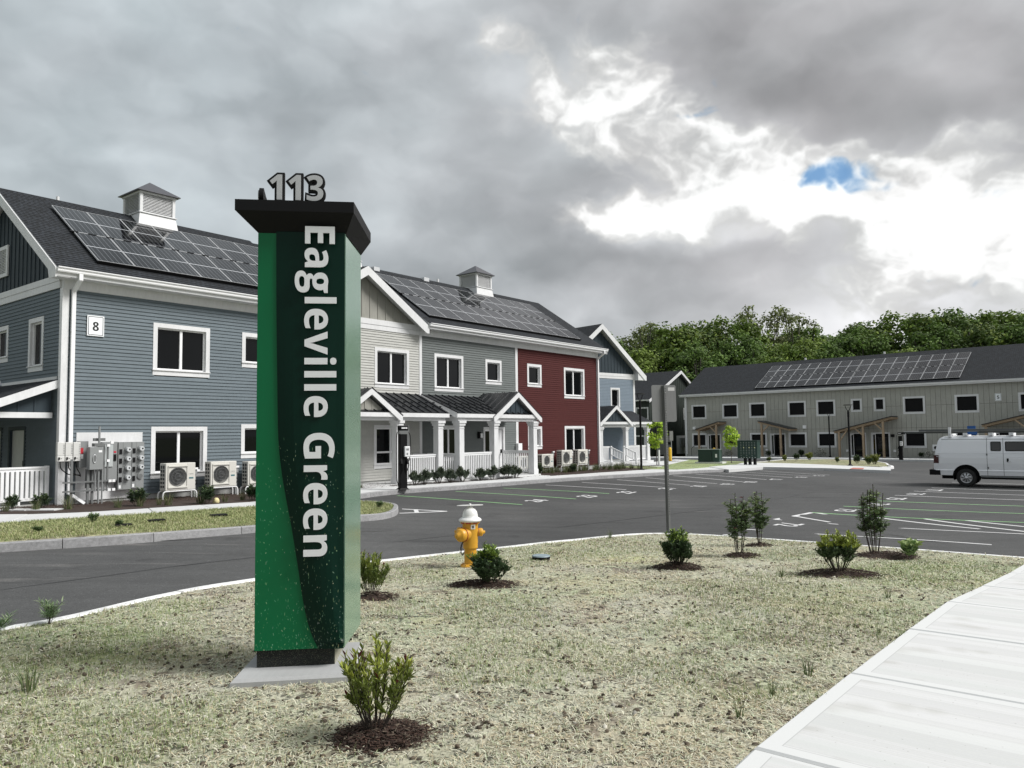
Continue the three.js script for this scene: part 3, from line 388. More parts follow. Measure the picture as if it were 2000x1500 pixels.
for (const [a, b] of [[[-3.05, -20.85], [-1.85, -21.65]], [[-3.35, -21.95], [-1.85, -21.65]], [[-2.75, -21.9], [-2.62, -21.15]]]) line(a, b, MT.paintWhite, 0.12);
const FONT = await new FontLoader().loadAsync('fonts/droid/droid_sans_bold.typeface.json');
const FONTR = await new FontLoader().loadAsync('fonts/droid/droid_sans_regular.typeface.json');
function bayNumber(str, x, z, ux, uz, size, mat) { // flat painted figures; (ux, uz) is the up direction of the reader
  const g = new THREE.ShapeGeometry(FONT.generateShapes(str, size), 4).toNonIndexed(); g.computeBoundingBox(); const w = g.boundingBox.max.x, h = size * 0.72, P = g.attributes.position, pos = []; const rx = -uz, rz = ux;
  for (let i = 0; i < P.count; i++) { const a = P.getX(i) - w / 2, b = P.getY(i) - h / 2; pos.push(...at(x + rx * a + ux * b, z + rz * a + uz * b, PM + 0.002)); }
  const o = new THREE.BufferGeometry(); o.setAttribute('position', new THREE.Float32BufferAttribute(pos, 3)); o.setAttribute('uv', new THREE.Float32BufferAttribute(pos.filter((_, i) => i % 3 !== 1), 2)); o.computeVertexNormals();
  part('bay_number', o, mat, marks);
}
[[0.8, -24.9], [2.6, -26.8], [4.2, -28.5], [6.0, -30.1], [7.6, -31.6], [9.2, -33.2], [10.6, -34.6], [12.3, -36.2], [14.1, -37.9], [15.6, -39.5]].forEach(([x, z], i) => bayNumber(String(24 - i), x, z, -0.86, -0.51, 0.55, MT.paintWhite));
[[4.5, -17.4], [6.75, -19.35], [9.7, -22.9], [11.5, -24.7], [13.0, -26.6], [14.6, -28.4], [16.3, -30.3]].forEach(([x, z], i) => bayNumber(String(71 + i), x, z, 0.79, 0.61, 0.55, MT.paintWhite));

// ---------------------------------------------------------------- building kit. A facade frame: x along the wall, y up, z outwards
const FRONT = new THREE.Matrix4();
const GABLE_LEFT = (u) => basis([0, 0, 1], [0, 1, 0], [-1, 0, 0], [u, 0, 0]);   // end wall that faces -x; its x runs with the house's z
const cut = (lo, hi, holes, y0, y1) => { // parts of [lo, hi] left over beside the holes that cover the band y0..y1
  let seg = [[lo, hi]]; for (const [a, b, c, d] of holes) { if (Math.min(d, y1) - Math.max(c, y0) < 0.3 * (y1 - y0)) continue; seg = seg.flatMap(([s, e]) => (b <= s || a >= e ? [[s, e]] : [[s, a], [b, e]].filter(([p, q]) => q - p > 0.01))); } return seg;
};
// lapped boards (clapboard, shingle courses): each board stands out at its foot
function laps(m, u0, u1, y0, y1, pitch, holes = [], thick = 0.026, clip = null, uvs = 0) {
  const b = new B(m), r = rng(Math.round((u0 + 50) * 131 + y0 * 17)); 
  for (let y = y0, i = 0; y < y1 - 0.005; y += pitch, i++) {
    const yt = Math.min(y + pitch, y1); let lo = u0, hi = u1, lo2 = u0, hi2 = u1; if (clip) { const a = clip(y), c = clip(yt); if (!a) break; [lo, hi] = a; [lo2, hi2] = c || [(a[0] + a[1]) / 2, (a[0] + a[1]) / 2]; }
    for (const [s, e] of cut(lo, hi, holes, y, yt)) {
      const s2 = s === lo ? lo2 : s, e2 = e === hi ? hi2 : e, t = thick * (0.9 + 0.2 * r()); b.uvOff = [uvs ? 0 : r() * 2, uvs ? 0 : r() * 2];
      b.quad([s, y, t], [e, y, t], [e2, yt + 0.004, 0.003], [s2, yt + 0.004, 0.003]); b.quad([s, y, 0], [e, y, 0], [e, y, t], [s, y, t]);
    }
  } return b.geo();
}
// board and batten under a slope: one mesh per panel
function panels(parent, m, mat, u0, u1, y0, top, pitch, single = true) {
  const all = new B(m); let k = 0;
  for (let u = u0; u < u1 - 0.02; u += pitch, k++) {
    const e = Math.min(u + pitch, u1), b = single ? new B(m) : all; const pts = [[u + 0.004, y0], [e - 0.004, y0], [e - 0.004, Math.max(y0 + 0.005, top(e))]]; const mid = (u + e) / 2; if (top(mid) > Math.max(top(u), top(e)) + 0.01) pts.push([mid, top(mid)]); pts.push([u + 0.004, Math.max(y0 + 0.005, top(u))]);
    if (top(mid) - y0 < 0.02) continue; b.prism(pts, 0, 0.012); const hb = Math.min(top(u - 0.02), top(u + 0.02)); if (hb > y0 + 0.03) b.box(u - 0.022, y0, 0.0125, u + 0.022, hb, 0.034); if (single) part('panel', b.geo(), mat, parent);
  }
  if (!single) stuffPart('cladding', all.geo(), mat, parent);
}
function window_(parent, m, u0, u1, y0, y1, o = {}) {
  const w = sub('window', parent), cw = o.cw || 0.13, d = o.d || 0.13, sill = o.sill === undefined ? 0.17 : o.sill, pr = 0.03; w.userData = o.label ? { label: o.label } : {};
  const c = new B(m); c.box(u0, y1 - cw, -d, u1, y1, pr).box(u0, y0 + sill, -d, u0 + cw, y1 - cw, pr).box(u1 - cw, y0 + sill, -d, u1, y1 - cw, pr); c.box(u0, y0, -d, u1, y0 + sill - 0.03, pr - 0.004).box(u0 - 0.015, y0 + sill - 0.03, -d, u1 + 0.015, y0 + sill, pr + 0.03); part('casing', c.geo(), o.mat || MT.trim, w);
  const a = u0 + cw, e = u1 - cw, f = y0 + sill, g = y1 - cw, fr = 0.045, n = o.panes || 1, zf = -d + 0.075, s = new B(m);
  s.box(a, f, -d, e, f + fr, zf).box(a, g - fr, -d, e, g, zf).box(a, f + fr, -d, a + fr, g - fr, zf).box(e - fr, f + fr, -d, e, g - fr, zf);
  const cols = []; for (let i = 0; i < n; i++) cols.push([a + fr + (e - a - 2 * fr) * i / n, a + fr + (e - a - 2 * fr) * (i + 1) / n]); for (let i = 1; i < n; i++) s.box(cols[i][0] - 0.04, f + fr, -d, cols[i][0] + 0.04, g - fr, zf + 0.003);
  const rows = o.split ? [[f + fr, f + (g - f) * o.split - 0.035], [f + (g - f) * o.split + 0.035, g - fr]] : [[f + fr, g - fr]]; if (o.split) s.box(a + fr, rows[0][1], -d, e - fr, rows[1][0], zf + 0.001);
  part('sash', s.geo(), o.sash || MT.vinyl, w);
  for (const [p, q] of cols) for (const [i, j] of rows) { const k = new B(m); k.box(p, i, -d + 0.005, q, j, -d + 0.03); part('pane', k.geo(), MT.glass, w); }
  return w;
}
const hole = (w) => [w[0] + 0.05, w[1] - 0.05, w[2] + 0.03, w[3] - 0.05];
function door_(parent, m, u0, u1, y0, y1, o = {}) {
  const d = sub('door', parent), cw = 0.11, c = new B(m); c.box(u0, y0, -0.1, u0 + cw, y1, 0.03).box(u1 - cw, y0, -0.1, u1, y1, 0.03).box(u0 + cw, y1 - cw, -0.1, u1 - cw, y1, 0.03); part('casing', c.geo(), o.trim || MT.trim, d);
  const a = u0 + cw, e = u1 - cw, split = o.side ? a + (e - a) * o.side : a; if (o.side) { part('pane', new B(m).box(a + 0.05, y0 + 0.2, -0.08, split - 0.05, y1 - cw - 0.08, -0.05).geo(), MT.glass, d); const s = new B(m); s.box(a, y0, -0.1, a + 0.05, y1 - cw, -0.03).box(split - 0.05, y0, -0.1, split, y1 - cw, -0.03).box(a + 0.05, y0, -0.1, split - 0.05, y0 + 0.2, -0.03).box(a + 0.05, y1 - cw - 0.08, -0.1, split - 0.05, y1 - cw, -0.03); part('sash', s.geo(), MT.vinyl, d); }
  part('door_leaf', new B(m).box(split + 0.01, y0 + 0.02, -0.09, e - 0.01, y1 - cw - 0.01, -0.045).geo(), o.leaf || MT.vinyl, d);
  if (o.glass) part('pane', new B(m).box(split + 0.18, y0 + 0.25, -0.046, e - 0.18, y1 - cw - 0.2, -0.04).geo(), MT.glass, d);
  part('handle', new B(m).box(e - 0.14, y0 + 0.95, -0.046, e - 0.06, y0 + 1.12, 0.0).geo(), MT.black, d);
}
// one roof slope as a slab with shingle courses: foot (z, y) to ridge (z, y), x from u0 to u1. base matrix turns the frame
function slope(parent, m, u0, u1, zE, yE, zR, yR, o = {}) {
  const L = Math.hypot(zR - zE, yR - yE), ny = (zE - zR) / L, sgn = Math.sign(zE - zR); const dz = (zR - zE) / L, dy = (yR - yE) / L; // up the slope
  const nz = dy * sgn, nyy = Math.abs(dz); // outward normal
  const F = (m || new THREE.Matrix4()).clone().multiply(sgn > 0 ? basis([1, 0, 0], [0, dy, dz], [0, nyy, nz], [0, yE, zE]) : basis([-1, 0, 0], [0, dy, dz], [0, nyy, nz], [0, yE, zE]));
  const a = sgn > 0 ? u0 : -u1, e = sgn > 0 ? u1 : -u0; const t = o.thick || 0.12;
  part('roof_deck', new B(F).box(a, 0, -t, e, L, 0).geo(), MT.trim, parent);
  if (o.seam) { const k = new B(F); k.box(a - 0.01, -0.02, 0.001, e + 0.01, L, 0.02); for (let u = a; u <= e + 0.01; u += 0.41) k.box(u - 0.014, -0.02, 0.0205, u + 0.014, L, 0.06); if (o.guards) for (let u = a + 0.2; u < e; u += 0.41) for (const q of [0.28, 0.5]) k.box(u - 0.05, L * q, 0.02, u + 0.05, L * q + 0.04, 0.07); part('metal_roof', k.geo(), MT.seam, parent); }
  else stuffPart('shingles', laps(F.clone().multiply(new THREE.Matrix4().makeTranslation(0, 0, 0.004)), a, e, -0.03, L, 2 / 14, [], 0.014, null, 1), MT.shingle, parent);
  return { F, L, a, e };
}
function gutter(parent, m, u0, u1, zE, yE, mat = MT.vinyl) { // ogee gutter with its lip at yE, in front of z = zE
  const prof = [[0, -0.13], [0.07, -0.13], [0.085, -0.10], [0.085, -0.06], [0.12, -0.02], [0.12, 0.005], [0.105, 0.005], [0.105, -0.015], [0.0, -0.015]]; const b = new B((m || new THREE.Matrix4()).clone().multiply(basis([0, 0, 1], [0, 1, 0], [-1, 0, 0], [u1, yE, zE]))); b.prism(prof, 0, u1 - u0); part('gutter', b.geo(), mat, parent);
}
// solar panels on a slope frame: columns of two, each one mesh with its frame
function solar(parent, F, u0, s0, cols, pw, ph, gapAfter = -1) {
  const cg = new B(); cg.box(0, 0, 0, pw - 0.02, ph - 0.02, 0.03, 1); { const g = new B(); g.quad([0.012, 0.012, 0.034], [pw - 0.032, 0.012, 0.034], [pw - 0.032, ph - 0.032, 0.034], [0.012, ph - 0.032, 0.034], [[0, 0], [1, 0], [1, 1], [0, 1]]); solar.c[pw] = solar.c[pw] || [g.geo(), bgeo((b) => { const w = 0.014, a = pw - 0.02, h = ph - 0.02; b.box(0, 0, -0.005, a, w, 0.038).box(0, h - w, -0.005, a, h, 0.038).box(0, w, -0.005, w, h - w, 0.038).box(a - w, w, -0.005, a, h - w, 0.038).box(w, w, 0, a - w, h - w, 0.028); })]; }
  let u = u0; for (let c = 0; c < cols; c++) { for (let r = 0; r < 2; r++) { const p = part('solar_panel', solar.c[pw][0], MT.cells, parent); const f = part('panel_frame', solar.c[pw][1], MT.alu, p); p.applyMatrix4(F.clone().multiply(new THREE.Matrix4().makeTranslation(u, s0 + r * ph, 0.09))); } u += pw; if (c === gapAfter) u += 0.06; }
  const k = new B(F); for (let c = 0; c <= cols * 2; c++) k.box(u0 + c * pw / 2 - 0.12, s0 + ph - 0.045, 0.10, u0 + c * pw / 2 + 0.12, s0 + ph + 0.025, 0.135); k.box(u0, s0 + 0.01, 0.03, u, s0 + 0.05, 0.088).box(u0, s0 + ph * 0.5, 0.02, u, s0 + ph * 0.5 + 0.04, 0.084).box(u0, s0 + ph * 1.5, 0.02, u, s0 + ph * 1.5 + 0.04, 0.084).box(u0 - 0.01, s0 - 0.03, 0.0, u + 0.01, s0 - 0.012, 0.12); part('mounting_rails', k.geo(), MT.black, parent);
}
solar.c = {};
function cupola(parent, u, zR, yR) { // square louvred lantern that straddles the ridge
  const c = sub('cupola', parent); const h = 0.63, y0 = yR - 0.5, y1 = yR + 0.02, y2 = yR + 0.72, f = 0.72; const K = (a) => [[u - a, zR - a], [u + a, zR - a], [u + a, zR + a], [u - a, zR + a]];
  part('cupola_base', bgeo((b) => { const lo = K(f), hi = K(h + 0.01); b.hexa([...lo.slice().reverse().map(([x, z]) => [x, y0, z]), ...hi.slice().reverse().map(([x, z]) => [x, y1, z])]); b.box(u - h - 0.05, y1, zR - h - 0.05, u + h + 0.05, y1 + 0.03, zR + h + 0.05); }), MT.trim, c);
  part('corner_posts', bgeo((b) => { for (const [i, j] of [[-1, -1], [1, -1], [1, 1], [-1, 1]]) b.cbox(u + i * (h - 0.05), (y1 + 0.03 + y2) / 2, zR + j * (h - 0.05), 0.1, y2 - y1 - 0.03, 0.1); b.box(u - h - 0.03, y2, zR - h - 0.03, u + h + 0.03, y2 + 0.06, zR + h + 0.03); }), MT.trim, c);
  part('louvres', bgeo((b) => { for (let s = 0; s < 4; s++) { const M = new THREE.Matrix4().makeTranslation(u, 0, zR).multiply(new THREE.Matrix4().makeRotationY(s * Math.PI / 2)); const q = new B(M); for (let y = y1 + 0.05; y < y2 - 0.02; y += 0.052) { const w = h - 0.1; q.hexa([[-w, y, h - 0.055], [-w, y, h - 0.02], [w, y, h - 0.02], [w, y, h - 0.055], [-w, y + 0.05, h - 0.08], [-w, y + 0.04, h - 0.065], [w, y + 0.04, h - 0.065], [w, y + 0.05, h - 0.08]].map((v) => v)); } q.box(-h + 0.1, y1 + 0.03, h - 0.14, h - 0.1, y2, h - 0.12); b.p.push(...q.p); b.n.push(...q.n); b.u.push(...q.u); } }), MT.trim, c);
  part('cupola_roof', bgeo((b) => { const e = h + 0.13, y = y2 + 0.061, P = K(e), A = [u, y + 0.56, zR]; for (let i = 0; i < 4; i++) { const [x0, z0] = P[i], [x1, z1] = P[(i + 1) % 4]; b.tri([x1, y + 0.025, z1], [x0, y + 0.025, z0], A); b.quad([x1, y, z1], [x0, y, z0], [x0, y + 0.025, z0], [x1, y + 0.025, z1]); } b.quad([P[0][0], y, P[0][1]], [P[1][0], y, P[1][1]], [P[2][0], y, P[2][1]], [P[3][0], y, P[3][1]]); }), MT.cap, c);
}
function column(parent, x, z, y0, y1, s = 0.28) { const b = new B(); b.cbox(x, (y0 + y1) / 2, z, s, y1 - y0, s); b.cbox(x, y0 + 0.14, z, s + 0.05, 0.28, s + 0.05); b.cbox(x, y1 - 0.05, z, s + 0.14, 0.1, s + 0.14).cbox(x, y1 - 0.15, z, s + 0.08, 0.1, s + 0.08).cbox(x, y1 - 0.3, z, s + 0.03, 0.03, s + 0.03); part('porch_post', b.geo(), MT.trim, parent); }
function railing(parent, p, q, y0, y1, pitch = 0.11, single = false, bw = 0.042) { // p, q: [x, z]
  const r = sub('railing', parent), d = [q[0] - p[0], q[1] - p[1]], l = Math.hypot(...d); part('top_rail', bgeo((b) => { b.bar([p[0], y1, p[1]], [q[0], y1, q[1]], 0.09, 0.05).bar([p[0], y1 - 0.06, p[1]], [q[0], y1 - 0.06, q[1]], 0.05, 0.07); }), MT.vinyl, r); part('bottom_rail', bgeo((b) => b.bar([p[0], y0 + 0.1, p[1]], [q[0], y0 + 0.1, q[1]], 0.05, 0.08)), MT.vinyl, r);
  const all = new B(); const n = Math.floor(l / pitch); for (let i = 1; i < n; i++) { const x = p[0] + d[0] * i / n, z = p[1] + d[1] * i / n, b = single ? new B() : all; b.bar([x, y0 + 0.1, z], [x, y1 - 0.09, z], bw, bw, [d[0], 0, d[1]]); if (single) part('baluster', b.geo(), MT.vinyl, r); } if (!single) stuffPart('balusters', all.geo(), MT.vinyl, r);
}
// small gable: two slopes with the ridge along z; returns nothing, adds rake boards at the front
function crossGable(parent, uc, half, yE, yR, z0, z1, o = {}) {
  const M = new THREE.Matrix4().makeTranslation(uc, 0, 0).multiply(basis([0, 0, 1], [0, 1, 0], [-1, 0, 0])); // frame x -> house z, frame z -> -x
  slope(parent, M, z0, z1, half, yE, 0, yR, o); slope(parent, M, z0, z1, -half, yE, 0, yR, o);
  const w = o.rake || 0.2, k = new B(), tan = (yR - yE) / half; for (const s of [-1, 1]) { const P = [[uc, yR - 0.01], [uc + s * half, yE - 0.01], [uc + s * half, yE - w * 1.15], [uc + s * (half - w * 0.55), yE - w * 1.15], [uc, yR - w * 1.3]]; k.prism(P, z1 - 0.005 + (s > 0 ? 0 : 0.0006), z1 + 0.035 + (s > 0 ? 0 : 0.0006)); } part('rake_board', k.geo(), MT.trim, parent);
  return tan;
}
const numberPlate = (str, w, h) => canvasTex(256, Math.round(256 * h / w), (x, W, H) => { x.fillStyle = '#eceff1'; x.fillRect(0, 0, W, H); x.strokeStyle = '#14161a'; x.lineWidth = W * 0.035; x.strokeRect(W * 0.07, W * 0.07, W * 0.86, H - W * 0.14); x.fillStyle = '#0c0d10'; x.font = `bold ${Math.round(H * 0.62)}px sans-serif`; x.textAlign = 'center'; x.textBaseline = 'middle'; x.fillText(str, W / 2, H * 0.53); });
function plate(parent, name, m, u0, u1, y0, y1, z, tex, edge = MT.vinyl) { const p = part(name, new B(m).box(u0, y0, z - 0.02, u1, y1, z).geo(), edge, parent); part('print', new B(m).quad([u0 + 0.005, y0 + 0.005, z + 0.003], [u1 - 0.005, y0 + 0.005, z + 0.003], [u1 - 0.005, y1 - 0.005, z + 0.003], [u0 + 0.005, y1 - 0.005, z + 0.003], [[0, 0], [1, 0], [1, 1], [0, 1]]).geo(), std(1, 1, 1, 0.4, { map: tex }), p); return p; }

// ---------------------------------------------------------------- blue end house, number 8
const b8 = thing('house', 'blue clapboard end house with the number 8 plate, dark gable and solar roof', 'house', [-12.26, 0, -20.96], 51.6 * Math.PI / 180);
{
  const h = b8, up1 = [2.51, 4.33, 3.52, 5.09], up2 = [5.47, 6.42, 3.93, 5.08], lo1 = [2.5, 4.28, 0.44, 1.98], lo2 = [5.47, 6.42, 0.95, 2.06], zR = -4.25, yR = 9.4, D = -8.5, tan = (yR - 6.25) / 4.7;
  part('wall', bgeo((b) => { const M = basis([0, 0, -1], [0, 1, 0], [1, 0, 0], [0, 0, 0]); const q = new B(M); q.prism([[0.13, -0.6], [-D - 0.13, -0.6], [-D - 0.13, 6.0], [-zR, yR - 0.2], [0.13, 6.0]], 0.13, 8.45); b.p = q.p; b.n = q.n; b.u = q.u; }), MT.wall, h);
  part('foundation', new B().box(0.02, -0.7, D, 7.74, 0.02, -0.01).geo(), MT.concreteDim, h);
  stuffPart('siding', laps(FRONT, 0.14, 7.62, 0.02, 5.8, 0.105, [up1, up2, lo1, lo2].map(hole)), MT.blue, h);
  const gw = [[-2.26, -1.2, 3.58, 5.13], [-5.0, -3.83, 4.0, 5.12]], GL = GABLE_LEFT(0);
  stuffPart('siding', laps(GL, D + 0.1, -0.12, -0.1, 5.8, 0.105, [...gw, [-3.58, -2.28, -0.3, 2.05], [-5.6, -4.1, -0.3, 2.05]].map(hole)), MT.blue, h);
  panels(h, GL, MT.navy, D + 0.35, -0.35, 6.17, (z) => Math.min(yR - 0.2 - Math.abs(z - zR) * tan - 0.12, 20), 0.31, false);
  part('corner_board', bgeo((b) => { b.box(-0.03, -0.25, -0.13, 0.145, 5.78, 0.036); }), MT.trim, h); part('corner_board', new B().box(7.62, -0.3, -0.2, 7.76, 5.78, 0.036).geo(), MT.trim, h);
  part('frieze_board', bgeo((b) => { b.box(0.0, 5.78, -0.13, 8.4, 6.06, 0.04); b.box(0.145, 5.76, -0.1, 7.62, 5.7801, 0.025); }), MT.trim, h);
  part('band_board', bgeo((b) => { b.box(-0.05, 5.80, D, 0.1, 5.99, -0.131); b.box(-0.065, 5.995, D, 0.1, 6.17, -0.12); }), MT.trim, h);
  part('soffit', bgeo((b) => { b.box(-0.35, 6.02, 0.041, 8.45, 6.05, 0.45); b.box(-0.35, 6.04, 0.43, 8.45, 6.22, 0.452); }), MT.trim, h);
  const f = slope(h, null, -0.35, 8.45, 0.45, 6.25, zR, yR); slope(h, null, -0.35, 8.45, 2 * zR - 0.45, 6.25, zR, yR);
  part('rake_board', bgeo((b) => { const q = new B(GABLE_LEFT(-0.35)); for (const s of [1, -1]) { const e = zR + s * 4.7, P = [[zR, yR - 0.015], [e, 6.235], [e, 5.98], [e - s * 0.42, 5.98], [e - s * 0.5, 6.25], [zR, yR - 0.33]]; q.prism(P, 0.0 + (s > 0 ? 0 : 0.001), 0.035 + (s > 0 ? 0 : 0.001)); } b.p = q.p; b.n = q.n; b.u = q.u; }), MT.trim, h);
  part('rake_soffit', bgeo((b) => { for (const s of [1, -1]) { const e = zR + s * 4.6; b.quad([-0.35, 6.13, e], [0, 6.13, e], [0, yR - 0.16, zR], [-0.35, yR - 0.16, zR]); } b.box(-0.35, 6.0, 0.0, -0.0, 6.02, 0.44); }), MT.trim, h);
  gutter(h, null, -0.35, 8.45, 0.45, 6.25);
  part('downspout', bgeo((b) => { b.bar([0.24, 6.12, 0.5], [0.24, 5.95, 0.5], 0.075, 0.1, [1, 0, 0]).bar([0.24, 5.97, 0.5], [0.24, 5.72, 0.1], 0.075, 0.1, [1, 0, 0]).bar([0.24, 5.75, 0.085], [0.24, 0.15, 0.085], 0.075, 0.1, [1, 0, 0]).bar([0.24, 0.17, 0.085], [0.52, -0.12, 0.4], 0.075, 0.1, [0, 0, 1]); }), MT.vinyl, h);
  window_(h, FRONT, ...up1, { panes: 2 }); window_(h, FRONT, ...up2); window_(h, FRONT, ...lo1, { panes: 2 }); window_(h, FRONT, ...lo2); for (const w of gw) window_(h, GL, ...w);
  { const v = sub('gable_vent', h); part('casing', new B(GL).box(-4.76, 6.65, 0.03, -3.95, 6.75, 0.075).box(-4.76, 7.5, 0.03, -3.95, 7.61, 0.075).box(-4.76, 6.75, 0.03, -4.65, 7.5, 0.075).box(-4.06, 6.75, 0.03, -3.95, 7.5, 0.075).geo(), MT.trim, v); part('louvres', bgeo((b) => { const q = new B(GL); for (let y = 6.76; y < 7.49; y += 0.05) q.hexa([[-4.65, y, 0.03], [-4.65, y, 0.06], [-4.06, y, 0.06], [-4.06, y, 0.03], [-4.65, y + 0.04, 0.02], [-4.65, y + 0.03, 0.035], [-4.06, y + 0.03, 0.035], [-4.06, y + 0.04, 0.02]]); q.box(-4.65, 6.75, 0.012, -4.06, 7.5, 0.018); b.p = q.p; b.n = q.n; b.u = q.u; }), MT.trim, v); }
  plate(h, 'number_plate', FRONT, 0.62, 1.08, 4.52, 5.1, 0.05, numberPlate('8', 0.46, 0.58));
  part('meter_backboard', new B().box(0.42, -0.05, 0.0, 2.24, 1.82, 0.032).geo(), MT.trim, h);
  solar(h, f.F, 0.9, 0.62, 7, 1.05, 2.03); cupola(h, 4.42, zR, yR);
  part('vent_pipe', new B().cyl(1.55, 9.0, 9.62, -4.6, 0.05, 0.05, 10).geo(), MT.trim, h);
  // porch on the gable side
  const zp = -0.3; part('porch_beam', new B().box(-3.4, 2.22, zp - 0.14, -0.08, 2.37, zp).box(-3.4, 2.22, -8.2, -3.26, 2.37, zp - 0.14).geo(), MT.trim, h);
  panels(h, new THREE.Matrix4().makeTranslation(0, 0, zp - 0.06), MT.navy, -3.3, -0.1, 2.375, (u) => 3.2 + (u) * 0.4 - 0.12, 0.40);
  part('porch_rake', bgeo((b) => b.prism([[0, 3.27], [-3.6, 1.83], [-3.6, 1.66], [-3.5, 1.65], [0, 3.05]], zp + 0.18, zp + 0.22)), MT.trim, h); part('porch_rake_soffit', bgeo((b) => b.quad([0, 3.04, zp - 0.05], [-3.5, 1.64, zp - 0.05], [-3.5, 1.64, zp + 0.18], [0, 3.04, zp + 0.18])), MT.trim, h);
  { const M = basis([0, 0, 1], [0, 1, 0], [-1, 0, 0]); slope(h, M, -8.4, zp + 0.2, 3.6, 1.84, 0.03, 3.26); part('flashing', bgeo((b) => { b.box(-0.035, 3.27, -4.2, -0.02, 3.36, zp + 0.1); b.bar([-0.03, 3.3, -4.2], [-0.03, 3.95, -5.05], 0.015, 0.09, [1, 0, 0]); }), MT.trim, h); }
  for (const [x, z] of [[-3.3, zp - 0.1], [-3.3, -4], [-3.3, -8]]) column(h, x, z, -0.1, 2.22, 0.2);
  railing(h, [-3.2, zp - 0.07], [-0.17, zp - 0.07], -0.05, 0.89, 0.116, true, 0.072); part('rail_post', new B().cbox(-0.16, 0.4, zp - 0.07, 0.1, 1.06, 0.1).cbox(-0.85, -0.0, zp - 0.07, 0.1, 0.2, 0.1).geo(), MT.vinyl, h);
  part('porch_floor', new B().box(-3.4, -0.5, -8.4, -0.02, -0.09, zp + 0.05).geo(), MT.concreteDim, h);
  door_(h, GL, -3.58, -2.28, -0.09, 2.03, { leaf: std(0.68, 0.69, 0.65, 0.5, { map: T.paint }), trim: MT.navy }); door_(h, GL, -5.6, -4.1, -0.09, 2.03, { leaf: std(0.68, 0.69, 0.65, 0.5, { map: T.paint }), trim: MT.navy });
}

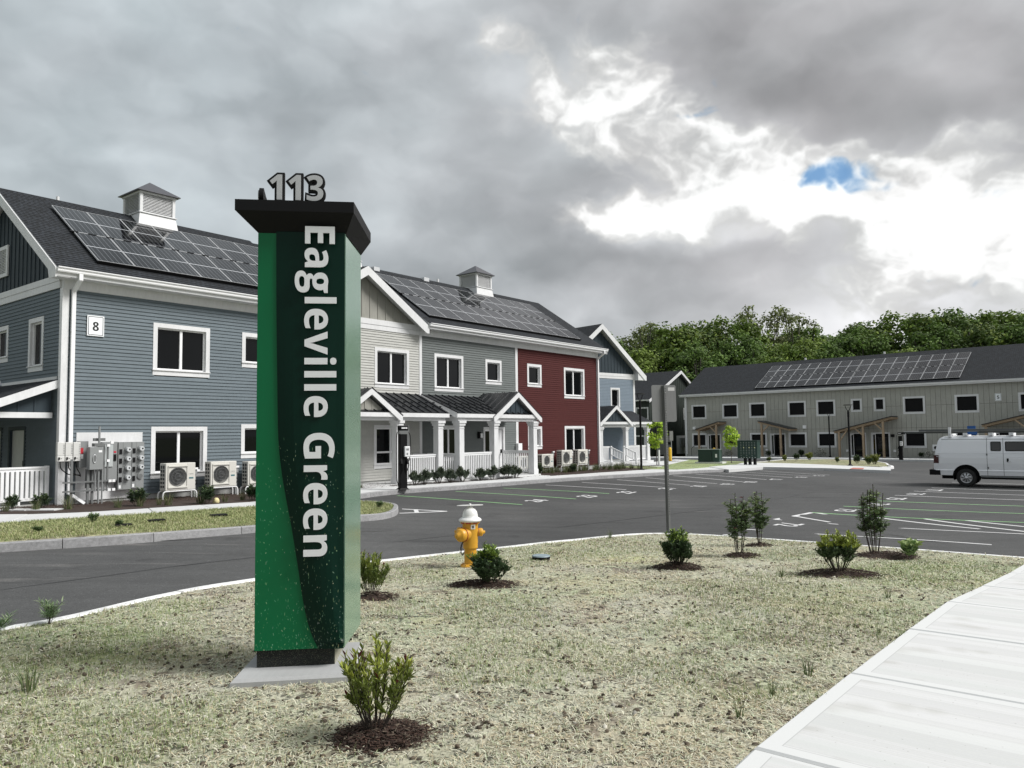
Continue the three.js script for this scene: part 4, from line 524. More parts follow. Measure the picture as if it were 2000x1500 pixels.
// ---------------------------------------------------------------- row house: cream, grey and red
const b2 = thing('row_house', 'row house in cream, grey and dark red clapboard with white porches and solar roof', 'house', [-3.87, 0, -32.44], 51.6 * Math.PI / 180);
{
  const h = b2, zR = -4.3, yR = 9.5, D = -8.6, X1 = 14.0;
  const W = { w1: [-2.52, -0.65, 3.54, 5.14], w2: [0.85, 2.7, 3.52, 5.14], w3: [4.23, 5.41, 3.96, 5.12], r1: [7.43, 8.62, 3.97, 5.12], r2: [10.63, 12.59, 3.49, 5.12], l0: [-2.56, -0.65, 0.33, 2.06], l1: [0.85, 2.72, 0.5, 2.04], l3: [7.43, 8.6, 0.86, 2.0], l4: [10.62, 12.55, 0.44, 2.02] };
  const H = Object.values(W).map(hole); H.push([4.1, 5.55, -0.3, 1.95]);
  part('wall', bgeo((b) => { const q = new B(basis([0, 0, -1], [0, 1, 0], [1, 0, 0])); q.prism([[0.13, -0.8], [-D - 0.13, -0.8], [-D - 0.13, 6.1], [-zR, yR - 0.2], [0.13, 6.1]], -6.3, X1 - 0.13); const s = new B(); s.prism([[-6.3, 6.1], [-0.1, 6.1], [-3.2, 7.95]], -3, -0.13); b.p = q.p.concat(s.p); b.n = q.n.concat(s.n); b.u = q.u.concat(s.u); }), MT.wall, h);
  part('foundation', new B().box(-6.4, -0.9, D, X1 - 0.02, -0.12, -0.01).geo(), MT.concreteDim, h);
  stuffPart('siding', laps(FRONT, -6.4, -0.05, -0.12, 5.86, 0.105, H), MT.cream, h).userData.label = 'cream clapboard siding'; stuffPart('siding', laps(FRONT, 0.08, 6.48, -0.12, 5.86, 0.105, H), MT.sage, h).userData.label = 'grey clapboard siding'; stuffPart('siding', laps(FRONT, 6.64, 13.86, -0.12, 5.86, 0.105, H), MT.red, h).userData.label = 'dark red clapboard siding';
  for (const [p, q] of [[-0.06, 0.09], [6.47, 6.65], [-6.5, -6.38]]) part('trim_board', new B().box(p, -0.2, -0.13, q, 5.83, 0.034).geo(), MT.trim, h); part('corner_board', new B().box(13.85, -0.4, -0.14, 14.03, 5.83, 0.032).geo(), MT.trim, h);
  part('frieze_board', bgeo((b) => { b.box(0.0, 5.83, -0.13, X1 + 0.02, 6.14, 0.04); b.box(-6.5, 5.83, -0.13, -0.001, 6.02, 0.045).box(-6.5, 6.025, -0.13, -0.001, 6.24, 0.06); }), MT.trim, h);
  part('soffit', bgeo((b) => { b.box(0.12, 6.1, 0.041, X1 + 0.3, 6.13, 0.45).box(0.12, 6.12, 0.43, X1 + 0.3, 6.30, 0.452); }), MT.trim, h);
  const f = slope(h, null, 0.1, X1 + 0.3, 0.45, 6.33, zR, yR); slope(h, null, -5.8, 0.1, -2.1, 8.04, zR, yR); slope(h, null, -5.8, X1 + 0.3, 2 * zR - 0.45, 6.33, zR, yR); gutter(h, null, 0.12, X1 + 0.32, 0.45, 6.33);
  part('rake_board', bgeo((b) => { const q = new B(basis([0, 0, -1], [0, 1, 0], [1, 0, 0], [X1 + 0.3, 0, 0])); for (const s of [-1, 1]) { const e = -zR + s * 4.75; q.prism([[-zR, yR - 0.02], [e, 6.31], [e, 6.05], [e - s * 0.3, 6.05], [-zR, yR - 0.33]], s > 0 ? 0 : 0.001, s > 0 ? 0.035 : 0.036); } b.p = q.p; b.n = q.n; b.u = q.u; }), MT.trim, h);
  crossGable(h, -3.2, 3.34, 6.2, 8.22, -2.6, 0.4, { rake: 0.27 }); panels(h, FRONT, MT.taupe, -5.66, -0.2, 6.245, (u) => 7.98 - Math.abs(u + 3.2) * 0.605, 0.415);
  part('gable_soffit', bgeo((b) => { for (const s of [-1, 1]) b.quad([-3.2, 8.02, 0], [-3.2 + s * 3.3, 6.02, 0], [-3.2 + s * 3.3, 6.02, 0.4], [-3.2, 8.02, 0.4]); }), MT.trim, h);
  window_(h, FRONT, ...W.w1, { panes: 2 }); window_(h, FRONT, ...W.w2, { panes: 2 }); window_(h, FRONT, ...W.w3); window_(h, FRONT, ...W.r1); window_(h, FRONT, ...W.r2, { panes: 2 }); window_(h, FRONT, ...W.l0, { panes: 2, split: 0.33 }); window_(h, FRONT, ...W.l1, { panes: 2 }); window_(h, FRONT, ...W.l3); window_(h, FRONT, ...W.l4, { panes: 2 });
  door_(h, FRONT, 4.05, 5.6, -0.2, 1.97, { side: 0.42 });
  part('downspout', bgeo((b) => { b.bar([13.92, 6.2, 0.52], [13.92, 6.05, 0.52], 0.075, 0.1, [1, 0, 0]).bar([13.92, 6.08, 0.52], [13.92, 5.8, 0.1], 0.075, 0.1, [1, 0, 0]).bar([13.92, 5.82, 0.085], [13.92, -0.1, 0.085], 0.075, 0.1, [1, 0, 0]); }), MT.vinyl, h);
  solar(h, f.F, 0.62, 0.62, 11, 1.06, 2.08, 8); cupola(h, 8.55, zR, yR); cupola(h, -0.72, zR, yR); part('vent_pipe', new B().cyl(5.9, 9.1, 9.75, -4.6, 0.06, 0.06, 10).geo(), MT.trim, h);
  part('ridge_bracket', bgeo((b) => { for (const u of [1.0, 4.3]) b.box(u, yR - 0.16, zR + 0.05, u + 0.35, yR + 0.03, zR + 0.3); }), MT.alu, h);
  // porch roofs: a shed with a small gable over each entrance
  const porch = (u0, u1, zf, uc, half, gl) => {
    slope(h, null, u0, u1, zf, 2.5, 0.02, 3.32, { seam: 1, guards: 1, thick: 0.1 }); part('fascia', bgeo((b) => { b.box(u0, 2.33, zf - 0.03, u1, 2.5, zf + 0.012) }), MT.trim, h);
    const tan = 0.64, yR2 = 2.36 + half * tan + 0.02; crossGable(h, uc, half, 2.36, yR2, -0.02, zf + 0.03, { seam: 1, rake: 0.17, thick: 0.1 });
    part('porch_rake', bgeo((b) => { for (const u of gl) { const q = new B(basis([0, 0, -1], [0, 1, 0], [1, 0, 0], [u, 0, 0])); q.prism([[0, 3.34], [-zf, 2.52], [-zf, 2.32], [-zf + 0.05, 2.32], [0, 3.12]], -0.02, 0.025); b.p.push(...q.p); b.n.push(...q.n); b.u.push(...q.u); } }), MT.trim, h);
    part('porch_soffit', bgeo((b) => b.box(u0, 2.36, 0.02, u1, 2.385, zf - 0.03)), MT.trim, h);
    return [yR2, tan];
  };
  const p1 = porch(-6.05, -0.1, 1.76, -4.24, 1.52, [-0.1]); panels(h, new THREE.Matrix4().makeTranslation(0, 0, 1.62), MT.taupe, -5.5, -2.98, 2.37, (u) => p1[0] - 0.3 - Math.abs(u + 4.24) * p1[1], 0.36);
  const p2 = porch(0.06, 5.6, 2.06, 4.03, 1.72, [0.06]); panels(h, new THREE.Matrix4().makeTranslation(0, 0, 1.94), MT.navy, 2.62, 5.44, 2.37, (u) => p2[0] - 0.32 - Math.abs(u - 4.03) * p2[1], 0.352);
  part('porch_beam', bgeo((b) => { b.box(-6.0, 2.2, 1.38, -0.2, 2.36, 1.63); b.box(0.2, 2.2, 1.72, 5.56, 2.36, 1.97); b.box(-0.45, 2.2, 0.04, -0.25, 2.35, 1.38).box(5.3, 2.2, 0.04, 5.5, 2.35, 1.72).box(0.25, 2.2, 0.04, 0.45, 2.35, 1.72); }), MT.trim, h);
  for (const [u, z] of [[-5.78, 1.5], [-2.72, 1.5], [-0.47, 1.5], [0.4, 1.85], [2.6, 1.85], [5.4, 1.85]]) column(h, u, z, -0.25, 2.2, 0.28);
  railing(h, [-2.55, 1.5], [-0.62, 1.5], -0.2, 0.85, 0.108); railing(h, [0.56, 1.85], [2.45, 1.85], -0.2, 0.87, 0.108); railing(h, [5.4, 0.06], [5.4, 1.68], -0.2, 0.85, 0.11); railing(h, [0.4, 0.06], [0.4, 1.68], -0.2, 0.85, 0.11); railing(h, [-0.45, 0.06], [-0.45, 1.34], -0.2, 0.85, 0.11);
  part('porch_floor', new B().box(-6.2, -0.7, 0.04, -0.15, -0.19, 1.72).box(0.15, -0.7, 0.04, 5.7, -0.2, 2.05).geo(), MT.concrete, h);
  part('wall_lamp', new B().box(3.62, 1.45, 0.03, 3.76, 1.75, 0.14).geo(), MT.black, h); part('wall_lamp_glass', new B().box(3.70, 1.48, 0.1405, 3.80, 1.68, 0.19).geo(), MT.vinyl, h); part('meter_box', new B().box(6.42, 0.82, 0.03, 6.72, 1.18, 0.2).geo(), MT.vinyl, h);
}

// ---------------------------------------------------------------- light blue gabled house beyond the red one
const b3 = thing('house', 'light blue gabled house with a white railed porch beyond the red house', 'house', [9.36, 0, -59.1], 40 * Math.PI / 180);
{
  const h = b3, uc = -3.85, yE = 5.95, yR = 9.62, half = 4.8, X0 = -7.6;
  part('wall', bgeo((b) => b.prism([[X0 + 0.1, -1], [-0.1, -1], [-0.1, 5.9], [uc, 9.2], [X0 + 0.1, 5.9]], -12, -0.13)), MT.wall, h); part('foundation', new B().box(X0, -1.2, -12, -0.02, -0.3, -0.01).geo(), MT.concreteDim, h);
  const nw = [-2.69, -1.67, 3.44, 4.98], hl = [hole(nw), [-5.1, -4.0, -0.5, 1.85]]; stuffPart('siding', laps(FRONT, X0, -0.12, -0.3, 5.68, 0.11, hl), MT.slate, h);
  panels(h, FRONT, MT.navy, X0 + 0.3, -0.1, 6.06, (u) => 9.2 - Math.abs(u - uc) * 0.765, 0.34, false); part('band_board', new B().box(X0, 5.66, -0.1, 0.02, 5.84, 0.04).box(X0, 5.845, -0.1, 0.02, 6.06, 0.055).geo(), MT.trim, h); part('corner_board', new B().box(-0.17, -0.4, -0.16, 0.03, 5.66, 0.035).geo(), MT.trim, h);
  crossGable(h, uc, half, yE, yR, -12, 0.4, { rake: 0.3 }); part('eave_return', new B().prism([[0.03, 5.62], [0.93, 5.62], [0.93, 5.95], [0.03, 6.55]], 0.02, 0.39).geo(), MT.trim, h); part('gable_soffit', bgeo((b) => { for (const s of [-1, 1]) b.quad([uc, yR - 0.16, -0.02], [uc + s * half, yE - 0.16, -0.02], [uc + s * half, yE - 0.16, 0.4], [uc, yR - 0.16, 0.4]); }), MT.trim, h);
  window_(h, FRONT, ...nw); door_(h, FRONT, -5.1, -3.95, -0.38, 1.9, {}); stuffPart('siding', laps(basis([0, 0, -1], [0, 1, 0], [1, 0, 0]), 0.1, 12, -0.3, 5.7, 0.11), MT.slate, h);
  slope(h, null, -5.9, -0.35, 1.95, 2.42, 0.02, 3.25, { thick: 0.1 }); part('fascia', new B().box(-5.9, 2.22, 1.92, -0.35, 2.42, 1.965).geo(), MT.trim, h); crossGable(h, -4.25, 1.7, 2.3, 3.55, -0.02, 2.0, { rake: 0.18, thick: 0.1 }); panels(h, new THREE.Matrix4().makeTranslation(0, 0, 1.85), MT.navy, -5.5, -2.95, 2.2, (u) => 3.25 - Math.abs(u + 4.25) * 0.735, 0.33, false);
  part('porch_beam', new B().box(-5.85, 2.02, 1.55, -0.45, 2.18, 1.8).geo(), MT.trim, h); for (const u of [-5.65, -3.0, -0.65]) column(h, u, 1.7, -0.4, 2.02, 0.27);
  railing(h, [-5.5, 1.7], [-4.75, 1.7], -0.4, 0.66, 0.09); railing(h, [-2.85, 1.7], [-0.8, 1.7], -0.4, 0.66, 0.09); railing(h, [-0.65, 0.1], [-0.65, 1.55], -0.4, 0.66, 0.1);
  part('porch_floor', new B().box(-5.95, -1.2, 0.04, -0.3, -0.42, 2.0).geo(), MT.trim, h); for (const u of [-4.62, -3.3]) { const r = sub('stair_railing', h); part('stair_rail', bgeo((b) => { b.bar([u, 0.62, 1.75], [u, 0.2, 2.9], 0.06, 0.06).bar([u, 0.1, 1.75], [u, -0.35, 2.9], 0.05, 0.05).cbox(u, 0.1, 1.75, 0.1, 1.2, 0.1).cbox(u, -0.25, 2.92, 0.1, 1.0, 0.1); for (let i = 1; i < 8; i++) b.cbox(u, 0.36 - i * 0.052, 1.75 + i * 0.145, 0.04, 0.56, 0.04); }), MT.vinyl, r); }
  part('steps', new B().box(-4.6, -1.2, 2.001, -3.3, -0.58, 2.4).box(-4.6, -1.2, 2.401, -3.3, -0.74, 2.9).geo(), MT.concreteDim, h);
}

// ---------------------------------------------------------------- dark green house far behind
const b4 = thing('house', 'dark green house with white rakes between the blue gable and the long grey building', 'house', [15.34, 0, -86.65], 45.8 * Math.PI / 180);
{
  const h = b4, M = basis([0, 0, 1], [0, 1, 0], [-1, 0, 0]);
  part('wall', bgeo((b) => b.prism([[0.1, -1.3], [8.0, -1.3], [8.0, 7.0], [6.3, 8.5], [0.1, 5.3]], -16, -0.1)), MT.wall, h);
  panels(h, FRONT, MT.green, 0.0, 8.1, -1.0, (u) => (u < 6.3 ? 5.25 + u * 0.525 : 8.55 - (u - 6.3) * 0.62), 0.4, false); panels(h, GABLE_LEFT(0), MT.green, -16, 0.0, -1.0, () => 5.2, 0.4, false);
  slope(h, M, -16, 0.35, 0.45, 5.25, -6.3, 8.85); slope(h, M, -16, 0.35, -8.8, 7.25, -6.3, 8.85); part('rake_board', bgeo((b) => { b.prism([[-0.45, 5.22], [6.3, 8.82], [6.3, 8.5], [-0.45, 4.93]], 0.35, 0.39); b.prism([[6.3, 8.82], [8.8, 7.22], [8.8, 6.92], [6.3, 8.5]], 0.3505, 0.3905); }), MT.trim, h); part('gable_soffit', bgeo((b) => { b.quad([6.3, 8.66, -0.1], [8.8, 7.06, -0.1], [8.8, 7.06, 0.35], [6.3, 8.66, 0.35]); b.quad([-0.4, 5.05, -0.1], [6.3, 8.66, -0.1], [6.3, 8.66, 0.35], [-0.4, 5.05, 0.35]); }), MT.trim, h);
  gutter(h, M, -16, 0.38, 0.45, 5.27); window_(h, GABLE_LEFT(0), -1.75, -0.1, 3.02, 4.46, { panes: 2, cw: 0.16 }); window_(h, FRONT, 7.1, 8.0, 3.05, 4.46, { cw: 0.16 }); window_(h, GABLE_LEFT(0), -2.4, -0.6, -0.2, 1.3, { panes: 2, cw: 0.16 });
  part('meter_backboard', new B().box(5.4, -0.92, 0.035, 7.2, 1.2, 0.06).geo(), MT.trim, h); part('meter_cabinet', bgeo((b) => { b.box(6.0, -0.2, 0.061, 7.0, 0.9, 0.25); b.box(6.5, 0.1, 0.2505, 6.8, 0.7, 0.32).box(6.1, -0.9, 0.061, 6.2, -0.2, 0.16).box(6.55, -0.9, 0.061, 6.65, -0.2, 0.16); }), MT.pvc, h);
  part('utility_cabinet', bgeo((b) => { b.box(0.6, -0.9, 0.5, 1.6, 0.5, 0.9); b.box(2.2, -0.9, 0.6, 3.0, 0.2, 0.9); }), MT.pvc, h); part('heat_pump', bgeo((b) => { b.box(0.5, 0.62, 0.6, 1.3, 1.3, 0.95); b.box(2.1, 0.5, 0.6, 2.9, 1.2, 0.95).box(2.2, -0.7, 0.901, 2.9, 0.1, 1.0); }), MT.acBeige, h);
}

// ---------------------------------------------------------------- long grey building, number 5
const b5 = thing('apartment_building', 'long grey vertical-board building with the number 5 plate and timber porch roofs', 'building', [18.98, 0, -85.0], -44.2 * Math.PI / 180);
{
  const h = b5, X = 46, zR = -5.2, yR = 9.0, U = [[0.83, 2.64], [4.52, 6.37], [7.6, 9.42], [11.71, 13.55], [14.57, 16.4]].map(([a, b]) => [a, b, 2.98, 4.54]).concat([[17.86, 18.86, 3.31, 4.54], [19.92, 20.91, 3.31, 4.56], [22.42, 24.25, 2.99, 4.55], [26.59, 28.43, 2.99, 4.54], [31.26, 33.1, 2.99, 4.53], [35, 36.8, 2.99, 4.53]]);
  const Lw = [[0.81, 2.6], [4.55, 6.32], [7.6, 9.43], [11.71, 13.53], [14.57, 16.39], [22.39, 24.24], [26.5, 28.3]].map(([a, b]) => [a, b, -0.02, 1.45]); const Dr = [[2.66, 4.27], [9.76, 11.39], [17.62, 19.13], [19.56, 21.2], [29.4, 31.0]].map(([a, b]) => [a, b, -0.9, 1.37]);
  part('wall', bgeo((b) => { const q = new B(basis([0, 0, -1], [0, 1, 0], [1, 0, 0])); q.prism([[0.13, -1.4], [10.3, -1.4], [10.3, 5.5], [5.2, yR - 0.2], [0.13, 5.5]], 0.1, X); b.p = q.p; b.n = q.n; b.u = q.u; }), MT.wall, h); part('foundation', new B().box(0, -1.4, -10.4, X, -0.86, 0.015).geo(), MT.concreteDim, h);
  const clad = new B(); const H = [...U, ...Lw, ...Dr].map(hole); const r = rng(31); for (let u = 0.1; u < X; u += 0.41) { for (const [y0, y1] of [[-0.86, 1.75], [1.765, 3.72], [3.735, 5.42]]) { const e = Math.min(u + 0.4, X); clad.uvOff = [r() * 2, r() * 2]; const t3 = 0.012 + 0.003 * r(); const cols = [u + 0.008, e]; for (const [a, b] of H) for (const q of [a, b]) if (q > u + 0.02 && q < e - 0.02) cols.push(q); cols.sort((p, q) => p - q);
    for (let k = 0; k < cols.length - 1; k++) { const m = (cols[k] + cols[k + 1]) / 2; let seg = [[y0, y1]]; for (const [a, b, c, d] of H) if (m > a && m < b) seg = seg.flatMap(([s, t]) => (d <= s || c >= t ? [[s, t]] : [[s, c], [d, t]].filter(([p, q]) => q - p > 0.01))); for (const [s, t] of seg) clad.box(cols[k], s, -0.02, cols[k + 1], t, t3); } } clad.box(u - 0.014, -0.86, -0.02, u + 0.006, -0.85, 0.0); }
  stuffPart('cladding', clad.geo(), MT.clay, h); part('backing', new B().box(0.05, -0.86, -0.12, X, 5.45, -0.1).geo(), MT.dark, h);
  part('corner_board', new B().box(-0.05, -1.0, -0.16, 0.1, 5.42, 0.03).geo(), MT.trim, h); part('frieze_board', new B().box(-0.05, 5.42, -0.13, X, 5.5, 0.03).geo(), MT.trim, h); part('soffit', new B().box(-0.4, 5.42, 0.031, X, 5.45, 0.45).box(-0.4, 5.45, 0.43, X, 5.6, 0.452).geo(), MT.trim, h);
  const f = slope(h, null, -0.4, X, 0.45, 5.65, zR, yR); slope(h, null, -0.4, X, 2 * zR - 0.45, 5.65, zR, yR); gutter(h, null, -0.42, X, 0.45, 5.67); part('rake_board', bgeo((b) => { const q = new B(GABLE_LEFT(-0.4)); for (const s of [1, -1]) { const e = zR + s * 5.65; q.prism([[zR, yR - 0.02], [e, 5.63], [e, 5.4], [zR, yR - 0.3]], s > 0 ? 0 : 0.001, s > 0 ? 0.03 : 0.031); } b.p = q.p; b.n = q.n; b.u = q.u; }), MT.black, h);
  part('downspout', bgeo((b) => { b.bar([0.2, 5.55, 0.5], [0.2, 5.3, 0.1], 0.08, 0.1, [1, 0, 0]).bar([0.2, 5.32, 0.085], [0.2, -0.8, 0.085], 0.08, 0.1, [1, 0, 0]); }), MT.vinyl, h);
  for (const w of [...U, ...Lw]) window_(h, FRONT, ...w, { cw: 0.17, sill: 0.19, d: 0.16, sash: MT.dark }); for (const d of Dr) door_(h, FRONT, ...d, { leaf: MT.dark, side: 0.2, glass: 1 });
  stuffPart('siding', laps(GABLE_LEFT(0), -10.3, -0.1, -0.9, 5.5, 0.4), MT.clay, h);
  solar(h, f.F, 8.3, 0.55, 18, 1.04, 2.42, 8); plate(h, 'number_plate', FRONT, 29.62, 30.08, 3.9, 4.53, 0.05, numberPlate('5', 0.46, 0.63));
  part('vent_pipe', new B().cyl(11.3, 8.8, 9.25, -5.5, 0.1, 0.1, 10).cyl(19.2, 8.8, 9.25, -5.5, 0.1, 0.1, 10).geo(), MT.trim, h);
  part('wall_vent', new B().box(1.02, 1.89, 0.02, 1.34, 2.17, 0.2).box(13.24, 1.82, 0.02, 13.55, 2.14, 0.2).box(9.3, -0.35, 0.02, 9.5, -0.2, 0.15).box(17.3, -0.4, 0.02, 17.5, -0.2, 0.15).box(21.5, -0.4, 0.02, 21.7, -0.2, 0.15).geo(), MT.vinyl, h); part('exhaust_vent', new B().box(24.7, -0.3, 0.02, 25.25, 0.28, 0.06).geo(), MT.vinyl, h); part('exhaust_hood', new B(basis([1, 0, 0], [0, 0, 1], [0, -1, 0], [24.98, 0.0, 0.06])).cyl(0, 0, 0.06, 0, 0.15, 0.15, 14).geo(), MT.black, h);
  // timber porch roofs: [low end, y, high end, y, posts]
  for (const [ua, ya, ub, yb, posts, br] of [[2.29, 1.83, 4.95, 2.6, [2.6, 4.65], [[4.65, -1]]], [12.6, 1.78, 9.31, 2.6, [11.62, 9.67], [[9.67, 1]]], [16.84, 1.5, 21.95, 2.75, [17.28, 19.44, 21.18], [[17.28, 1], [19.44, -1], [21.18, -1]]], [28.93, 1.9, 32.4, 2.75, [29.2, 32.0], [[32.0, -1]]]]) {
    const c = sub('porch_roof', h), s = (yb - ya) / (ub - ua), y = (u) => ya + (u - ua) * s, zf = 1.75; const lo = Math.min(ua, ub), hi = Math.max(ua, ub);
    part('roof_sheet', bgeo((b) => { b.prism([[lo, y(lo) + 0.01], [hi, y(hi) + 0.01], [hi, y(hi) + 0.07], [lo, y(lo) + 0.07]], 0.03, zf + 0.1); }), MT.seam, c); part('rafters', bgeo((b) => { b.bar([lo, y(lo) - 0.085, 1.6], [hi, y(hi) - 0.085, 1.6], 0.1, 0.18); b.bar([lo, y(lo) - 0.085, 0.12], [hi, y(hi) - 0.085, 0.12], 0.1, 0.18); for (const u of [lo + 0.06, hi - 0.06, ...posts]) b.bar([u, y(u) - 0.09, 0.17], [u, y(u) - 0.09, 1.545], 0.09, 0.17); }), MT.wood, c);
    for (const u of posts) part('timber_post', new B().box(u - 0.085, -0.95, 1.515, u + 0.085, y(u) - 0.18, 1.685).geo(), MT.wood, c);
    for (const [u, dsg] of br) part('brace', bgeo((b) => b.bar([u + dsg * 0.08, y(u) - 0.95, 1.6], [u + dsg * 0.72, y(u + dsg * 0.72) - 0.18, 1.6], 0.1, 0.11)), MT.wood, c);
    part('step', new B().box(lo + 0.2, -1.3, 0.02, hi - 0.3, -0.89, 1.9).geo(), MT.concreteDim, c);
  }
  part('handrail', bgeo((b) => b.tube([[2.1, -0.9, 2.3], [2.1, -0.1, 2.3], [2.3, 0.15, 1.9], [2.7, 0.15, 1.4], [2.7, -0.9, 1.4]], 0.025, 6)), MT.black, h);
  { const l = part('wall_lamp', new B().box(21.35, 0.95, 0.03, 21.6, 1.2, 0.3).geo(), MT.black, h); }
}

// ---------------------------------------------------------------- the green monument sign
{
  const s = thing('monument_sign', 'tall dark and light green monument sign with white vertical lettering and 113 on top', 'sign', [-1.81, 0, -5.47], 7.4 * Math.PI / 180);
  const spat = (seed, dens, base, n, tops) => canvasTex(512, 1024, (x, w, h) => { const r = rng(seed); x.fillStyle = base; x.fillRect(0, 0, w, h); for (let i = 0; i < n; i++) { const t = Math.pow(r(), dens); const y = h - t * h * tops, px = r() * w; x.fillStyle = `rgba(${170 + r() * 40},${172 + r() * 40},${140 + r() * 40},${0.35 + 0.5 * r()})`; x.save(); x.translate(px, y); x.rotate(r() * 3); x.fillRect(0, 0, 1.5 + r() * 6, 1 + r() * 1.8); x.restore(); } });
  const litePaint = phys(1, 1, 1, 0.35, { specularIntensity: 0.5, map: spat(4, 2.6, '#04613a', 500, 0.45) }), darkPaint = phys(1, 1, 1, 0.38, { map: spat(8, 2.4, '#02231a', 700, 0.5), specularIntensity: 0.3 }), sidePaint = phys(0.13, 0.24, 0.165, 0.22, { clearcoat: 0.6, clearcoatRoughness: 0.2 }), plinth = std(1, 1, 1, 0.9, { map: spat(12, 0.9, '#161917', 3800, 1) }), tan = std(1, 1, 1, 0.9, { map: spat(15, 0.8, '#8f8c7d', 2600, 1) });
  const y0 = 0.165, y1 = 3.12, W = 0.613, dp = 0.64, k = 0.07; // plan slants back to the right
  const uvf = [[0, 0], [1, 0], [1, 1], [0, 1]];
  part('body', bgeo((b) => { b.quad([0, y0, 0], [W, y0, 0], [W, y1, 0], [0, y1, 0], uvf); b.quad([W + k, y0, -dp], [k, y0, -dp], [k, y1, -dp], [W + k, y1, -dp], uvf); b.quad([k, y0, -dp], [0, y0, 0], [0, y1, 0], [k, y1, -dp], uvf); b.quad([0, y0, 0], [k, y0, -dp], [W + k, y0, -dp], [W, y0, 0], uvf); }), litePaint, s);
  part('side_panel', bgeo((b) => { b.quad([W, y0, 0], [W + k, y0, -dp], [W + k, y1, -dp], [W, y1, 0], uvf); b.box(W - 0.012, y0, -0.01, W + 0.004, y1, 0.004); }), sidePaint, s);
  // dark front leaf, bowed forward, with a curved left edge
  { const edge = [[0.128, 3.12], [0.133, 2.6], [0.142, 2.1], [0.156, 1.6], [0.178, 1.4], [0.212, 1.2], [0.25, 1.0], [0.296, 0.72], [0.345, 0.42], [0.395, 0.25], [0.436, y0]]; const b = new B(), c = new THREE.CatmullRomCurve3(edge.map(([x, y]) => V(x, y, 0))).getPoints(48), N = 8; const bow = (x, y, xl) => 0.014 + 0.05 * Math.sin(Math.min(1, (x - xl) / 0.16) * Math.PI / 2) * sstep(y1, 1.6, y) * (1 - 0.55 * sstep(xl + 0.2, W, x)) ; const P = (i, j) => { const xl = c[i].x, x = xl + (W - 0.002 - xl) * j / N; return [x, c[i].y, bow(x, c[i].y, xl)]; }, U = (p) => [p[0] / W, (p[1] - y0) / (y1 - y0)];
    for (let i = 0; i < 48; i++) { for (let j = 0; j < N; j++) { const q = [P(i, j), P(i + 1, j), P(i + 1, j + 1), P(i, j + 1)]; b.quad(...q, q.map(U)); } const a = P(i, 0), d = P(i + 1, 0); b.quad([a[0], a[1], 0.001], [d[0], d[1], 0.001], d, a, [U(a), U(d), U(d), U(a)]); const e = P(i, N), f2 = P(i + 1, N); b.quad([f2[0], f2[1], 0], [e[0], e[1], 0], e, f2, [U(f2), U(e), U(e), U(f2)]); }
    part('front_leaf', b.geo(), darkPaint, s); }
  part('plinth', bgeo((b) => { const a = 0.012, e = 0.545, d = 0.6; b.quad([a, 0, -0.03], [e, 0, -0.03], [e, y0 + 0.01, -0.03], [a, y0 + 0.01, -0.03], uvf); b.quad([a, 0, -d], [a, 0, -0.03], [a, y0 + 0.01, -0.03], [a, y0 + 0.01, -d], uvf); b.quad([e, 0, -d], [a, 0, -d], [a, y0 + 0.01, -d], [e, y0 + 0.01, -d], uvf); }), plinth, s); part('plinth_side', bgeo((b) => b.quad([0.545, 0, -0.03], [0.575, 0, -0.6], [0.575, y0 + 0.01, -0.6], [0.545, y0 + 0.01, -0.03], uvf)), tan, s);
  // hopper-shaped cap
  part('cap', bgeo((b) => { const x0 = -0.138, x1 = 0.683, zf = 0.12, zb = -0.73, yt = 3.318, yf = 3.24, q = 0.075; const T4 = [[x0, yt, zf], [x1, yt, zf], [x1 + q, yt, zb], [x0 + q, yt, zb]], F4 = T4.map(([x, , z]) => [x, yf, z]), N4 = [[0, y1 - 0.01, 0.0], [W + 0.004, y1 - 0.01, 0.0], [W + k + 0.004, y1 - 0.01, -dp], [k, y1 - 0.01, -dp]]; b.quad(...T4); for (let i = 0; i < 4; i++) { const j = (i + 1) % 4; b.quad(F4[i], F4[j], T4[j], T4[i]); b.quad(N4[i], N4[j], F4[j], F4[i]); } }), MT.black, s);
  // vertical lettering, read from top to bottom
  { const g = new TextGeometry('Eagleville Green', { font: FONT, size: 0.209, depth: 0.012, curveSegments: 8, bevelEnabled: false }); g.computeBoundingBox(); const L = g.boundingBox.max.x - g.boundingBox.min.x; const sc = 2.335 / L; g.scale(sc, 1, 1); const m = new THREE.Matrix4().makeTranslation(0.338, 3.175, 0.064).multiply(new THREE.Matrix4().makeRotationZ(-Math.PI / 2)); g.applyMatrix4(m); part('lettering', g, std(0.70, 0.71, 0.72, 0.45), s); }
  const figures = (str, size, m) => { const g = new TextGeometry(str, { font: FONT, size, depth: 0.03, curveSegments: 6, bevelEnabled: true, bevelSize: 0.021, bevelThickness: 0.004, bevelSegments: 1 }), f = new TextGeometry(str, { font: FONT, size, depth: 0.004, curveSegments: 6, bevelEnabled: true, bevelSize: 0.001, bevelThickness: 0.0005, bevelSegments: 1 }); g.applyMatrix4(m); f.applyMatrix4(m.clone().multiply(new THREE.Matrix4().makeTranslation(0, 0, 0.035))); const p = part('numerals', g, MT.black, s); part('numeral_face', f, std(0.42, 0.43, 0.44, 0.4), p); };
  figures('113', 0.212, new THREE.Matrix4().makeTranslation(0.085, 3.328, 0.06).multiply(new THREE.Matrix4().makeScale(0.80, 0.86, 1)));
  figures('113', 0.212, new THREE.Matrix4().makeTranslation(-0.05, 3.328, -0.62).multiply(new THREE.Matrix4().makeRotationY(-Math.PI / 2 + 0.1)).multiply(new THREE.Matrix4().makeScale(0.80, 0.86, 1)));
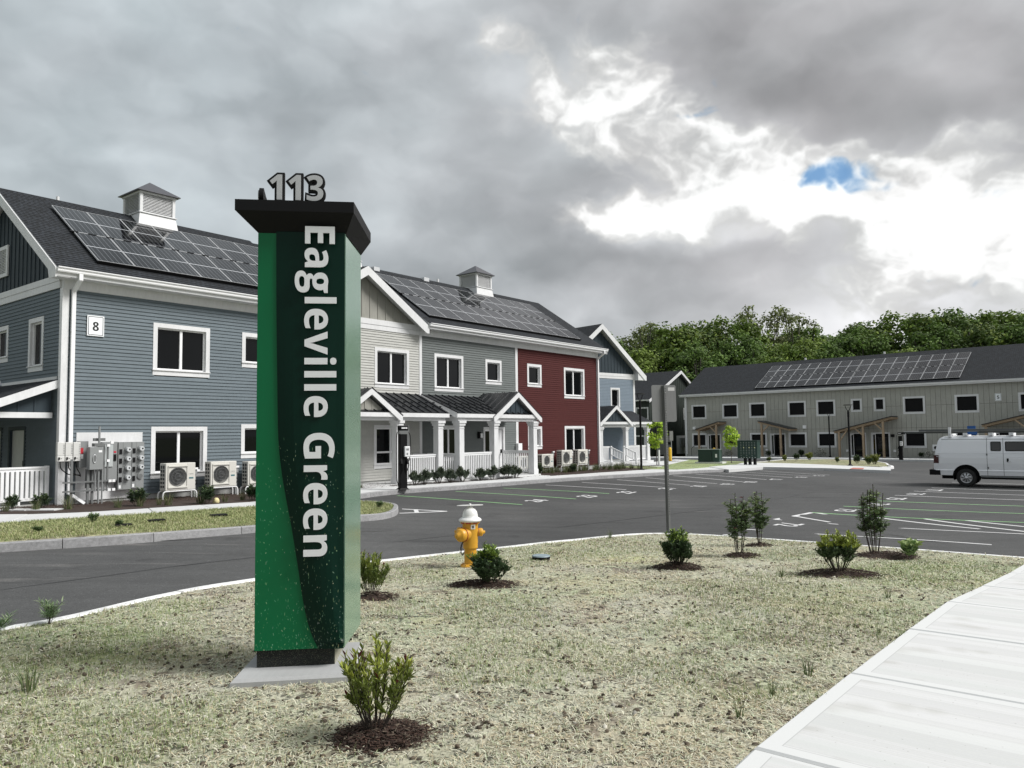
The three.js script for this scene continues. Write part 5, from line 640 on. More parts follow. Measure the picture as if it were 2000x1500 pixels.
  const slab = new B(); { const P = [[-1.89, -5.23], [-1.09, -5.345], [-1.19, -6.17], [-1.95, -6.12]], y = 0.042; const ctr = [-1.53, -5.7]; const ins = (p, d) => { const v = [ctr[0] - p[0], ctr[1] - p[1]], m = Math.hypot(...v); return [p[0] + v[0] / m * d, p[1] + v[1] / m * d]; }; const Tq = P.map((p) => { const q = ins(p, 0.028); return [q[0], y, q[1]]; }), E = P.map((p) => [p[0], y - 0.02, p[1]]), Bt = P.map((p) => [p[0], -0.15, p[1]]); slab.quad(...Tq); for (let i = 0; i < 4; i++) { const j = (i + 1) % 4; slab.quad(E[i], E[j], Tq[j], Tq[i]); slab.quad(Bt[i], Bt[j], E[j], E[i]); } }
  tag(part('concrete_pad', slab.geo(), std(0.62, 0.62, 0.62, 0.9, { map: T.concrete }), scene, 'grey concrete pad under the green monument sign'), null, 'concrete pad');
}

// ---------------------------------------------------------------- hydrant
{
  const o = thing('fire_hydrant', 'yellow fire hydrant with a white bonnet behind the round shrub', 'fire hydrant', at(-0.60, -10.78, -0.02), 0.25);
  const yel = std(0.66, 0.34, 0.025, 0.42, { map: T.paint }), wht = std(0.80, 0.80, 0.78, 0.4, { map: T.paint }), red = std(0.35, 0.03, 0.03, 0.4);
  const lathe = (pts, seg = 36) => new THREE.LatheGeometry(pts.map(([x, y]) => new THREE.Vector2(x, y)), seg);
  part('barrel', lathe([[0, 0], [0.135, 0], [0.14, 0.015], [0.14, 0.045], [0.1, 0.06], [0.085, 0.075], [0.085, 0.27], [0.1, 0.275], [0.104, 0.29], [0.1, 0.305], [0.104, 0.32], [0.1, 0.335], [0.105, 0.35], [0.107, 0.6], [0.115, 0.62], [0.115, 0.64], [0, 0.64]]), yel, o);
  part('bonnet', lathe([[0.0, 0.635], [0.135, 0.635], [0.155, 0.648], [0.157, 0.668], [0.13, 0.69], [0.108, 0.70], [0.106, 0.73], [0.095, 0.775], [0.07, 0.81], [0.045, 0.825], [0.04, 0.84], [0.03, 0.845], [0, 0.845]]), wht, o);
  part('flange_bolts', bgeo((b) => { for (let i = 0; i < 8; i++) { const a = i * Math.PI / 4; b.cyl(Math.cos(a) * 0.12, 0.045, 0.066, Math.sin(a) * 0.12, 0.014, 0.014, 6); b.cyl(Math.cos(a) * 0.123, 0.612, 0.634, Math.sin(a) * 0.123, 0.012, 0.012, 6); } }), yel, o); part('flange_band', lathe([[0.116, 0.618], [0.124, 0.618], [0.124, 0.632], [0.116, 0.632]]), red, o);
  const nozzle = (ang, r, len, y) => { const n = sub('nozzle', o); const m = new THREE.Matrix4().makeRotationY(-ang).multiply(new THREE.Matrix4().makeTranslation(0.07, y, 0)).multiply(new THREE.Matrix4().makeRotationZ(-Math.PI / 2)); const g = lathe([[r, 0], [r, len * 0.35], [r * 0.97, len * 0.42], [r * 1.02, len * 0.48], [r * 1.02, len * 0.74], [r * 0.8, len * 0.86], [r * 0.4, len * 0.93], [r * 0.38, len * 1.12], [0, len * 1.13]], 28); g.applyMatrix4(m); part('nozzle_cap', g, yel, n); const rr = lathe([[r * 1.0, len * 0.36], [r * 1.06, len * 0.36], [r * 1.06, len * 0.4], [r * 1.0, len * 0.4]], 28); rr.applyMatrix4(m); part('nozzle_ring', rr, red, n); };
  nozzle(2.5, 0.088, 0.19, 0.47); nozzle(0.15, 0.055, 0.12, 0.49); nozzle(3.4, 0.062, 0.13, 0.50);
  part('flag_ring', bgeo((b) => { b.add(new THREE.CylinderGeometry(0.185, 0.185, 0.006, 28).scale(1, 1, 0.34), new THREE.Matrix4().makeTranslation(0, 0.862, 0)); b.cyl(0, 0.845, 0.885, 0, 0.02, 0.016, 6); }), wht, o);
  part('inspection_tag', new B().box(-0.012, 0.545, 0.1065, 0.048, 0.605, 0.1105).geo(), std(0.7, 0.7, 0.66, 0.5), o); part('tag_mark', new B().box(0.002, 0.557, 0.111, 0.014, 0.592, 0.1118).box(0.02, 0.557, 0.111, 0.032, 0.592, 0.1118).geo(), MT.black, o);
  part('chain', bgeo((b) => { const c = new THREE.CatmullRomCurve3([V(-0.12, 0.40, 0.13), V(-0.155, 0.30, 0.12), V(-0.13, 0.2, 0.10), V(-0.098, 0.24, 0.06)]); const P = c.getSpacedPoints(24); for (let i = 0; i < 24; i++) { const g = new THREE.TorusGeometry(0.009, 0.0028, 5, 8); const m = new THREE.Matrix4().lookAt(P[i], P[i + 1], V(0.3, 1, 0.2)).multiply(new THREE.Matrix4().makeRotationZ(i % 2 ? 0 : Math.PI / 2)).multiply(new THREE.Matrix4().makeRotationY(Math.PI / 2)); m.setPosition(P[i]); b.add(g, m); } }), MT.dark, o);
}

// ---------------------------------------------------------------- the sign seen from behind
{
  const o = thing('road_sign', 'grey back of a rectangular sign on a perforated steel post at the lawn edge', 'road sign', at(3.22, -16.1, -0.1), 0.42); o.rotation.z = 0.012;
  part('post', bgeo((b) => { b.box(-0.022, -0.3, -0.006, 0.022, 3.16, 0.006).box(-0.026, -0.3, -0.045, -0.016, 3.16, -0.0062).box(0.016, -0.3, -0.045, 0.026, 3.16, -0.0062).box(-0.044, -0.3, -0.057, -0.016, 3.16, -0.0452).box(0.016, -0.3, -0.057, 0.044, 3.16, -0.0452); }), std(0.15, 0.155, 0.152, 0.5, { metalness: 0.2 }), o);
  part('post_holes', bgeo((b) => { for (let y = 0.5; y < 3.12; y += 0.0508) b.add(new THREE.CircleGeometry(0.009, 6), new THREE.Matrix4().makeTranslation(0, y, 0.0075)); }), MT.dark, o);
  const sh = new THREE.Shape(), w = 0.305, y0 = 2.40, y1 = 3.17, r = 0.05; sh.moveTo(-w + r, y0); sh.lineTo(w - r, y0); sh.quadraticCurveTo(w, y0, w, y0 + r); sh.lineTo(w, y1 - r); sh.quadraticCurveTo(w, y1, w - r, y1); sh.lineTo(-w + r, y1); sh.quadraticCurveTo(-w, y1, -w, y1 - r); sh.lineTo(-w, y0 + r); sh.quadraticCurveTo(-w, y0, -w + r, y0);
  const g = new THREE.ExtrudeGeometry(sh, { depth: 0.003, bevelEnabled: false }); g.translate(0.01, 0, -0.064); part('sign_plate', g, std(0.20, 0.205, 0.202, 0.45, { metalness: 0.2, map: T.paint }), o); part('sticker', new B().box(0.115, 3.05, -0.0605, 0.28, 3.12, -0.0595).geo(), std(0.48, 0.48, 0.47, 0.5), o); part('bolt', bgeo((b) => { for (const y of [2.6, 3.0]) b.add(new THREE.SphereGeometry(0.012, 8, 6), new THREE.Matrix4().makeTranslation(0, y, 0.008)); }), MT.galv, o);
}

// ---------------------------------------------------------------- white van with a ladder rack
{
  const o = thing('parked_van', 'white cargo van with a ladder rack parked in the car park bay', 'van', [18.17, -0.73, -33.27], -0.6435);
  // x runs from the tail (0) to the nose (5.5), z towards the viewer; near flank at z = +1
  const body = std(0.80, 0.81, 0.83, 0.2), L = 5.5; body.metalness = 0.05;
  const xs = [0, 0.03, 0.10, 0.25, 0.5, 1.4, 2.3, 3.2, 3.75, 4.3, 4.8, 5.2, 5.45, 5.5];
  const ys = [0.46, 0.60, 0.66, 0.70, 0.95, 1.17, 1.22, 1.33, 1.45, 1.86, 1.98, 2.05, 2.08];
  const hw = [0.95, 0.97, 0.985, 0.962, 0.985, 0.985, 0.975, 0.965, 0.945, 0.86, 0.81, 0.70, 0.0];
  const rear = [0.02, 0.0, 0.0, 0.0, 0.01, 0.03, 0.035, 0.05, 0.07, 0.17, 0.24, 0.36, 0.5], front = [0, 0, 0, 0, 0.02, 0.15, 0.2, 0.55, 0.95, 1.75, 1.95, 2.15, 2.3];
  const P = (i, j, sd) => { const x0 = rear[j], x1 = L - front[j], t = xs[i] / L, x = x0 + (x1 - x0) * t; const taper = 1 - 0.10 * Math.pow(clamp01(1 - (x - x0) / 0.28), 2) - 0.16 * Math.pow(clamp01(1 - (x1 - x) / 0.7), 2); return [x, ys[j], sd * hw[j] * taper]; };
  const b = new B(); for (const sd of [1, -1]) for (let i = 0; i < xs.length - 1; i++) for (let j = 0; j < ys.length - 1; j++) { const q = [P(i, j, sd), P(i + 1, j, sd), P(i + 1, j + 1, sd), P(i, j + 1, sd)]; sd > 0 ? b.quad(...q) : b.quad(q[3], q[2], q[1], q[0]); }
  for (const i of [0, xs.length - 1]) for (let j = 0; j < ys.length - 1; j++) { const q = [P(i, j, 1), P(i, j, -1), P(i, j + 1, -1), P(i, j + 1, 1)]; i ? b.quad(q[0], q[1], q[2], q[3]) : b.quad(q[3], q[2], q[1], q[0]); }
  for (let i = 0; i < xs.length - 1; i++) b.quad(P(i, 0, -1), P(i + 1, 0, -1), P(i + 1, 0, 1), P(i, 0, 1));
  let geo = b.geo(); { const g2 = geo.clone(); g2.deleteAttribute('normal'); }
  const wheels = [1.17, 4.45], ev = new Evaluator(); ev.useGroups = false; let br = new Brush(geo); for (const x of wheels) { const c = new Brush(new THREE.CylinderGeometry(0.485, 0.485, 0.62, 40).rotateX(Math.PI / 2)); c.position.set(x, 0.42, 0.8); c.updateMatrixWorld(); br = ev.evaluate(br, c, SUBTRACTION); const c2 = new Brush(new THREE.CylinderGeometry(0.485, 0.485, 0.62, 40).rotateX(Math.PI / 2)); c2.position.set(x, 0.42, -0.8); c2.updateMatrixWorld(); br = ev.evaluate(br, c2, SUBTRACTION); }
  part('body', br.geometry, body, o);
  const flank = (x0, x1, y0, y1, d) => { const z = (y) => { let j = 1; while (j < ys.length - 1 && ys[j] < y) j++; const t = (y - ys[j - 1]) / (ys[j] - ys[j - 1]); return hw[j - 1] + (hw[j] - hw[j - 1]) * t; }; return [[x0, y0, z(y0) + d], [x1, y0, z(y0) + d], [x1, y1, z(y1) + d], [x0, y1, z(y1) + d]]; };
  const rr = (x0, x1, y0, y1, r, d) => { const s = new THREE.Shape(); s.moveTo(x0 + r, y0); s.lineTo(x1 - r, y0); s.quadraticCurveTo(x1, y0, x1, y0 + r); s.lineTo(x1, y1 - r); s.quadraticCurveTo(x1, y1, x1 - r, y1); s.lineTo(x0 + r, y1); s.quadraticCurveTo(x0, y1, x0, y1 - r); s.lineTo(x0, y0 + r); s.quadraticCurveTo(x0, y0, x0 + r, y0); const g = new THREE.ExtrudeGeometry(s, { depth: 0.012, bevelEnabled: false, curveSegments: 6 }), Q = g.attributes.position; for (let i = 0; i < Q.count; i++) { const y = Q.getY(i); const f = flank(0, 1, y, y, d)[0][2]; Q.setZ(i, Q.getZ(i) + f - 0.006); } g.computeVertexNormals(); return g; };
  for (const [a, e] of [[2.06, 2.42], [2.56, 3.7]]) { part('window', rr(a, e, 1.46, 1.84, 0.05, 0.008), MT.dark, o); part('pane', rr(a + 0.03, e - 0.03, 1.49, 1.815, 0.03, 0.011), phys(0.02, 0.022, 0.024, 0.04), o); }
  part('door_seam', bgeo((k) => { for (const x of [1.93, 2.49, 3.82]) for (let j = 0; j < ys.length - 3; j++) { const f = flank(x - 0.006, x + 0.006, ys[j] + 0.001, ys[j + 1], 0.004); k.quad(...f); } for (const y of [1.925]) k.quad(...flank(0.3, 4.0, y, y + 0.012, 0.004)); }), MT.dark, o); part('hinge', new B().box(1.90, 1.28, 0.965, 1.95, 1.36, 0.985).box(1.93, 0.74, 0.965, 1.98, 0.82, 0.99).geo(), MT.steelGrey, o);
  part('handle', new B().box(2.6, 1.02, 0.982, 2.67, 1.17, 0.995).geo(), MT.black, o); part('handle_grip', new B().box(2.64, 1.03, 0.9955, 2.74, 1.06, 1.02).geo(), MT.alu, o);
  part('body_crease', bgeo((k) => { for (const y of [1.21, 1.36]) { const f = flank(0.12, 4.4, y, y + 0.018, 0.002), g = flank(0.12, 4.4, y + 0.009, y + 0.01, 0.012); k.quad(f[0], f[1], g[1], g[0]); k.quad(g[0], g[1], f[2], f[3]); } }), body, o);
  part('tail_light', bgeo((k) => { const f = flank(0.06, 0.2, 0.95, 1.28, 0.006); k.hexa([[0.0, 0.95, 0.80], [0.0, 0.95, 0.9], [0.2, 0.95, 0.99], [0.2, 0.95, 0.88], [0.01, 1.28, 0.80], [0.01, 1.28, 0.9], [0.2, 1.28, 0.985], [0.2, 1.28, 0.88]]); }), std(0.05, 0.008, 0.008, 0.2), o);
  part('rear_bumper', bgeo((k) => { k.box(-0.16, 0.46, -0.97, 0.06, 0.68, 0.97).box(0.06, 0.46, 0.90, 0.24, 0.66, 0.995); }), MT.black, o); part('underbody', new B().box(0.25, 0.3, -0.6, 0.75, 0.46, 0.6).box(1.7, 0.32, -0.85, 3.9, 0.46, 0.85).box(0.6, 0.36, -0.5, 5, 0.45, 0.5).geo(), MT.dark, o); part('sill', new B().box(1.68, 0.40, 0.84, 3.95, 0.475, 0.955).geo(), MT.steelGrey, o);
  part('wheel_arch_liner', bgeo((k) => { for (const x of wheels) for (const sd of [1, -1]) { const n = 14, R = 0.478; for (let i = 0; i < n; i++) { const a = -0.35 + (Math.PI + 0.7) * i / n, c = -0.35 + (Math.PI + 0.7) * (i + 1) / n, p = (t, z) => [x + Math.cos(t) * R, 0.42 + Math.sin(t) * R, sd * z]; k.quad(p(a, 0.5), p(c, 0.5), p(c, 0.955), p(a, 0.955)); k.tri(p(a, 0.505), p(c, 0.505), [x, 0.42, sd * 0.505]); } } }), std(0.02, 0.02, 0.021, 0.8), o);
  for (const x of wheels) for (const sd of [1, -1]) {
    const w = sub('wheel', o); const M = basis([1, 0, 0], [0, 0, sd], [0, -sd, 0], [x, 0.365, sd * 0.84]);
    const ty = new THREE.LatheGeometry([[0.2, -0.12], [0.33, -0.12], [0.358, -0.09], [0.365, -0.04], [0.365, 0.04], [0.358, 0.09], [0.33, 0.12], [0.215, 0.125], [0.2, 0.1]].map(([a, c]) => new THREE.Vector2(a, c)), 36); ty.applyMatrix4(M); part('tyre', ty, std(0.014, 0.014, 0.014, 0.85), w);
    part('rim', bgeo((k) => { k.add(new THREE.LatheGeometry([[0.205, 0.10], [0.215, 0.125], [0.205, 0.128], [0.185, 0.115], [0.18, 0.09]].map(([a, c]) => new THREE.Vector2(a, c)), 36)); k.add(new THREE.LatheGeometry([[0.0, 0.155], [0.03, 0.155], [0.05, 0.14], [0.07, 0.128], [0.075, 0.09]].map(([a, c]) => new THREE.Vector2(a, c)), 24)); for (let i = 0; i < 8; i++) { const a = i * Math.PI / 4, c = Math.cos(a), s2 = Math.sin(a), c3 = Math.cos(a + 0.42), s3 = Math.sin(a + 0.42), c4 = Math.cos(a + 0.28), s4 = Math.sin(a + 0.28), c5 = Math.cos(a + 0.72), s5 = Math.sin(a + 0.72); k.quad([c * 0.06, 0.13, s2 * 0.06], [c4 * 0.19, 0.112, s4 * 0.19], [c5 * 0.19, 0.112, s5 * 0.19], [c3 * 0.065, 0.13, s3 * 0.065]); } }, M), std(0.5, 0.5, 0.51, 0.3, { metalness: 0.8 }), w); part('hub_back', bgeo((k) => k.add(new THREE.CircleGeometry(0.2, 24).rotateX(-Math.PI / 2).translate(0, 0.085, 0)), M), std(0.1, 0.1, 0.1, 0.5), w);
  }
  part('roof_rack', bgeo((k) => { for (const x of [0.62, 3.4]) { k.box(x - 0.06, 2.02, -0.86, x + 0.06, 2.1, -0.62).box(x - 0.06, 2.02, 0.62, x + 0.06, 2.1, 0.86).box(x - 0.04, 2.1, -0.8, x + 0.04, 2.16, 0.8).box(x - 0.05, 2.1, 0.72, x + 0.05, 2.44, 0.8); } for (const x of [1.1, 2.0, 2.7]) k.box(x, 2.08, -0.7, x + 0.14, 2.2, 0.8); }), MT.vinyl, o);
  const ld = thing('ladder', 'aluminium extension ladder lying on the rack of the white van', 'ladder', [18.17, -0.73, -33.27], -0.6435);
  part('stile', bgeo((k) => { for (const z of [0.22, 0.62]) { k.box(-0.55, 2.27, z, 4.9, 2.35, z + 0.04); } }), std(0.10, 0.105, 0.105, 0.5), ld); part('fly_section', bgeo((k) => { for (const z of [0.27, 0.57]) k.box(-1.15, 2.185, z, 4.2, 2.26, z + 0.04); }), std(0.07, 0.075, 0.07, 0.5), ld); part('rungs', bgeo((k) => { for (let x = -0.4; x < 4.8; x += 0.3) k.bar([x, 2.31, 0.26], [x, 2.31, 0.62], 0.035, 0.035); for (let x = -1.1; x < 4.2; x += 0.3) k.bar([x, 2.22, 0.31], [x, 2.22, 0.57], 0.035, 0.035); }), MT.alu, ld); part('ladder_foot', new B().box(-1.25, 2.15, 0.24, -1.15, 2.25, 0.32).geo(), MT.black, ld); part('label', new B().box(1.25, 2.36, 0.60, 1.55, 2.48, 0.66).box(1.25, 2.12, 0.661, 1.6, 2.24, 0.665).geo(), std(0.02, 0.10, 0.32, 0.5), ld);
}

// ---------------------------------------------------------------- heat pumps
function heatPump(w, h, d, label, house, u, z, y, group) {
  const p = house.localToWorld(V(u, y, z)); const o = thing('heat_pump', label, 'heat pump', p.toArray(), house.rotation.y, group); const q = 0.42, hh = h; // legs q high
  const fx = w * 0.40, fy = q + hh * 0.5, R = Math.min(hh * 0.36, w * 0.29);
  const key = [w, hh, d].join(); if (!heatPump.cases[key]) { const cb = new Brush(new RoundedBoxGeometry(w, hh, d, 2, 0.018).translate(w / 2, q + hh / 2, -d / 2)), cy = new Brush(new THREE.CylinderGeometry(R, R, d * 1.4, 32).rotateX(Math.PI / 2).translate(fx, fy, d * 0.7 - d + 0.03)); cb.updateMatrixWorld(); cy.updateMatrixWorld(); const e = new Evaluator(); e.useGroups = false; heatPump.cases[key] = e.evaluate(cb, cy, SUBTRACTION).geometry; } part('case', heatPump.cases[key], MT.acBeige, o);
  part('fan_frame', bgeo((b) => { const a = R * 1.12; b.box(fx - a, fy + a * 0.98, 0, fx + a, fy + a * 1.1, 0.03).box(fx - a, fy - a * 1.1, 0, fx + a, fy - a * 0.98, 0.03).box(fx - a, fy - a, 0, fx - a + 0.02, fy + a, 0.02).box(fx + a - 0.02, fy - a, 0, fx + a, fy + a, 0.02); }), MT.acBeige, o);
  part('fan', bgeo((b) => { b.add(new THREE.CylinderGeometry(R * 0.2, R * 0.2, 0.06, 16).rotateX(Math.PI / 2), new THREE.Matrix4().makeTranslation(fx, fy, -0.09)); for (let i = 0; i < 5; i++) { const a = i * 1.2566, c = (t, r2, z) => [fx + Math.cos(t) * r2, fy + Math.sin(t) * r2, z]; b.quad(c(a, R * 0.18, -0.07), c(a - 0.25, R * 0.92, -0.06), c(a + 0.75, R * 0.92, -0.12), c(a + 0.7, R * 0.18, -0.11)); } }), MT.grille, o); part('coil', new B().box(fx - R * 0.9, fy - R * 0.9, -d + 0.031, fx + R * 0.9, fy + R * 0.9, -d + 0.036).geo(), MT.steelGrey, o); part('grille', bgeo((b) => { for (let i = -9; i <= 9; i++) { const x = i * R / 9.5, l = Math.sqrt(R * R - x * x); b.bar([fx + x, fy - l, 0.011], [fx + x, fy + l, 0.011], 0.006, 0.006); } b.add(new THREE.TorusGeometry(R, 0.009, 6, 32), new THREE.Matrix4().makeTranslation(fx, fy, 0.01)); for (const k of [0.35, 0.7]) b.add(new THREE.TorusGeometry(R * k, 0.005, 5, 28), new THREE.Matrix4().makeTranslation(fx, fy, 0.013)); }), MT.steelGrey, o);
  part('side_vents', bgeo((b) => { for (let i = 0; i < 6; i++) for (let j = 0; j < 2; j++) b.box(-0.004, q + 0.09 + i * (hh - 0.14) / 6, -d + 0.05 + j * (d - 0.08) / 2, 0.003, q + 0.05 + (i + 0.85) * (hh - 0.1) / 6, -d + 0.03 + (j + 0.85) * (d - 0.08) / 2); }), MT.grille, o); part('seam', new B().box(w * 0.73, q + 0.02, 0.0, w * 0.733, q + hh - 0.02, 0.003).geo(), MT.steelGrey, o);
  part('badge', new B().quad([w * 0.77, fy + 0.04, 0.004], [w * 0.95, fy + 0.04, 0.004], [w * 0.95, fy + 0.1, 0.004], [w * 0.77, fy + 0.1, 0.004], [[0, 0], [1, 0], [1, 1], [0, 1]]).geo(), heatPump.badge, o); part('rating_label', new B().box(w * 0.78, fy - 0.075, 0.001, w * 0.93, fy - 0.03, 0.005).geo(), std(0.06, 0.16, 0.18, 0.5), o);
  part('stand', bgeo((b) => { for (const z of [-0.03, -d + 0.03]) b.tube([[-0.06, -0.02, z], [-0.06, q - 0.12, z], [-0.02, q - 0.03, z], [0.08, q - 0.02, z], [w - 0.08, q - 0.02, z], [w + 0.02, q - 0.03, z], [w + 0.06, q - 0.12, z], [w + 0.06, -0.02, z]], 0.022, 8); b.box(-0.1, -0.06, -d - 0.05, w + 0.1, -0.005, 0.1); }), MT.vinyl, o);
  return o;
}
heatPump.badge = std(1, 1, 1, 0.5, { map: canvasTex(128, 44, (x, w, h) => { x.fillStyle = '#c9c8c1'; x.fillRect(0, 0, w, h); x.fillStyle = '#6b6b69'; x.font = 'bold 26px sans-serif'; x.textAlign = 'center'; x.textBaseline = 'middle'; x.fillText('FUJITSU', w / 2, h / 2); }) });
heatPump.cases = {};
scene.updateMatrixWorld(true);
heatPump(0.92, 0.80, 0.34, 'beige heat pump under the left half of the big lower window of the blue house', b8, 2.62, 0.68, -0.32); heatPump(0.88, 0.78, 0.34, 'second beige heat pump from the meters on the blue house', b8, 4.03, 0.68, -0.3); heatPump(0.88, 0.78, 0.34, 'beige heat pump half hidden by the green sign', b8, 5.36, 0.6, -0.34);
heatPump(0.9, 0.62, 0.32, 'heat pump half hidden behind the last white porch post', b2, 5.92, 0.62, -0.46); heatPump(0.95, 0.62, 0.34, 'low heat pump below the small window of the red house', b2, 7.66, 0.7, -0.42); heatPump(0.95, 0.78, 0.34, 'tall heat pump below the left of the lower red house window', b2, 9.36, 0.7, -0.42); heatPump(0.92, 0.78, 0.34, 'heat pump nearest the white corner of the red house', b2, 10.85, 0.7, -0.42);
const onWall = (name, label, cat, house, u, y, z, group) => { const p = house.localToWorld(V(u, y, z)); return thing(name, label, cat, p.toArray(), house.rotation.y, group); };
[[b8, 3.66, 'on a stake between the two whole heat pumps of the blue house'], [b8, 5.05, 'beside the half hidden heat pump of the blue house'], [b2, 7.15, 'beside the low heat pump of the red house'], [b2, 8.95, 'between the low and the tall heat pump of the red house'], [b2, 10.55, 'between the two tall heat pumps of the red house'], [b2, 12.25, 'on the red wall past the last heat pump']].forEach(([hs, u, lb]) => {
  const o = onWall('electrical_disconnect', 'small grey disconnect ' + lb, 'electrical box', hs, u, 0, 0.42); part('box', new RoundedBoxGeometry(0.13, 0.2, 0.09, 2, 0.012).translate(0, 0.62, 0), MT.pvc, o); part('hood', new B().box(-0.07, 0.68, 0.03, 0.07, 0.74, 0.075).geo(), MT.vinyl, o); part('stake', new B().box(-0.03, -0.35, -0.03, 0.03, 0.52, 0.02).geo(), MT.pvc, o); part('conduit', bgeo((b) => b.tube([[-0.02, 0.52, 0.03], [-0.08, 0.42, 0.06], [0.02, 0.3, 0.08], [-0.06, 0.15, 0.03], [-0.16, 0.12, -0.02]], 0.013, 6)), MT.black, o);
});

// ---------------------------------------------------------------- electrical gear on the blue house
{
  const bank = (u0, u1, y0, y1, empty, label) => { const o = onWall('meter_bank', label, 'meter bank', b8, u0, 0, 0); const w = u1 - u0; part('cabinet', new B().box(0, y0, 0.035, w, y1, 0.27).geo(), MT.pvc, o); part('seam', bgeo((b) => { for (let i = 1; i < 5; i++) b.box(w * 0.36, y0 + 0.12 + (i - 0) * 0.262, 0.27, w, y0 + 0.126 + i * 0.262, 0.2735); b.box(w * 0.35, y0, 0.27, w * 0.355, y1, 0.274); }), MT.steelGrey, o);
    for (let i = 0; i < 4; i++) { const y = y0 + 0.34 + i * 0.263; const m = sub('meter', o); const M = basis([1, 0, 0], [0, 0, 1], [0, -1, 0], [w * 0.68, y, 0.272]); const R = 0.085; part('meter_base', bgeo((b) => b.cyl(0, 0, 0.035, 0, R, R * 0.97, 22), M), MT.galv, m); if (!(empty && i === 0)) { part('meter_dome', bgeo((b) => b.cyl(0, 0.035, 0.12, 0, R * 0.82, R * 0.76, 22), M), std(0.55, 0.57, 0.58, 0.15), m); part('meter_face', bgeo((b) => b.cyl(0.012, 0.12, 0.124, 0, R * 0.28, R * 0.28, 10), M), MT.dark, m); } else part('meter_socket', bgeo((b) => b.cyl(0, 0.035, 0.04, 0, R * 0.75, R * 0.75, 18), M), MT.steelGrey, m); part('breaker', new B().box(w * 0.07, y - 0.13, 0.271, w * 0.27, y + 0.01, 0.29).geo(), MT.dark, m); }
    part('label', new B().box(w * 0.06, y0 + 0.03, 0.271, w * 0.22, y0 + 0.12, 0.275).geo(), MT.vinyl, o); return o; };
  bank(1.45, 1.815, 0.2, 1.54, false, 'grey meter bank with four round meters beside the tall cabinet'); bank(1.83, 2.18, 0.22, 1.54, true, 'grey meter bank nearest the window, its lowest meter socket empty');
  { const o = onWall('main_cabinet', 'grey main breaker cabinet to the left of the meter banks', 'electrical cabinet', b8, 1.0, 0, 0); part('cabinet', new B().box(0.02, 0.47, 0.035, 0.435, 1.55, 0.24).geo(), MT.pvc, o); part('door', new B().box(0.06, 0.86, 0.241, 0.30, 1.47, 0.27).geo(), std(0.44, 0.47, 0.47, 0.45), o); part('breaker', new B().box(0.33, 1.02, 0.241, 0.40, 1.2, 0.26).geo(), MT.dark, o); part('warning_label', new B().box(0.33, 1.24, 0.241, 0.40, 1.29, 0.245).geo(), std(0.45, 0.02, 0.04, 0.5), o); }
  { const o = onWall('transfer_cabinet', 'grey cabinet with an oval window on a frame of grey channels', 'electrical cabinet', b8, 0.55, 0, 0.42); part('cabinet', new RoundedBoxGeometry(0.36, 0.62, 0.2, 2, 0.012).translate(0.18, 1.11, 0.05), MT.pvc, o); part('oval_window', bgeo((b) => b.add(new THREE.CylinderGeometry(0.062, 0.062, 0.02, 24).rotateX(Math.PI / 2).scale(0.72, 1.7, 1), new THREE.Matrix4().makeTranslation(0.125, 1.1, 0.155))), MT.steelGrey, o); part('window_ring', bgeo((b) => b.add(new THREE.TorusGeometry(0.062, 0.008, 6, 26).scale(0.72, 1.7, 1), new THREE.Matrix4().makeTranslation(0.125, 1.1, 0.166))), MT.alu, o); part('label', new B().box(0.23, 1.27, 0.151, 0.32, 1.33, 0.154).geo(), MT.vinyl, o);
    part('mast', bgeo((b) => b.tube([[0.27, -0.3, 0.08], [0.27, 0.8, 0.08]], 0.024, 10).tube([[0.27, 1.42, 0.08], [0.27, 1.98, 0.08]], 0.028, 10).tube([[0.38, -0.2, 0.05], [0.38, 0.8, 0.05]], 0.022, 8).tube([[0.2, 0.2, 0.05], [0.2, 0.8, 0.05]], 0.018, 8)), MT.pvc, o); part('coupling', new B().box(0.12, 1.43, -0.02, 0.36, 1.52, 0.16).box(0.16, 1.58, -0.06, 0.46, 1.66, 0.02).geo(), MT.steelGrey, o); part('channel_frame', bgeo((b) => { for (const y of [0.46, 0.22]) b.box(-0.62, y, 0.02, 0.66, y + 0.042, 0.06); for (const x of [0.0, 0.12]) b.box(x, -0.32, -0.03, x + 0.055, 0.8, 0.018); b.box(0.42, 0.2, -0.02, 0.46, 1.5, 0.015).box(0.52, 0.2, -0.02, 0.56, 1.5, 0.015).box(-0.42, -0.3, -0.02, -0.36, 1.1, 0.015).box(0.02, 0.3, -0.16, 0.16, 0.82, -0.035); }), MT.steelGrey, o); part('channel_caps', bgeo((b) => { for (const [x, y] of [[0.66, 0.44], [0.66, 0.2], [0.56, 0.44], [0.54, 0.2], [0.5, 1.42], [0.5, 1.0], [0.6, 1.5]]) b.box(x - 0.02, y, 0.03, x + 0.06, y + 0.07, 0.09); }), MT.vinyl, o); }
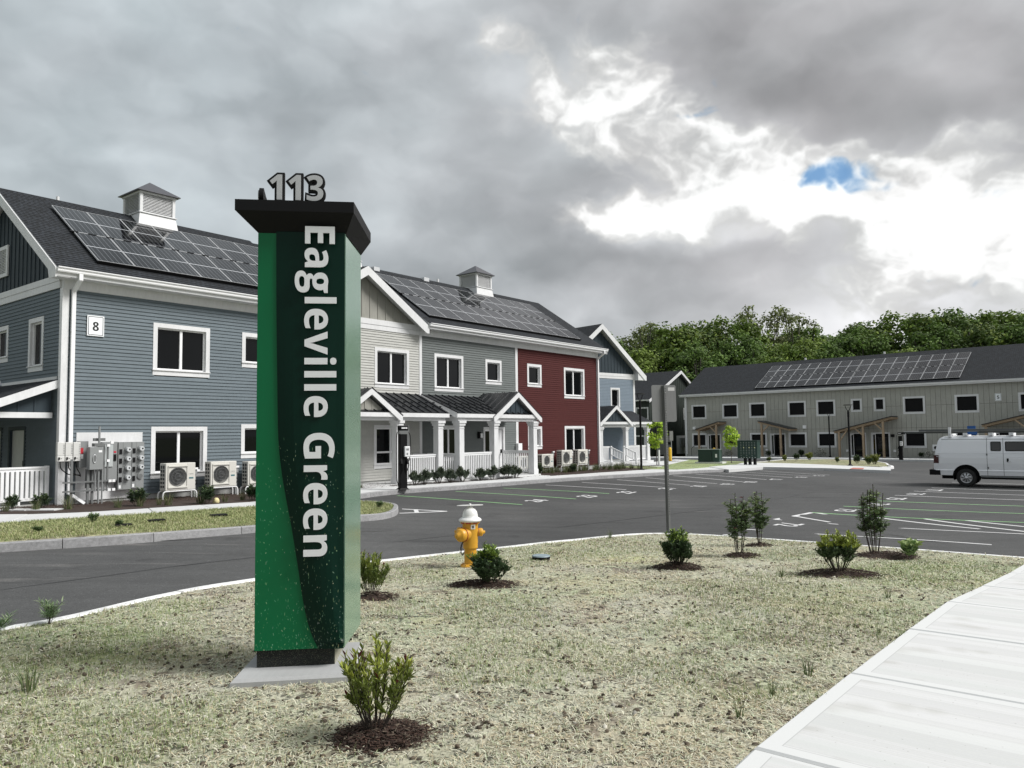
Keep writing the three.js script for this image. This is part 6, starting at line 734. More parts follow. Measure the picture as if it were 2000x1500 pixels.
  { const o = onWall('switch_box', 'dark grey switch box with a red label beside the oval-window cabinet', 'electrical box', b8, 0.41, 0, 0.1); part('box', new B().box(0.0, 0.86, 0, 0.23, 1.58, 0.16).geo(), std(0.22, 0.23, 0.23, 0.5), o); part('red_label', new B().box(0.02, 1.24, 0.161, 0.1, 1.4, 0.166).geo(), std(0.42, 0.02, 0.03, 0.5), o); part('white_label', new B().box(0.05, 1.1, 0.161, 0.1, 1.22, 0.164).geo(), MT.vinyl, o); part('lever', new B().box(0.2, 1.0, 0.161, 0.24, 1.2, 0.21).geo(), MT.black, o); }
  ['leftmost, over the white corner board of the blue house', 'middle one of three in a row', 'rightmost of three, next to the dark switch box'].forEach((lb, i) => { const o = onWall('solar_disconnect', 'pale plastic solar disconnect box, ' + lb, 'electrical box', b8, -0.16 + i * 0.2, 0, 0.22); part('upper_box', new RoundedBoxGeometry(0.185, 0.36, 0.12, 2, 0.012).translate(0.1, 1.38, 0), std(0.58, 0.58, 0.56, 0.5), o); part('lower_box', new RoundedBoxGeometry(0.185, 0.155, 0.125, 2, 0.012).translate(0.1, 1.12, 0), std(0.62, 0.62, 0.6, 0.5), o); part('switch', new B().box(0.035, 1.09, 0.063, 0.065, 1.16, 0.09).box(0.09, 1.12, 0.063, 0.125, 1.13, 0.068).geo(), MT.black, o); part('cooling_ribs', bgeo((b) => { for (let k = 0; k < 6; k++) b.box(0.15, 1.25 + k * 0.045, 0.061, 0.185, 1.265 + k * 0.045, 0.066); }), MT.galv, o); part('cable', bgeo((b) => b.tube([[0.1, 1.05, 0], [0.1 + 0.02, 0.86, 0.02], [0.2 + (2 - i) * 0.05, 0.7, 0.03], [0.62 - i * 0.2, 0.66 - i * 0.02, 0.02]], 0.014, 6)), MT.black, o); });
}

// ---------------------------------------------------------------- car chargers
function charger(pos, turn, label) { const o = thing('car_charger', label, 'car charger', pos, turn); part('base_plate', new B().hexa([[-0.2, 0, -0.16], [-0.2, 0, 0.16], [0.2, 0, 0.16], [0.2, 0, -0.16], [-0.13, 0.06, -0.1], [-0.13, 0.06, 0.1], [0.13, 0.06, 0.1], [0.13, 0.06, -0.1]]).geo(), MT.black, o); part('pillar', new RoundedBoxGeometry(0.27, 2.0, 0.2, 2, 0.02).translate(0, 1.0, 0), MT.black, o); part('head', new RoundedBoxGeometry(0.33, 0.2, 0.24, 3, 0.05).translate(0, 2.1, 0.02), MT.black, o); part('cable_reel', new B().hexa([[-0.13, 1.9, 0.0], [-0.13, 1.9, 0.12], [0.13, 1.9, 0.12], [0.13, 1.9, 0], [-0.2, 2.02, -0.02], [-0.2, 2.02, 0.14], [0.2, 2.02, 0.14], [0.2, 2.02, -0.02]]).geo(), MT.galv, o); part('charging_unit', new RoundedBoxGeometry(0.2, 0.36, 0.1, 2, 0.02).translate(0.1, 1.3, 0.13), MT.vinyl, o); part('unit_display', new B().box(0.05, 1.34, 0.181, 0.15, 1.41, 0.184).box(0.06, 1.19, 0.181, 0.12, 1.26, 0.184).geo(), MT.galv, o); part('lettering', new B().box(-0.11, 2.09, 0.141, 0.05, 2.13, 0.144).geo(), MT.vinyl, o); part('logo', new THREE.CircleGeometry(0.028, 14).translate(0.085, 2.11, 0.143), MT.vinyl, o); part('cable', bgeo((b) => { b.tube([[-0.16, 2.02, 0.05], [-0.26, 1.9, 0.08], [-0.28, 1.2, 0.1], [-0.27, 0.35, 0.1], [-0.17, 0.1, 0.1], [-0.12, 0.6, 0.1], [-0.1, 1.0, 0.1]], 0.014, 6); b.tube([[0.16, 2.02, 0.05], [0.25, 1.85, 0.08], [0.26, 1.4, 0.1], [0.2, 1.0, 0.1], [0.12, 0.9, 0.1]], 0.014, 6); b.tube([[-0.13, 0.7, 0.09], [-0.19, 0.9, 0.12], [-0.1, 1.05, 0.13], [-0.04, 0.75, 0.14], [-0.12, 0.55, 0.12]], 0.014, 6); b.tube([[0.1, 0.6, 0.1], [0.18, 0.85, 0.12], [0.12, 1.05, 0.13], [0.05, 0.75, 0.13], [0.1, 0.55, 0.12]], 0.014, 6); }), MT.black, o); part('connector', new B().bar([-0.12, 1.05, 0.1], [-0.12, 0.88, 0.16], 0.06, 0.07).bar([0.12, 1.05, 0.1], [0.12, 0.88, 0.16], 0.06, 0.07).geo(), MT.dark, o); return o; }
charger(at(-3.8, -26.75, 0.0), 0.62, 'black car charger with looped cables in front of the cream porch'); charger(at(31.0, -62.0, 0.02), -0.77, 'black car charger in front of the long grey building');

// ---------------------------------------------------------------- lamp posts
function lampPost(pos, h, turn, label, two) { const o = thing('lamp_post', label, 'lamp post', pos, turn); part('base', new B().cyl(0, 0, 0.04, 0, 0.17, 0.17, 20).cyl(0, 0.04, 0.12, 0, 0.12, 0.07, 20).geo(), MT.black, o); part('pole', new B().cyl(0, 0.04, h - 0.35, 0, 0.062, 0.055, 16).cyl(0, h - 0.75, h - 0.45, 0, 0.066, 0.066, 16).geo(), MT.black, o); part('arm', bgeo((b) => { b.tube([[0, h - 0.4, 0], [-0.12, h - 0.2, 0], [-0.17, h - 0.04, 0]], 0.02, 8); b.tube([[0, h - 0.4, 0], [0.12, h - 0.2, 0], [0.17, h - 0.04, 0]], 0.02, 8); }), MT.black, o); part('lamp_head', new THREE.LatheGeometry([[0, 0.05], [0.24, 0.035], [0.28, 0.01], [0.26, -0.01], [0, -0.015]].map(([a, b]) => new THREE.Vector2(a, b)), 28).translate(0, h, 0), MT.black, o); return o; }
lampPost(at(6.9, -41.75, -0.02), 4.1, 0.4, 'black lamp post in front of the light blue gabled house'); lampPost(at(21.4, -49.3, 0), 3.85, -0.4, 'black lamp post on the planted island nearest the car park'); lampPost(at(29.8, -72.9, 0), 4.2, -0.77, 'black lamp post standing against the long grey building');
tag(part('lamp_footing', new B().cyl(0, -0.4, 0.05, 0, 0.32, 0.32, 24).geo(), MT.concrete, scene, 'round concrete footing under the lamp post by the blue gable'), null, 'footing').position.set(...at(6.9, -41.75, -0.06));

// ---------------------------------------------------------------- transformer, mailboxes, bollards, small sign, covers
{
  const o = thing('transformer', 'dark green utility transformer on a concrete pad', 'transformer', at(13.9, -54.6, 0.02), -0.45); part('pad', new B().box(-0.95, -0.3, -0.75, 0.95, 0.1, 0.75).geo(), MT.concrete, o); part('tank', new RoundedBoxGeometry(0.95, 0.86, 1.1, 2, 0.03).translate(-0.28, 0.53, 0), MT.utilGreen, o); part('cable_box', new RoundedBoxGeometry(0.5, 0.84, 1.08, 2, 0.03).translate(0.47, 0.52, 0), std(0.02, 0.05, 0.042, 0.5), o); part('lid', new B().box(-0.78, 0.955, -0.57, 0.74, 0.985, 0.57).geo(), std(0.18, 0.22, 0.2, 0.5), o); part('warning_label', new B().box(0.44, 0.42, 0.541, 0.56, 0.66, 0.548).geo(), MT.vinyl, o);
  const mk = thing('cable_marker', 'yellow domed marker behind the green transformer', 'marker', at(14.35, -55.3, 0), 0); part('post', new B().cyl(0, 0, 1.02, 0, 0.06, 0.06, 14).geo(), MT.black, mk); part('dome', new THREE.SphereGeometry(0.105, 18, 10, 0, Math.PI * 2, 0, Math.PI / 2).translate(0, 1.0, 0), MT.yellow, mk);
  const mb = thing('mailbox_cluster', 'dark green cluster of mailboxes on three legs', 'mailboxes', at(15.45, -50.7, 0.02), -0.62); part('cabinet', new B().box(-0.68, 0.42, -0.32, 0.62, 1.55, 0.3).geo(), MT.utilGreen, mb); part('top', new B().box(-0.72, 1.55, -0.34, 0.66, 1.585, 0.34).geo(), MT.utilGreen, mb); part('leg', new B().box(-0.35, 0, -0.12, -0.2, 0.42, 0.1).geo(), MT.black, mb); part('leg', new B().box(-0.05, 0, -0.12, 0.1, 0.42, 0.1).geo(), MT.black, mb); part('leg', new B().box(0.28, 0, -0.12, 0.43, 0.42, 0.1).geo(), MT.black, mb);
  for (let c = 0; c < 6; c++) { const x = -0.52 + c * 0.18; for (let r = 0; r < 9; r++) { if (c % 2 && r < 1) continue; const d = part('mailbox_door', new B().box(x, 0.56 + r * 0.105, 0.301, x + 0.16, 0.65 + r * 0.105, 0.312).geo(), MT.utilGreen, mb); part('label', new B().box(x + 0.045, 0.60 + r * 0.105, 0.3125, x + 0.115, 0.622 + r * 0.105, 0.314).geo(), std(0.3, 0.33, 0.32, 0.5), d); } part('lock', new B().box(x + 0.07, 0.46, 0.301, x + 0.11, 0.5, 0.32).geo(), MT.alu, mb); } for (const c of [1, 3, 5]) part('parcel_key', new THREE.SphereGeometry(0.035, 10, 8).translate(-0.44 + c * 0.18, 1.12, 0.315), std(0.8, 0.8, 0.45, 0.4), mb);
  const bl = thing('bollard', 'bright yellow bollard near the dark green house', 'bollard', at(12.3, -60.7, 0), 0); part('post', new THREE.LatheGeometry([[0.12, 0], [0.12, 0.98], [0.1, 1.05], [0.05, 1.09], [0, 1.1]].map(([a, b]) => new THREE.Vector2(a, b)), 22), MT.yellow, bl);
  const ss = thing('road_sign', 'small grey sign plate on a thin post behind the yellow bollard', 'road sign', at(12.9, -63.0, 0), 0.2); part('post', new B().box(-0.03, 0, -0.03, 0.03, 2.3, 0.0).geo(), MT.galv, ss); part('sign_plate', new B().box(-0.15, 1.62, 0.002, 0.15, 2.4, 0.012).geo(), std(0.22, 0.22, 0.21, 0.5), ss);
}
const cover = (x, z, r, box, label, m) => { const o = thing('utility_cover', label, 'utility cover', at(x, z, 0), 0.6); if (box) part('lid', new RoundedBoxGeometry(box[0], 0.05, box[1], 2, 0.015).translate(0, 0.03, 0), m, o); else { part('lid', new B().cyl(0, 0.045, 0.06, 0, r, r * 0.94, 26).geo(), m, o); part('rim', new B().cyl(0, -0.05, 0.045, 0, r, r, 26).geo(), MT.dark, o); } };
cover(0.4, -11.55, 0.135, null, 'round blue-grey utility cover in the lawn right of the hydrant', std(0.22, 0.28, 0.31, 0.5)); cover(-7.8, -15.6, 0, [0.3, 0.16], 'dark cover in the verge furthest from the green sign', MT.black); cover(-7.6, -16.6, 0, [0.34, 0.18], 'thin dark cover in the middle of the verge', MT.dark); cover(-6.75, -17.85, 0, [0.36, 0.2], 'dark cover in the verge nearest the green sign', MT.black);

// ---------------------------------------------------------------- plants: real leaves, each a small folded blade
const leafMat = (o = {}) => { const m = new THREE.MeshPhysicalMaterial({ vertexColors: true, roughness: 0.55, side: THREE.DoubleSide, ...o }); return m; };
const LEAF = leafMat({ roughness: 0.6, transmission: 0.3, thickness: 0, ior: 1.35 }), LEAFMATTE = leafMat({ roughness: 0.85, transmission: 0.25, thickness: 0, ior: 1.3 });
const BARKBIT = std(1, 1, 1, 0.9, { vertexColors: true });
function leaf(b, p, dir, nrm, L, W, col, fold = 0.25) { // pointed blade from p along dir
  const d = dir.clone().normalize(), s = d.clone().cross(nrm).normalize(), n = s.clone().cross(d); const q = (t, w, h) => p.clone().addScaledVector(d, t * L).addScaledVector(s, w * W).addScaledVector(n, h * W);
  b.col = col; const a = p.toArray(), m1 = q(0.45, 0.5, fold).toArray(), m2 = q(0.45, -0.5, fold).toArray(), c = q(0.5, 0, 0).toArray(), e = q(1, 0, 0.1).toArray(); b.tri(a, c, m2); b.tri(a, m1, c); b.tri(c, e, m2); b.tri(c, m1, e);
}
const rv = (r) => { const z = 2 * r() - 1, t = 6.283 * r(), q = Math.sqrt(1 - z * z); return V(q * Math.cos(t), z, q * Math.sin(t)); };
const tint = (c, r, k = 0.25) => { const f = 1 - k / 2 + k * r(); return [c[0] * f, c[1] * f, c[2] * f]; };
// shrub: upright stems that carry leaves along their upper part
function shrubGeo(seed, o) {
  const r = rng(seed), st = new B(), lv = new B(); lv.col = [1, 1, 1];
  for (let i = 0; i < o.stems; i++) {
    const a = 6.283 * (i * 0.381966 + 0.1 * r()), rad = o.spread * Math.sqrt(r()), h = o.h * (1 - o.round * (rad / o.spread) ** 2) * (0.78 + 0.3 * r()); const base = V(Math.cos(a) * rad * o.base, 0, Math.sin(a) * rad * o.base), tip = V(Math.cos(a) * rad, h, Math.sin(a) * rad), mid = base.clone().lerp(tip, 0.5).add(V((r() - 0.5) * 0.05, 0, (r() - 0.5) * 0.05).multiplyScalar(o.h)); const bl = o.belly || 1.12; mid.x *= bl; mid.z *= bl;
    const c = new THREE.CatmullRomCurve3([base, mid, tip]); st.add(new THREE.TubeGeometry(c, 5, o.stemR, 4)); const twigs = o.twigs || 0; const runs = [c]; for (let k = 0; k < twigs; k++) { const p = c.getPoint(0.35 + 0.5 * r()), e = p.clone().add(rv(r).setY(0.4 + 0.5 * r()).multiplyScalar(o.twigL)); const tc = new THREE.CatmullRomCurve3([p, p.clone().lerp(e, 0.5).add(V(0, -0.01, 0)), e]); st.add(new THREE.TubeGeometry(tc, 3, o.stemR * 0.6, 3)); runs.push(tc); }
    for (const q of runs) { const n = Math.round(o.leaves * (o.dense || 1.4) * (q === c ? 1 : 0.8)); for (let k = 0; k < n; k++) { const t = q === c ? o.bare + (1 - o.bare) * Math.pow(k / n, 0.85) : 0.15 + 0.85 * k / n, p = q.getPoint(Math.min(1, t)), tg = q.getTangent(Math.min(1, t)); const ph = k * 2.4 + r(), side = V(Math.cos(ph), 0, Math.sin(ph)); const d = side.multiplyScalar(o.open).add(tg.clone().multiplyScalar(1 - o.droop)).add(V(0, -o.droop * 0.6, 0)); const top = p.y / o.h > 0.62 && r() < o.fresh; const cc0 = top ? tint(o.colTip, r, 0.3) : tint(o.col, r, 0.45), cc = [cc0[0] * 1.8, cc0[1] * 1.8, cc0[2] * 1.7]; leaf(lv, p, d, V(0, 1, 0).add(rv(r).multiplyScalar(0.35)).normalize(), 1.18 * o.L * (0.7 + 0.5 * r()), 1.3 * o.W * (0.75 + 0.5 * r()), r() < (o.redTip || 0) && t > 0.9 ? [0.09, 0.012, 0.012] : cc); } }
  } return [st.geo(), lv.geo()];
}
const STEM = std(0.035, 0.026, 0.02, 0.9);
function plantThing(name, label, cat, gs, pos, turn, group, scale = 1) { const o = thing(name, label, cat, pos, turn, group); o.scale.setScalar(scale); part('stems', gs[0], STEM, o); const f = part('foliage', gs[1], LEAF, o); return o; }
function mulchRing(x, z, rx, rz, seed, label, turn = 0, n = 900, h = 0.05) { // a low heap of shredded bark
  const r = rng(seed), o = thing('mulch_ring', label, 'mulch', at(x, z, 0), turn); const b = new B(), N = 26, K = 7; const P = (i, k) => { const a = i / N * 6.283, t = k / K, wob = 1 + 0.16 * Math.sin(a * 3 + seed) + 0.08 * Math.sin(a * 7 + seed * 2); const px = Math.cos(a) * rx * t * wob, pz = Math.sin(a) * rz * t * wob; const hh = h * (1 - t * t) + 0.012 * (fbm(px * 22 + seed, pz * 22, 2) - 0.4) * (1 - t) - 0.012 * t; const c = Math.cos(turn), s = Math.sin(turn); return [px, hh + level(x + px * c + pz * s, z - px * s + pz * c) - level(x, z), pz]; };
  for (let i = 0; i < N; i++) for (let k = 0; k < K; k++) b.quad(P(i, k), P(i, k + 1), P((i + 1) % N, k + 1), P((i + 1) % N, k)); part('mulch_heap', b.geo(), MT.mulch, o);
  const ch = new B(); for (let i = 0; i < n; i++) { const a = r() * 6.283, t = Math.sqrt(r()) * (r() < 0.15 ? 1.35 : 1.02), px = Math.cos(a) * rx * t, pz = Math.sin(a) * rz * t, y = h * Math.max(0, 1 - t * t) + 0.004 + 0.016 * r(); const L = 0.02 + 0.05 * r() * r(), an = r() * 6.283, tl = (r() - 0.4) * 0.5; const k = 0.5 + 1.6 * r() * r(); ch.col = r() < 0.2 ? [0.11 * k, 0.085 * k, 0.062 * k] : [0.052 * k, 0.028 * k, 0.019 * k]; ch.bar([px, y, pz], [px + Math.cos(an) * L, y + tl * L, pz + Math.sin(an) * L], 0.003 + 0.005 * r(), 0.002 + 0.003 * r()); }
  stuffPart('bark_shreds', ch.geo(), BARKBIT, o); return o;
}
const BOX = (s, h, sp, fresh) => shrubGeo(s, { stems: 34, spread: sp, base: 0.32, h, round: 0.5, belly: 1.25, stemR: 0.004, twigs: 5, twigL: 0.10, leaves: 16, bare: 0.22, open: 0.9, droop: 0.1, fresh, L: 0.042, W: 0.017, col: [0.030, 0.055, 0.022], colTip: [0.14, 0.20, 0.035] });
mulchRing(-0.74, -4.36, 0.25, 0.2, 3, 'dark bark mulch ring around the nearest shrub', 0.2, 1500, 0.05); mulchRing(-0.36, -9.06, 0.40, 0.26, 5, 'bark mulch ring under the shrub by the hydrant', 0, 1100); mulchRing(2.2, -10.56, 0.36, 0.28, 6, 'bark mulch ring under the round shrub by the road sign', 0, 900, 0.07); mulchRing(4.12, -9.92, 0.50, 0.32, 7, 'wide bark mulch ring under the yellow-green shrub', 0, 1300, 0.06); mulchRing(5.72, -12.05, 0.5, 0.34, 8, 'grey bark mulch ring under the tall shrub near the pavement', 0, 900, 0.07); mulchRing(3.5, -12.0, 0.28, 0.2, 9, 'small reddish mulch ring under the taller double-stemmed shrub', 0, 500); mulchRing(4.3, -13.7, 0.24, 0.18, 10, 'thin mulch ring under the slender shrub nearest the kerb', 0, 300); mulchRing(-1.48, -8.3, 0.26, 0.18, 11, 'thin mulch ring under the shrub behind the green sign', 0, 350);
// nearest shrub: tall shoots with long leaves
plantThing('young_shrub', 'small shrub with long yellow-green leaves in the mulch right before the green sign', 'shrub', shrubGeo(21, { dense: 0.9, stems: 30, spread: 0.2, base: 0.25, h: 0.50, round: 0.25, stemR: 0.0028, twigs: 1, twigL: 0.07, leaves: 22, bare: 0.30, open: 0.62, droop: 0.02, fresh: 0.7, redTip: 0.10, L: 0.044, W: 0.0135, col: [0.09, 0.115, 0.022], colTip: [0.19, 0.215, 0.04] }), at(-0.78, -4.37, 0.03), 0.3);
plantThing('young_shrub', 'small yellow-green shrub just behind the green sign by the kerb', 'shrub', shrubGeo(22, { stems: 24, spread: 0.2, base: 0.25, h: 0.46, round: 0.3, stemR: 0.003, twigs: 1, twigL: 0.08, leaves: 18, bare: 0.3, open: 0.65, droop: 0.02, fresh: 0.6, redTip: 0.08, L: 0.046, W: 0.015, col: [0.075, 0.105, 0.022], colTip: [0.16, 0.19, 0.04] }), at(-1.53, -8.32, 0.02), 1.3);
plantThing('round_shrub', 'dense round shrub with dark green leaves before the hydrant', 'shrub', BOX(23, 0.47, 0.205, 0.75), at(-0.3, -9.05, 0.02), 0.5); plantThing('round_shrub', 'dense round shrub left of the tall shrubs, below the road sign', 'shrub', BOX(24, 0.54, 0.19, 0.6), at(2.2, -10.54, 0.04), 1.5);
plantThing('round_shrub', 'spreading shrub with bright yellow-green tips on the wide mulch ring', 'shrub', shrubGeo(25, { stems: 24, spread: 0.25, base: 0.25, h: 0.52, round: 0.2, stemR: 0.0045, twigs: 4, twigL: 0.11, leaves: 16, bare: 0.36, open: 0.9, droop: 0.08, fresh: 0.95, L: 0.046, W: 0.02, col: [0.038, 0.062, 0.024], colTip: [0.15, 0.18, 0.028], belly: 1.3 }), at(4.1, -9.9, 0.04), 2.2);
const TALL = (s, h, sp, st) => shrubGeo(s, { stems: st, spread: sp, base: 0.35, h, round: 0.1, stemR: 0.006, twigs: 6, twigL: 0.12, leaves: 15, bare: 0.28, belly: 1.25, open: 0.9, droop: 0.6, fresh: 0.4, L: 0.058, W: 0.032, col: [0.070, 0.105, 0.045], colTip: [0.11, 0.145, 0.055], redTip: 0.02 });
plantThing('tall_shrub', 'tall upright shrub with drooping leaves and two bare stems, left of the slender one', 'shrub', TALL(26, 0.96, 0.17, 9), at(3.45, -12.0, 0.02), 0.4); plantThing('tall_shrub', 'slender upright shrub nearest the kerb, right of its taller neighbour', 'shrub', TALL(27, 0.92, 0.12, 7), at(4.3, -13.7, 0.02), 1.1); plantThing('tall_shrub', 'tall upright shrub on the grey mulch near the pavement', 'shrub', TALL(28, 1.02, 0.17, 10), at(5.6, -12.15, 0.03), 2.6);
plantThing('seedling', 'pale broad-leaved weed beside the tall shrub near the pavement', 'weed', shrubGeo(29, { stems: 5, spread: 0.12, base: 0.3, h: 0.3, round: 0.1, stemR: 0.004, twigs: 1, twigL: 0.1, leaves: 8, bare: 0.25, open: 0.9, droop: 0.2, fresh: 0.6, L: 0.085, W: 0.06, col: [0.10, 0.15, 0.06], colTip: [0.19, 0.24, 0.10] }), at(5.95, -11.75, 0), 0.2);

// weeds and tufts of grass
function tuftGeo(seed, n, h, sp, col, colB) { const r = rng(seed), b = new B(); for (let i = 0; i < n; i++) { const a = r() * 6.283, q = sp * Math.sqrt(r()) * 0.35, p = V(Math.cos(a) * q, 0, Math.sin(a) * q), out = V(Math.cos(a + (r() - 0.5)), 0, Math.sin(a + (r() - 0.5))), L = h * (0.55 + 0.5 * r()), bend = 0.25 + 0.7 * r(); const w = 0.004 + 0.003 * r(); let pv = p.clone(), s = out.clone().cross(V(0, 1, 0)).normalize(); b.col = tint(r() < 0.3 ? colB : col, r, 0.4); let up = 0; const seg = 4; let prev = [pv.clone().addScaledVector(s, -w), pv.clone().addScaledVector(s, w)]; for (let k = 1; k <= seg; k++) { const t = k / seg; const c = p.clone().addScaledVector(out, sp * bend * t * t).add(V(0, L * (t - 0.28 * bend * t * t), 0)); const ww = w * (1 - t * 0.92); const cur = [c.clone().addScaledVector(s, -ww), c.clone().addScaledVector(s, ww)]; b.quad(prev[0].toArray(), prev[1].toArray(), cur[1].toArray(), cur[0].toArray()); prev = cur; } } return b.geo(); }
const TUFTS = [1, 2, 3].map((s) => tuftGeo(s + 40, 70, 0.48, 0.30, [0.085, 0.115, 0.042], [0.19, 0.19, 0.10]));
const tuft = (x, z, s, label, group, v = 0, dy = 0) => { const o = thing('ornamental_grass', label, 'grass tuft', at(x, z, dy), v * 2.1 + x, group); o.scale.setScalar(s); part('blades', TUFTS[v % 3], LEAFMATTE, o); };
const WEED = tuftGeo(77, 22, 0.30, 0.16, [0.10, 0.14, 0.05], [0.20, 0.20, 0.11]);
[[-3.2, -5.2, 'grass tuft alone in the lawn at the far left of the sign', 0.9], [0.35, -6.2, 'thin weed standing in the lawn in front of the round shrubs', 0.4], [2.0, -5.4, 'small weed at the edge of the pale pavement', 0.6], [1.62, -5.0, 'wilted weed beside the pavement joint', 0.5], [3.3, -9.7, 'thin weed blades in the lawn left of the yellow-tipped shrub', 0.7], [3.9, -8.2, 'lone weed stalk in the lawn before the yellow-tipped shrub', 0.55], [3.0, -6.5, 'low weed at the pavement edge by the second joint', 0.45], [1.3, -4.6, 'small sprout near the bottom edge of the lawn', 0.5], [1.85, -15.0, 'pale weed on the kerb by the road sign post', 0.8]].forEach(([x, z, l, s], i) => { const o = thing('weed', l, 'weed', at(x, z, 0), i); o.scale.setScalar(s); part('blades', WEED, LEAFMATTE, o); });
[[-4.45, -6.75, 'feathery weed growing at the near kerb, far left'], [-4.2, -7.1, 'taller feathery weed leaning over the near kerb']].forEach(([x, z, l], i) => plantThing('kerb_weed', l, 'weed', shrubGeo(90 + i, { stems: 5, spread: 0.09, base: 0.2, h: 0.13 + 0.04 * i, round: 0.2, stemR: 0.003, twigs: 2, twigL: 0.1, leaves: 14, bare: 0.25, open: 1, droop: 0.1, fresh: 0.5, L: 0.06, W: 0.008, col: [0.10, 0.15, 0.08], colTip: [0.2, 0.25, 0.15] }), at(x, z, 0), i));
[[-8.9, -16.5, 'leafy weed standing in the verge', 0.2], [-8.9, -14.6, 'low dark weed in the verge far to the left', 0.08], [-7.9, -15.6, 'small leafy weed beside the covers in the verge', 0.11], [-3.6, -20.9, 'spindly weed on the rounded tip of the verge', 0.16]].forEach(([x, z, l, h], i) => plantThing('weed', l, 'weed', shrubGeo(95 + i, { stems: 7, spread: h * 0.55, base: 0.3, h, round: 0.3, stemR: 0.004, twigs: 1, twigL: 0.08, leaves: 9, bare: 0.15, open: 1, droop: 0.2, fresh: 0.4, L: 0.06, W: 0.018, col: [0.05, 0.085, 0.035], colTip: [0.10, 0.14, 0.05] }), at(x, z, 0), i));
// beds at the blue house
const B8T = [[-13.3, -19.2, 1.0, 'in the bed below the white railing, furthest left'], [-12.55, -19.25, 0.9, 'before the paving stones under the railing'], [-11.9, -19.4, 1.0, 'below the corner of the white railing'], [-11.25, -19.7, 1.25, 'before the white corner board of the blue house'], [-10.2, -20.1, 1.0, 'at the foot of the grey meter post'], [-9.75, -20.35, 0.9, 'below the meter banks'], [-9.2, -20.75, 1.2, 'between the meters and the first heat pump'], [-8.55, -21.3, 1.3, 'before the legs of the first heat pump'], [-8.05, -21.75, 0.8, 'between the two heat pumps of the blue house'], [-7.75, -22.3, 0.9, 'before the second heat pump of the blue house'], [-7.3, -22.5, 1.1, 'right of the second heat pump of the blue house'], [-9.5, -20.9, 0.7, 'low against the white meter board'], [-12.2, -20.0, 0.8, 'under the right end of the railing']];
B8T.forEach(([x, z, s, l], i) => tuft(x, z, s * 0.85, 'ornamental grass tuft ' + l, null, i, -0.01));
const BUSHY = shrubGeo(60, { stems: 12, spread: 0.22, base: 0.35, h: 0.5, round: 0.3, stemR: 0.005, twigs: 4, twigL: 0.12, leaves: 13, bare: 0.25, open: 0.95, droop: 0.25, fresh: 0.3, L: 0.065, W: 0.03, col: [0.030, 0.052, 0.024], colTip: [0.07, 0.10, 0.035] });
[[-9.9, -20.55, 1.0, 'leafy bush below the tall grey electrical cabinet'], [-8.35, -21.2, 1.05, 'leafy plant before the first heat pump of the blue house'], [-7.45, -22.25, 0.95, 'leafy bush before the second heat pump of the blue house'], [-6.75, -22.3, 0.9, 'leafy bush half hidden by the green sign'], [-12.6, -19.6, 0.8, 'dark thin-leaved bush against the left of the white railing'], [-11.95, -19.75, 0.85, 'dark bush against the right end of the white railing']].forEach(([x, z, s, l], i) => plantThing('bed_shrub', l, 'shrub', BUSHY, at(x, z, -0.01), i * 1.3, null, s));
tag(part('paving_stone', bgeo((b) => { b.box(-0.55, -0.1, -0.22, 0.25, 0.05, 0.22); b.box(0.3, -0.1, -0.2, 1.0, 0.045, 0.25); }), MT.concrete, scene, 'flat pale paving stones in the bed below the white railing'), null, 'paving stone').position.set(...at(-12.35, -19.5, -0.02)); 
{ const rck = thing('rock', 'pale yellowish stone at the foot of the first heat pump', 'rock', at(-8.15, -21.35, 0.05), 0); const g = new THREE.IcosahedronGeometry(0.085, 2), P = g.attributes.position; for (let i = 0; i < P.count; i++) { const x = P.getX(i), y = P.getY(i), z = P.getZ(i), k = 0.8 + 0.4 * vn(x * 20 + 5, z * 20 + y * 13); P.setXYZ(i, x * k, y * k * 1.2, z * k); } g.computeVertexNormals(); part('stone', g, std(0.62, 0.55, 0.30, 0.8), rck); }
// porch shrubs of the row house
const RHODO = [61, 62].map((s) => shrubGeo(s, { stems: 12, spread: 0.30, base: 0.25, h: 0.56, round: 0.35, stemR: 0.007, twigs: 3, twigL: 0.14, leaves: 14, bare: 0.35, open: 0.85, droop: 0.05, fresh: 0.25, L: 0.105, W: 0.036, col: [0.040, 0.055, 0.036], colTip: [0.085, 0.10, 0.06] }));
[[-3.65, -28.95, 'dark leafy shrub directly right of the black car charger'], [-3.35, -29.35, 'dark shrub under the railing of the cream porch'], [-2.85, -30.0, 'dark shrub left of the second white post of the cream porch'], [-2.45, -30.55, 'dark shrub right of the second white post of the cream porch'], [-2.05, -31.05, 'largest dark shrub between the two porches'], [-1.35, -31.9, 'dark shrub below the left of the grey porch railing'], [-0.85, -32.5, 'dark shrub below the right of the grey porch railing'], [-0.25, -33.3, 'dark shrub left of the grey porch steps'], [0.1, -33.75, 'dark shrub nearest the grey porch entrance']].forEach(([x, z, l], i) => plantThing('porch_shrub', l, 'shrub', RHODO[i % 2], at(x, z, 0), i * 1.7, null, 0.9 + 0.22 * ((i * 37) % 5) / 5));
tuft(-5.35, -27.3, 0.6, 'small spiky plant beside the sign at the cream porch pavement', null, 1);
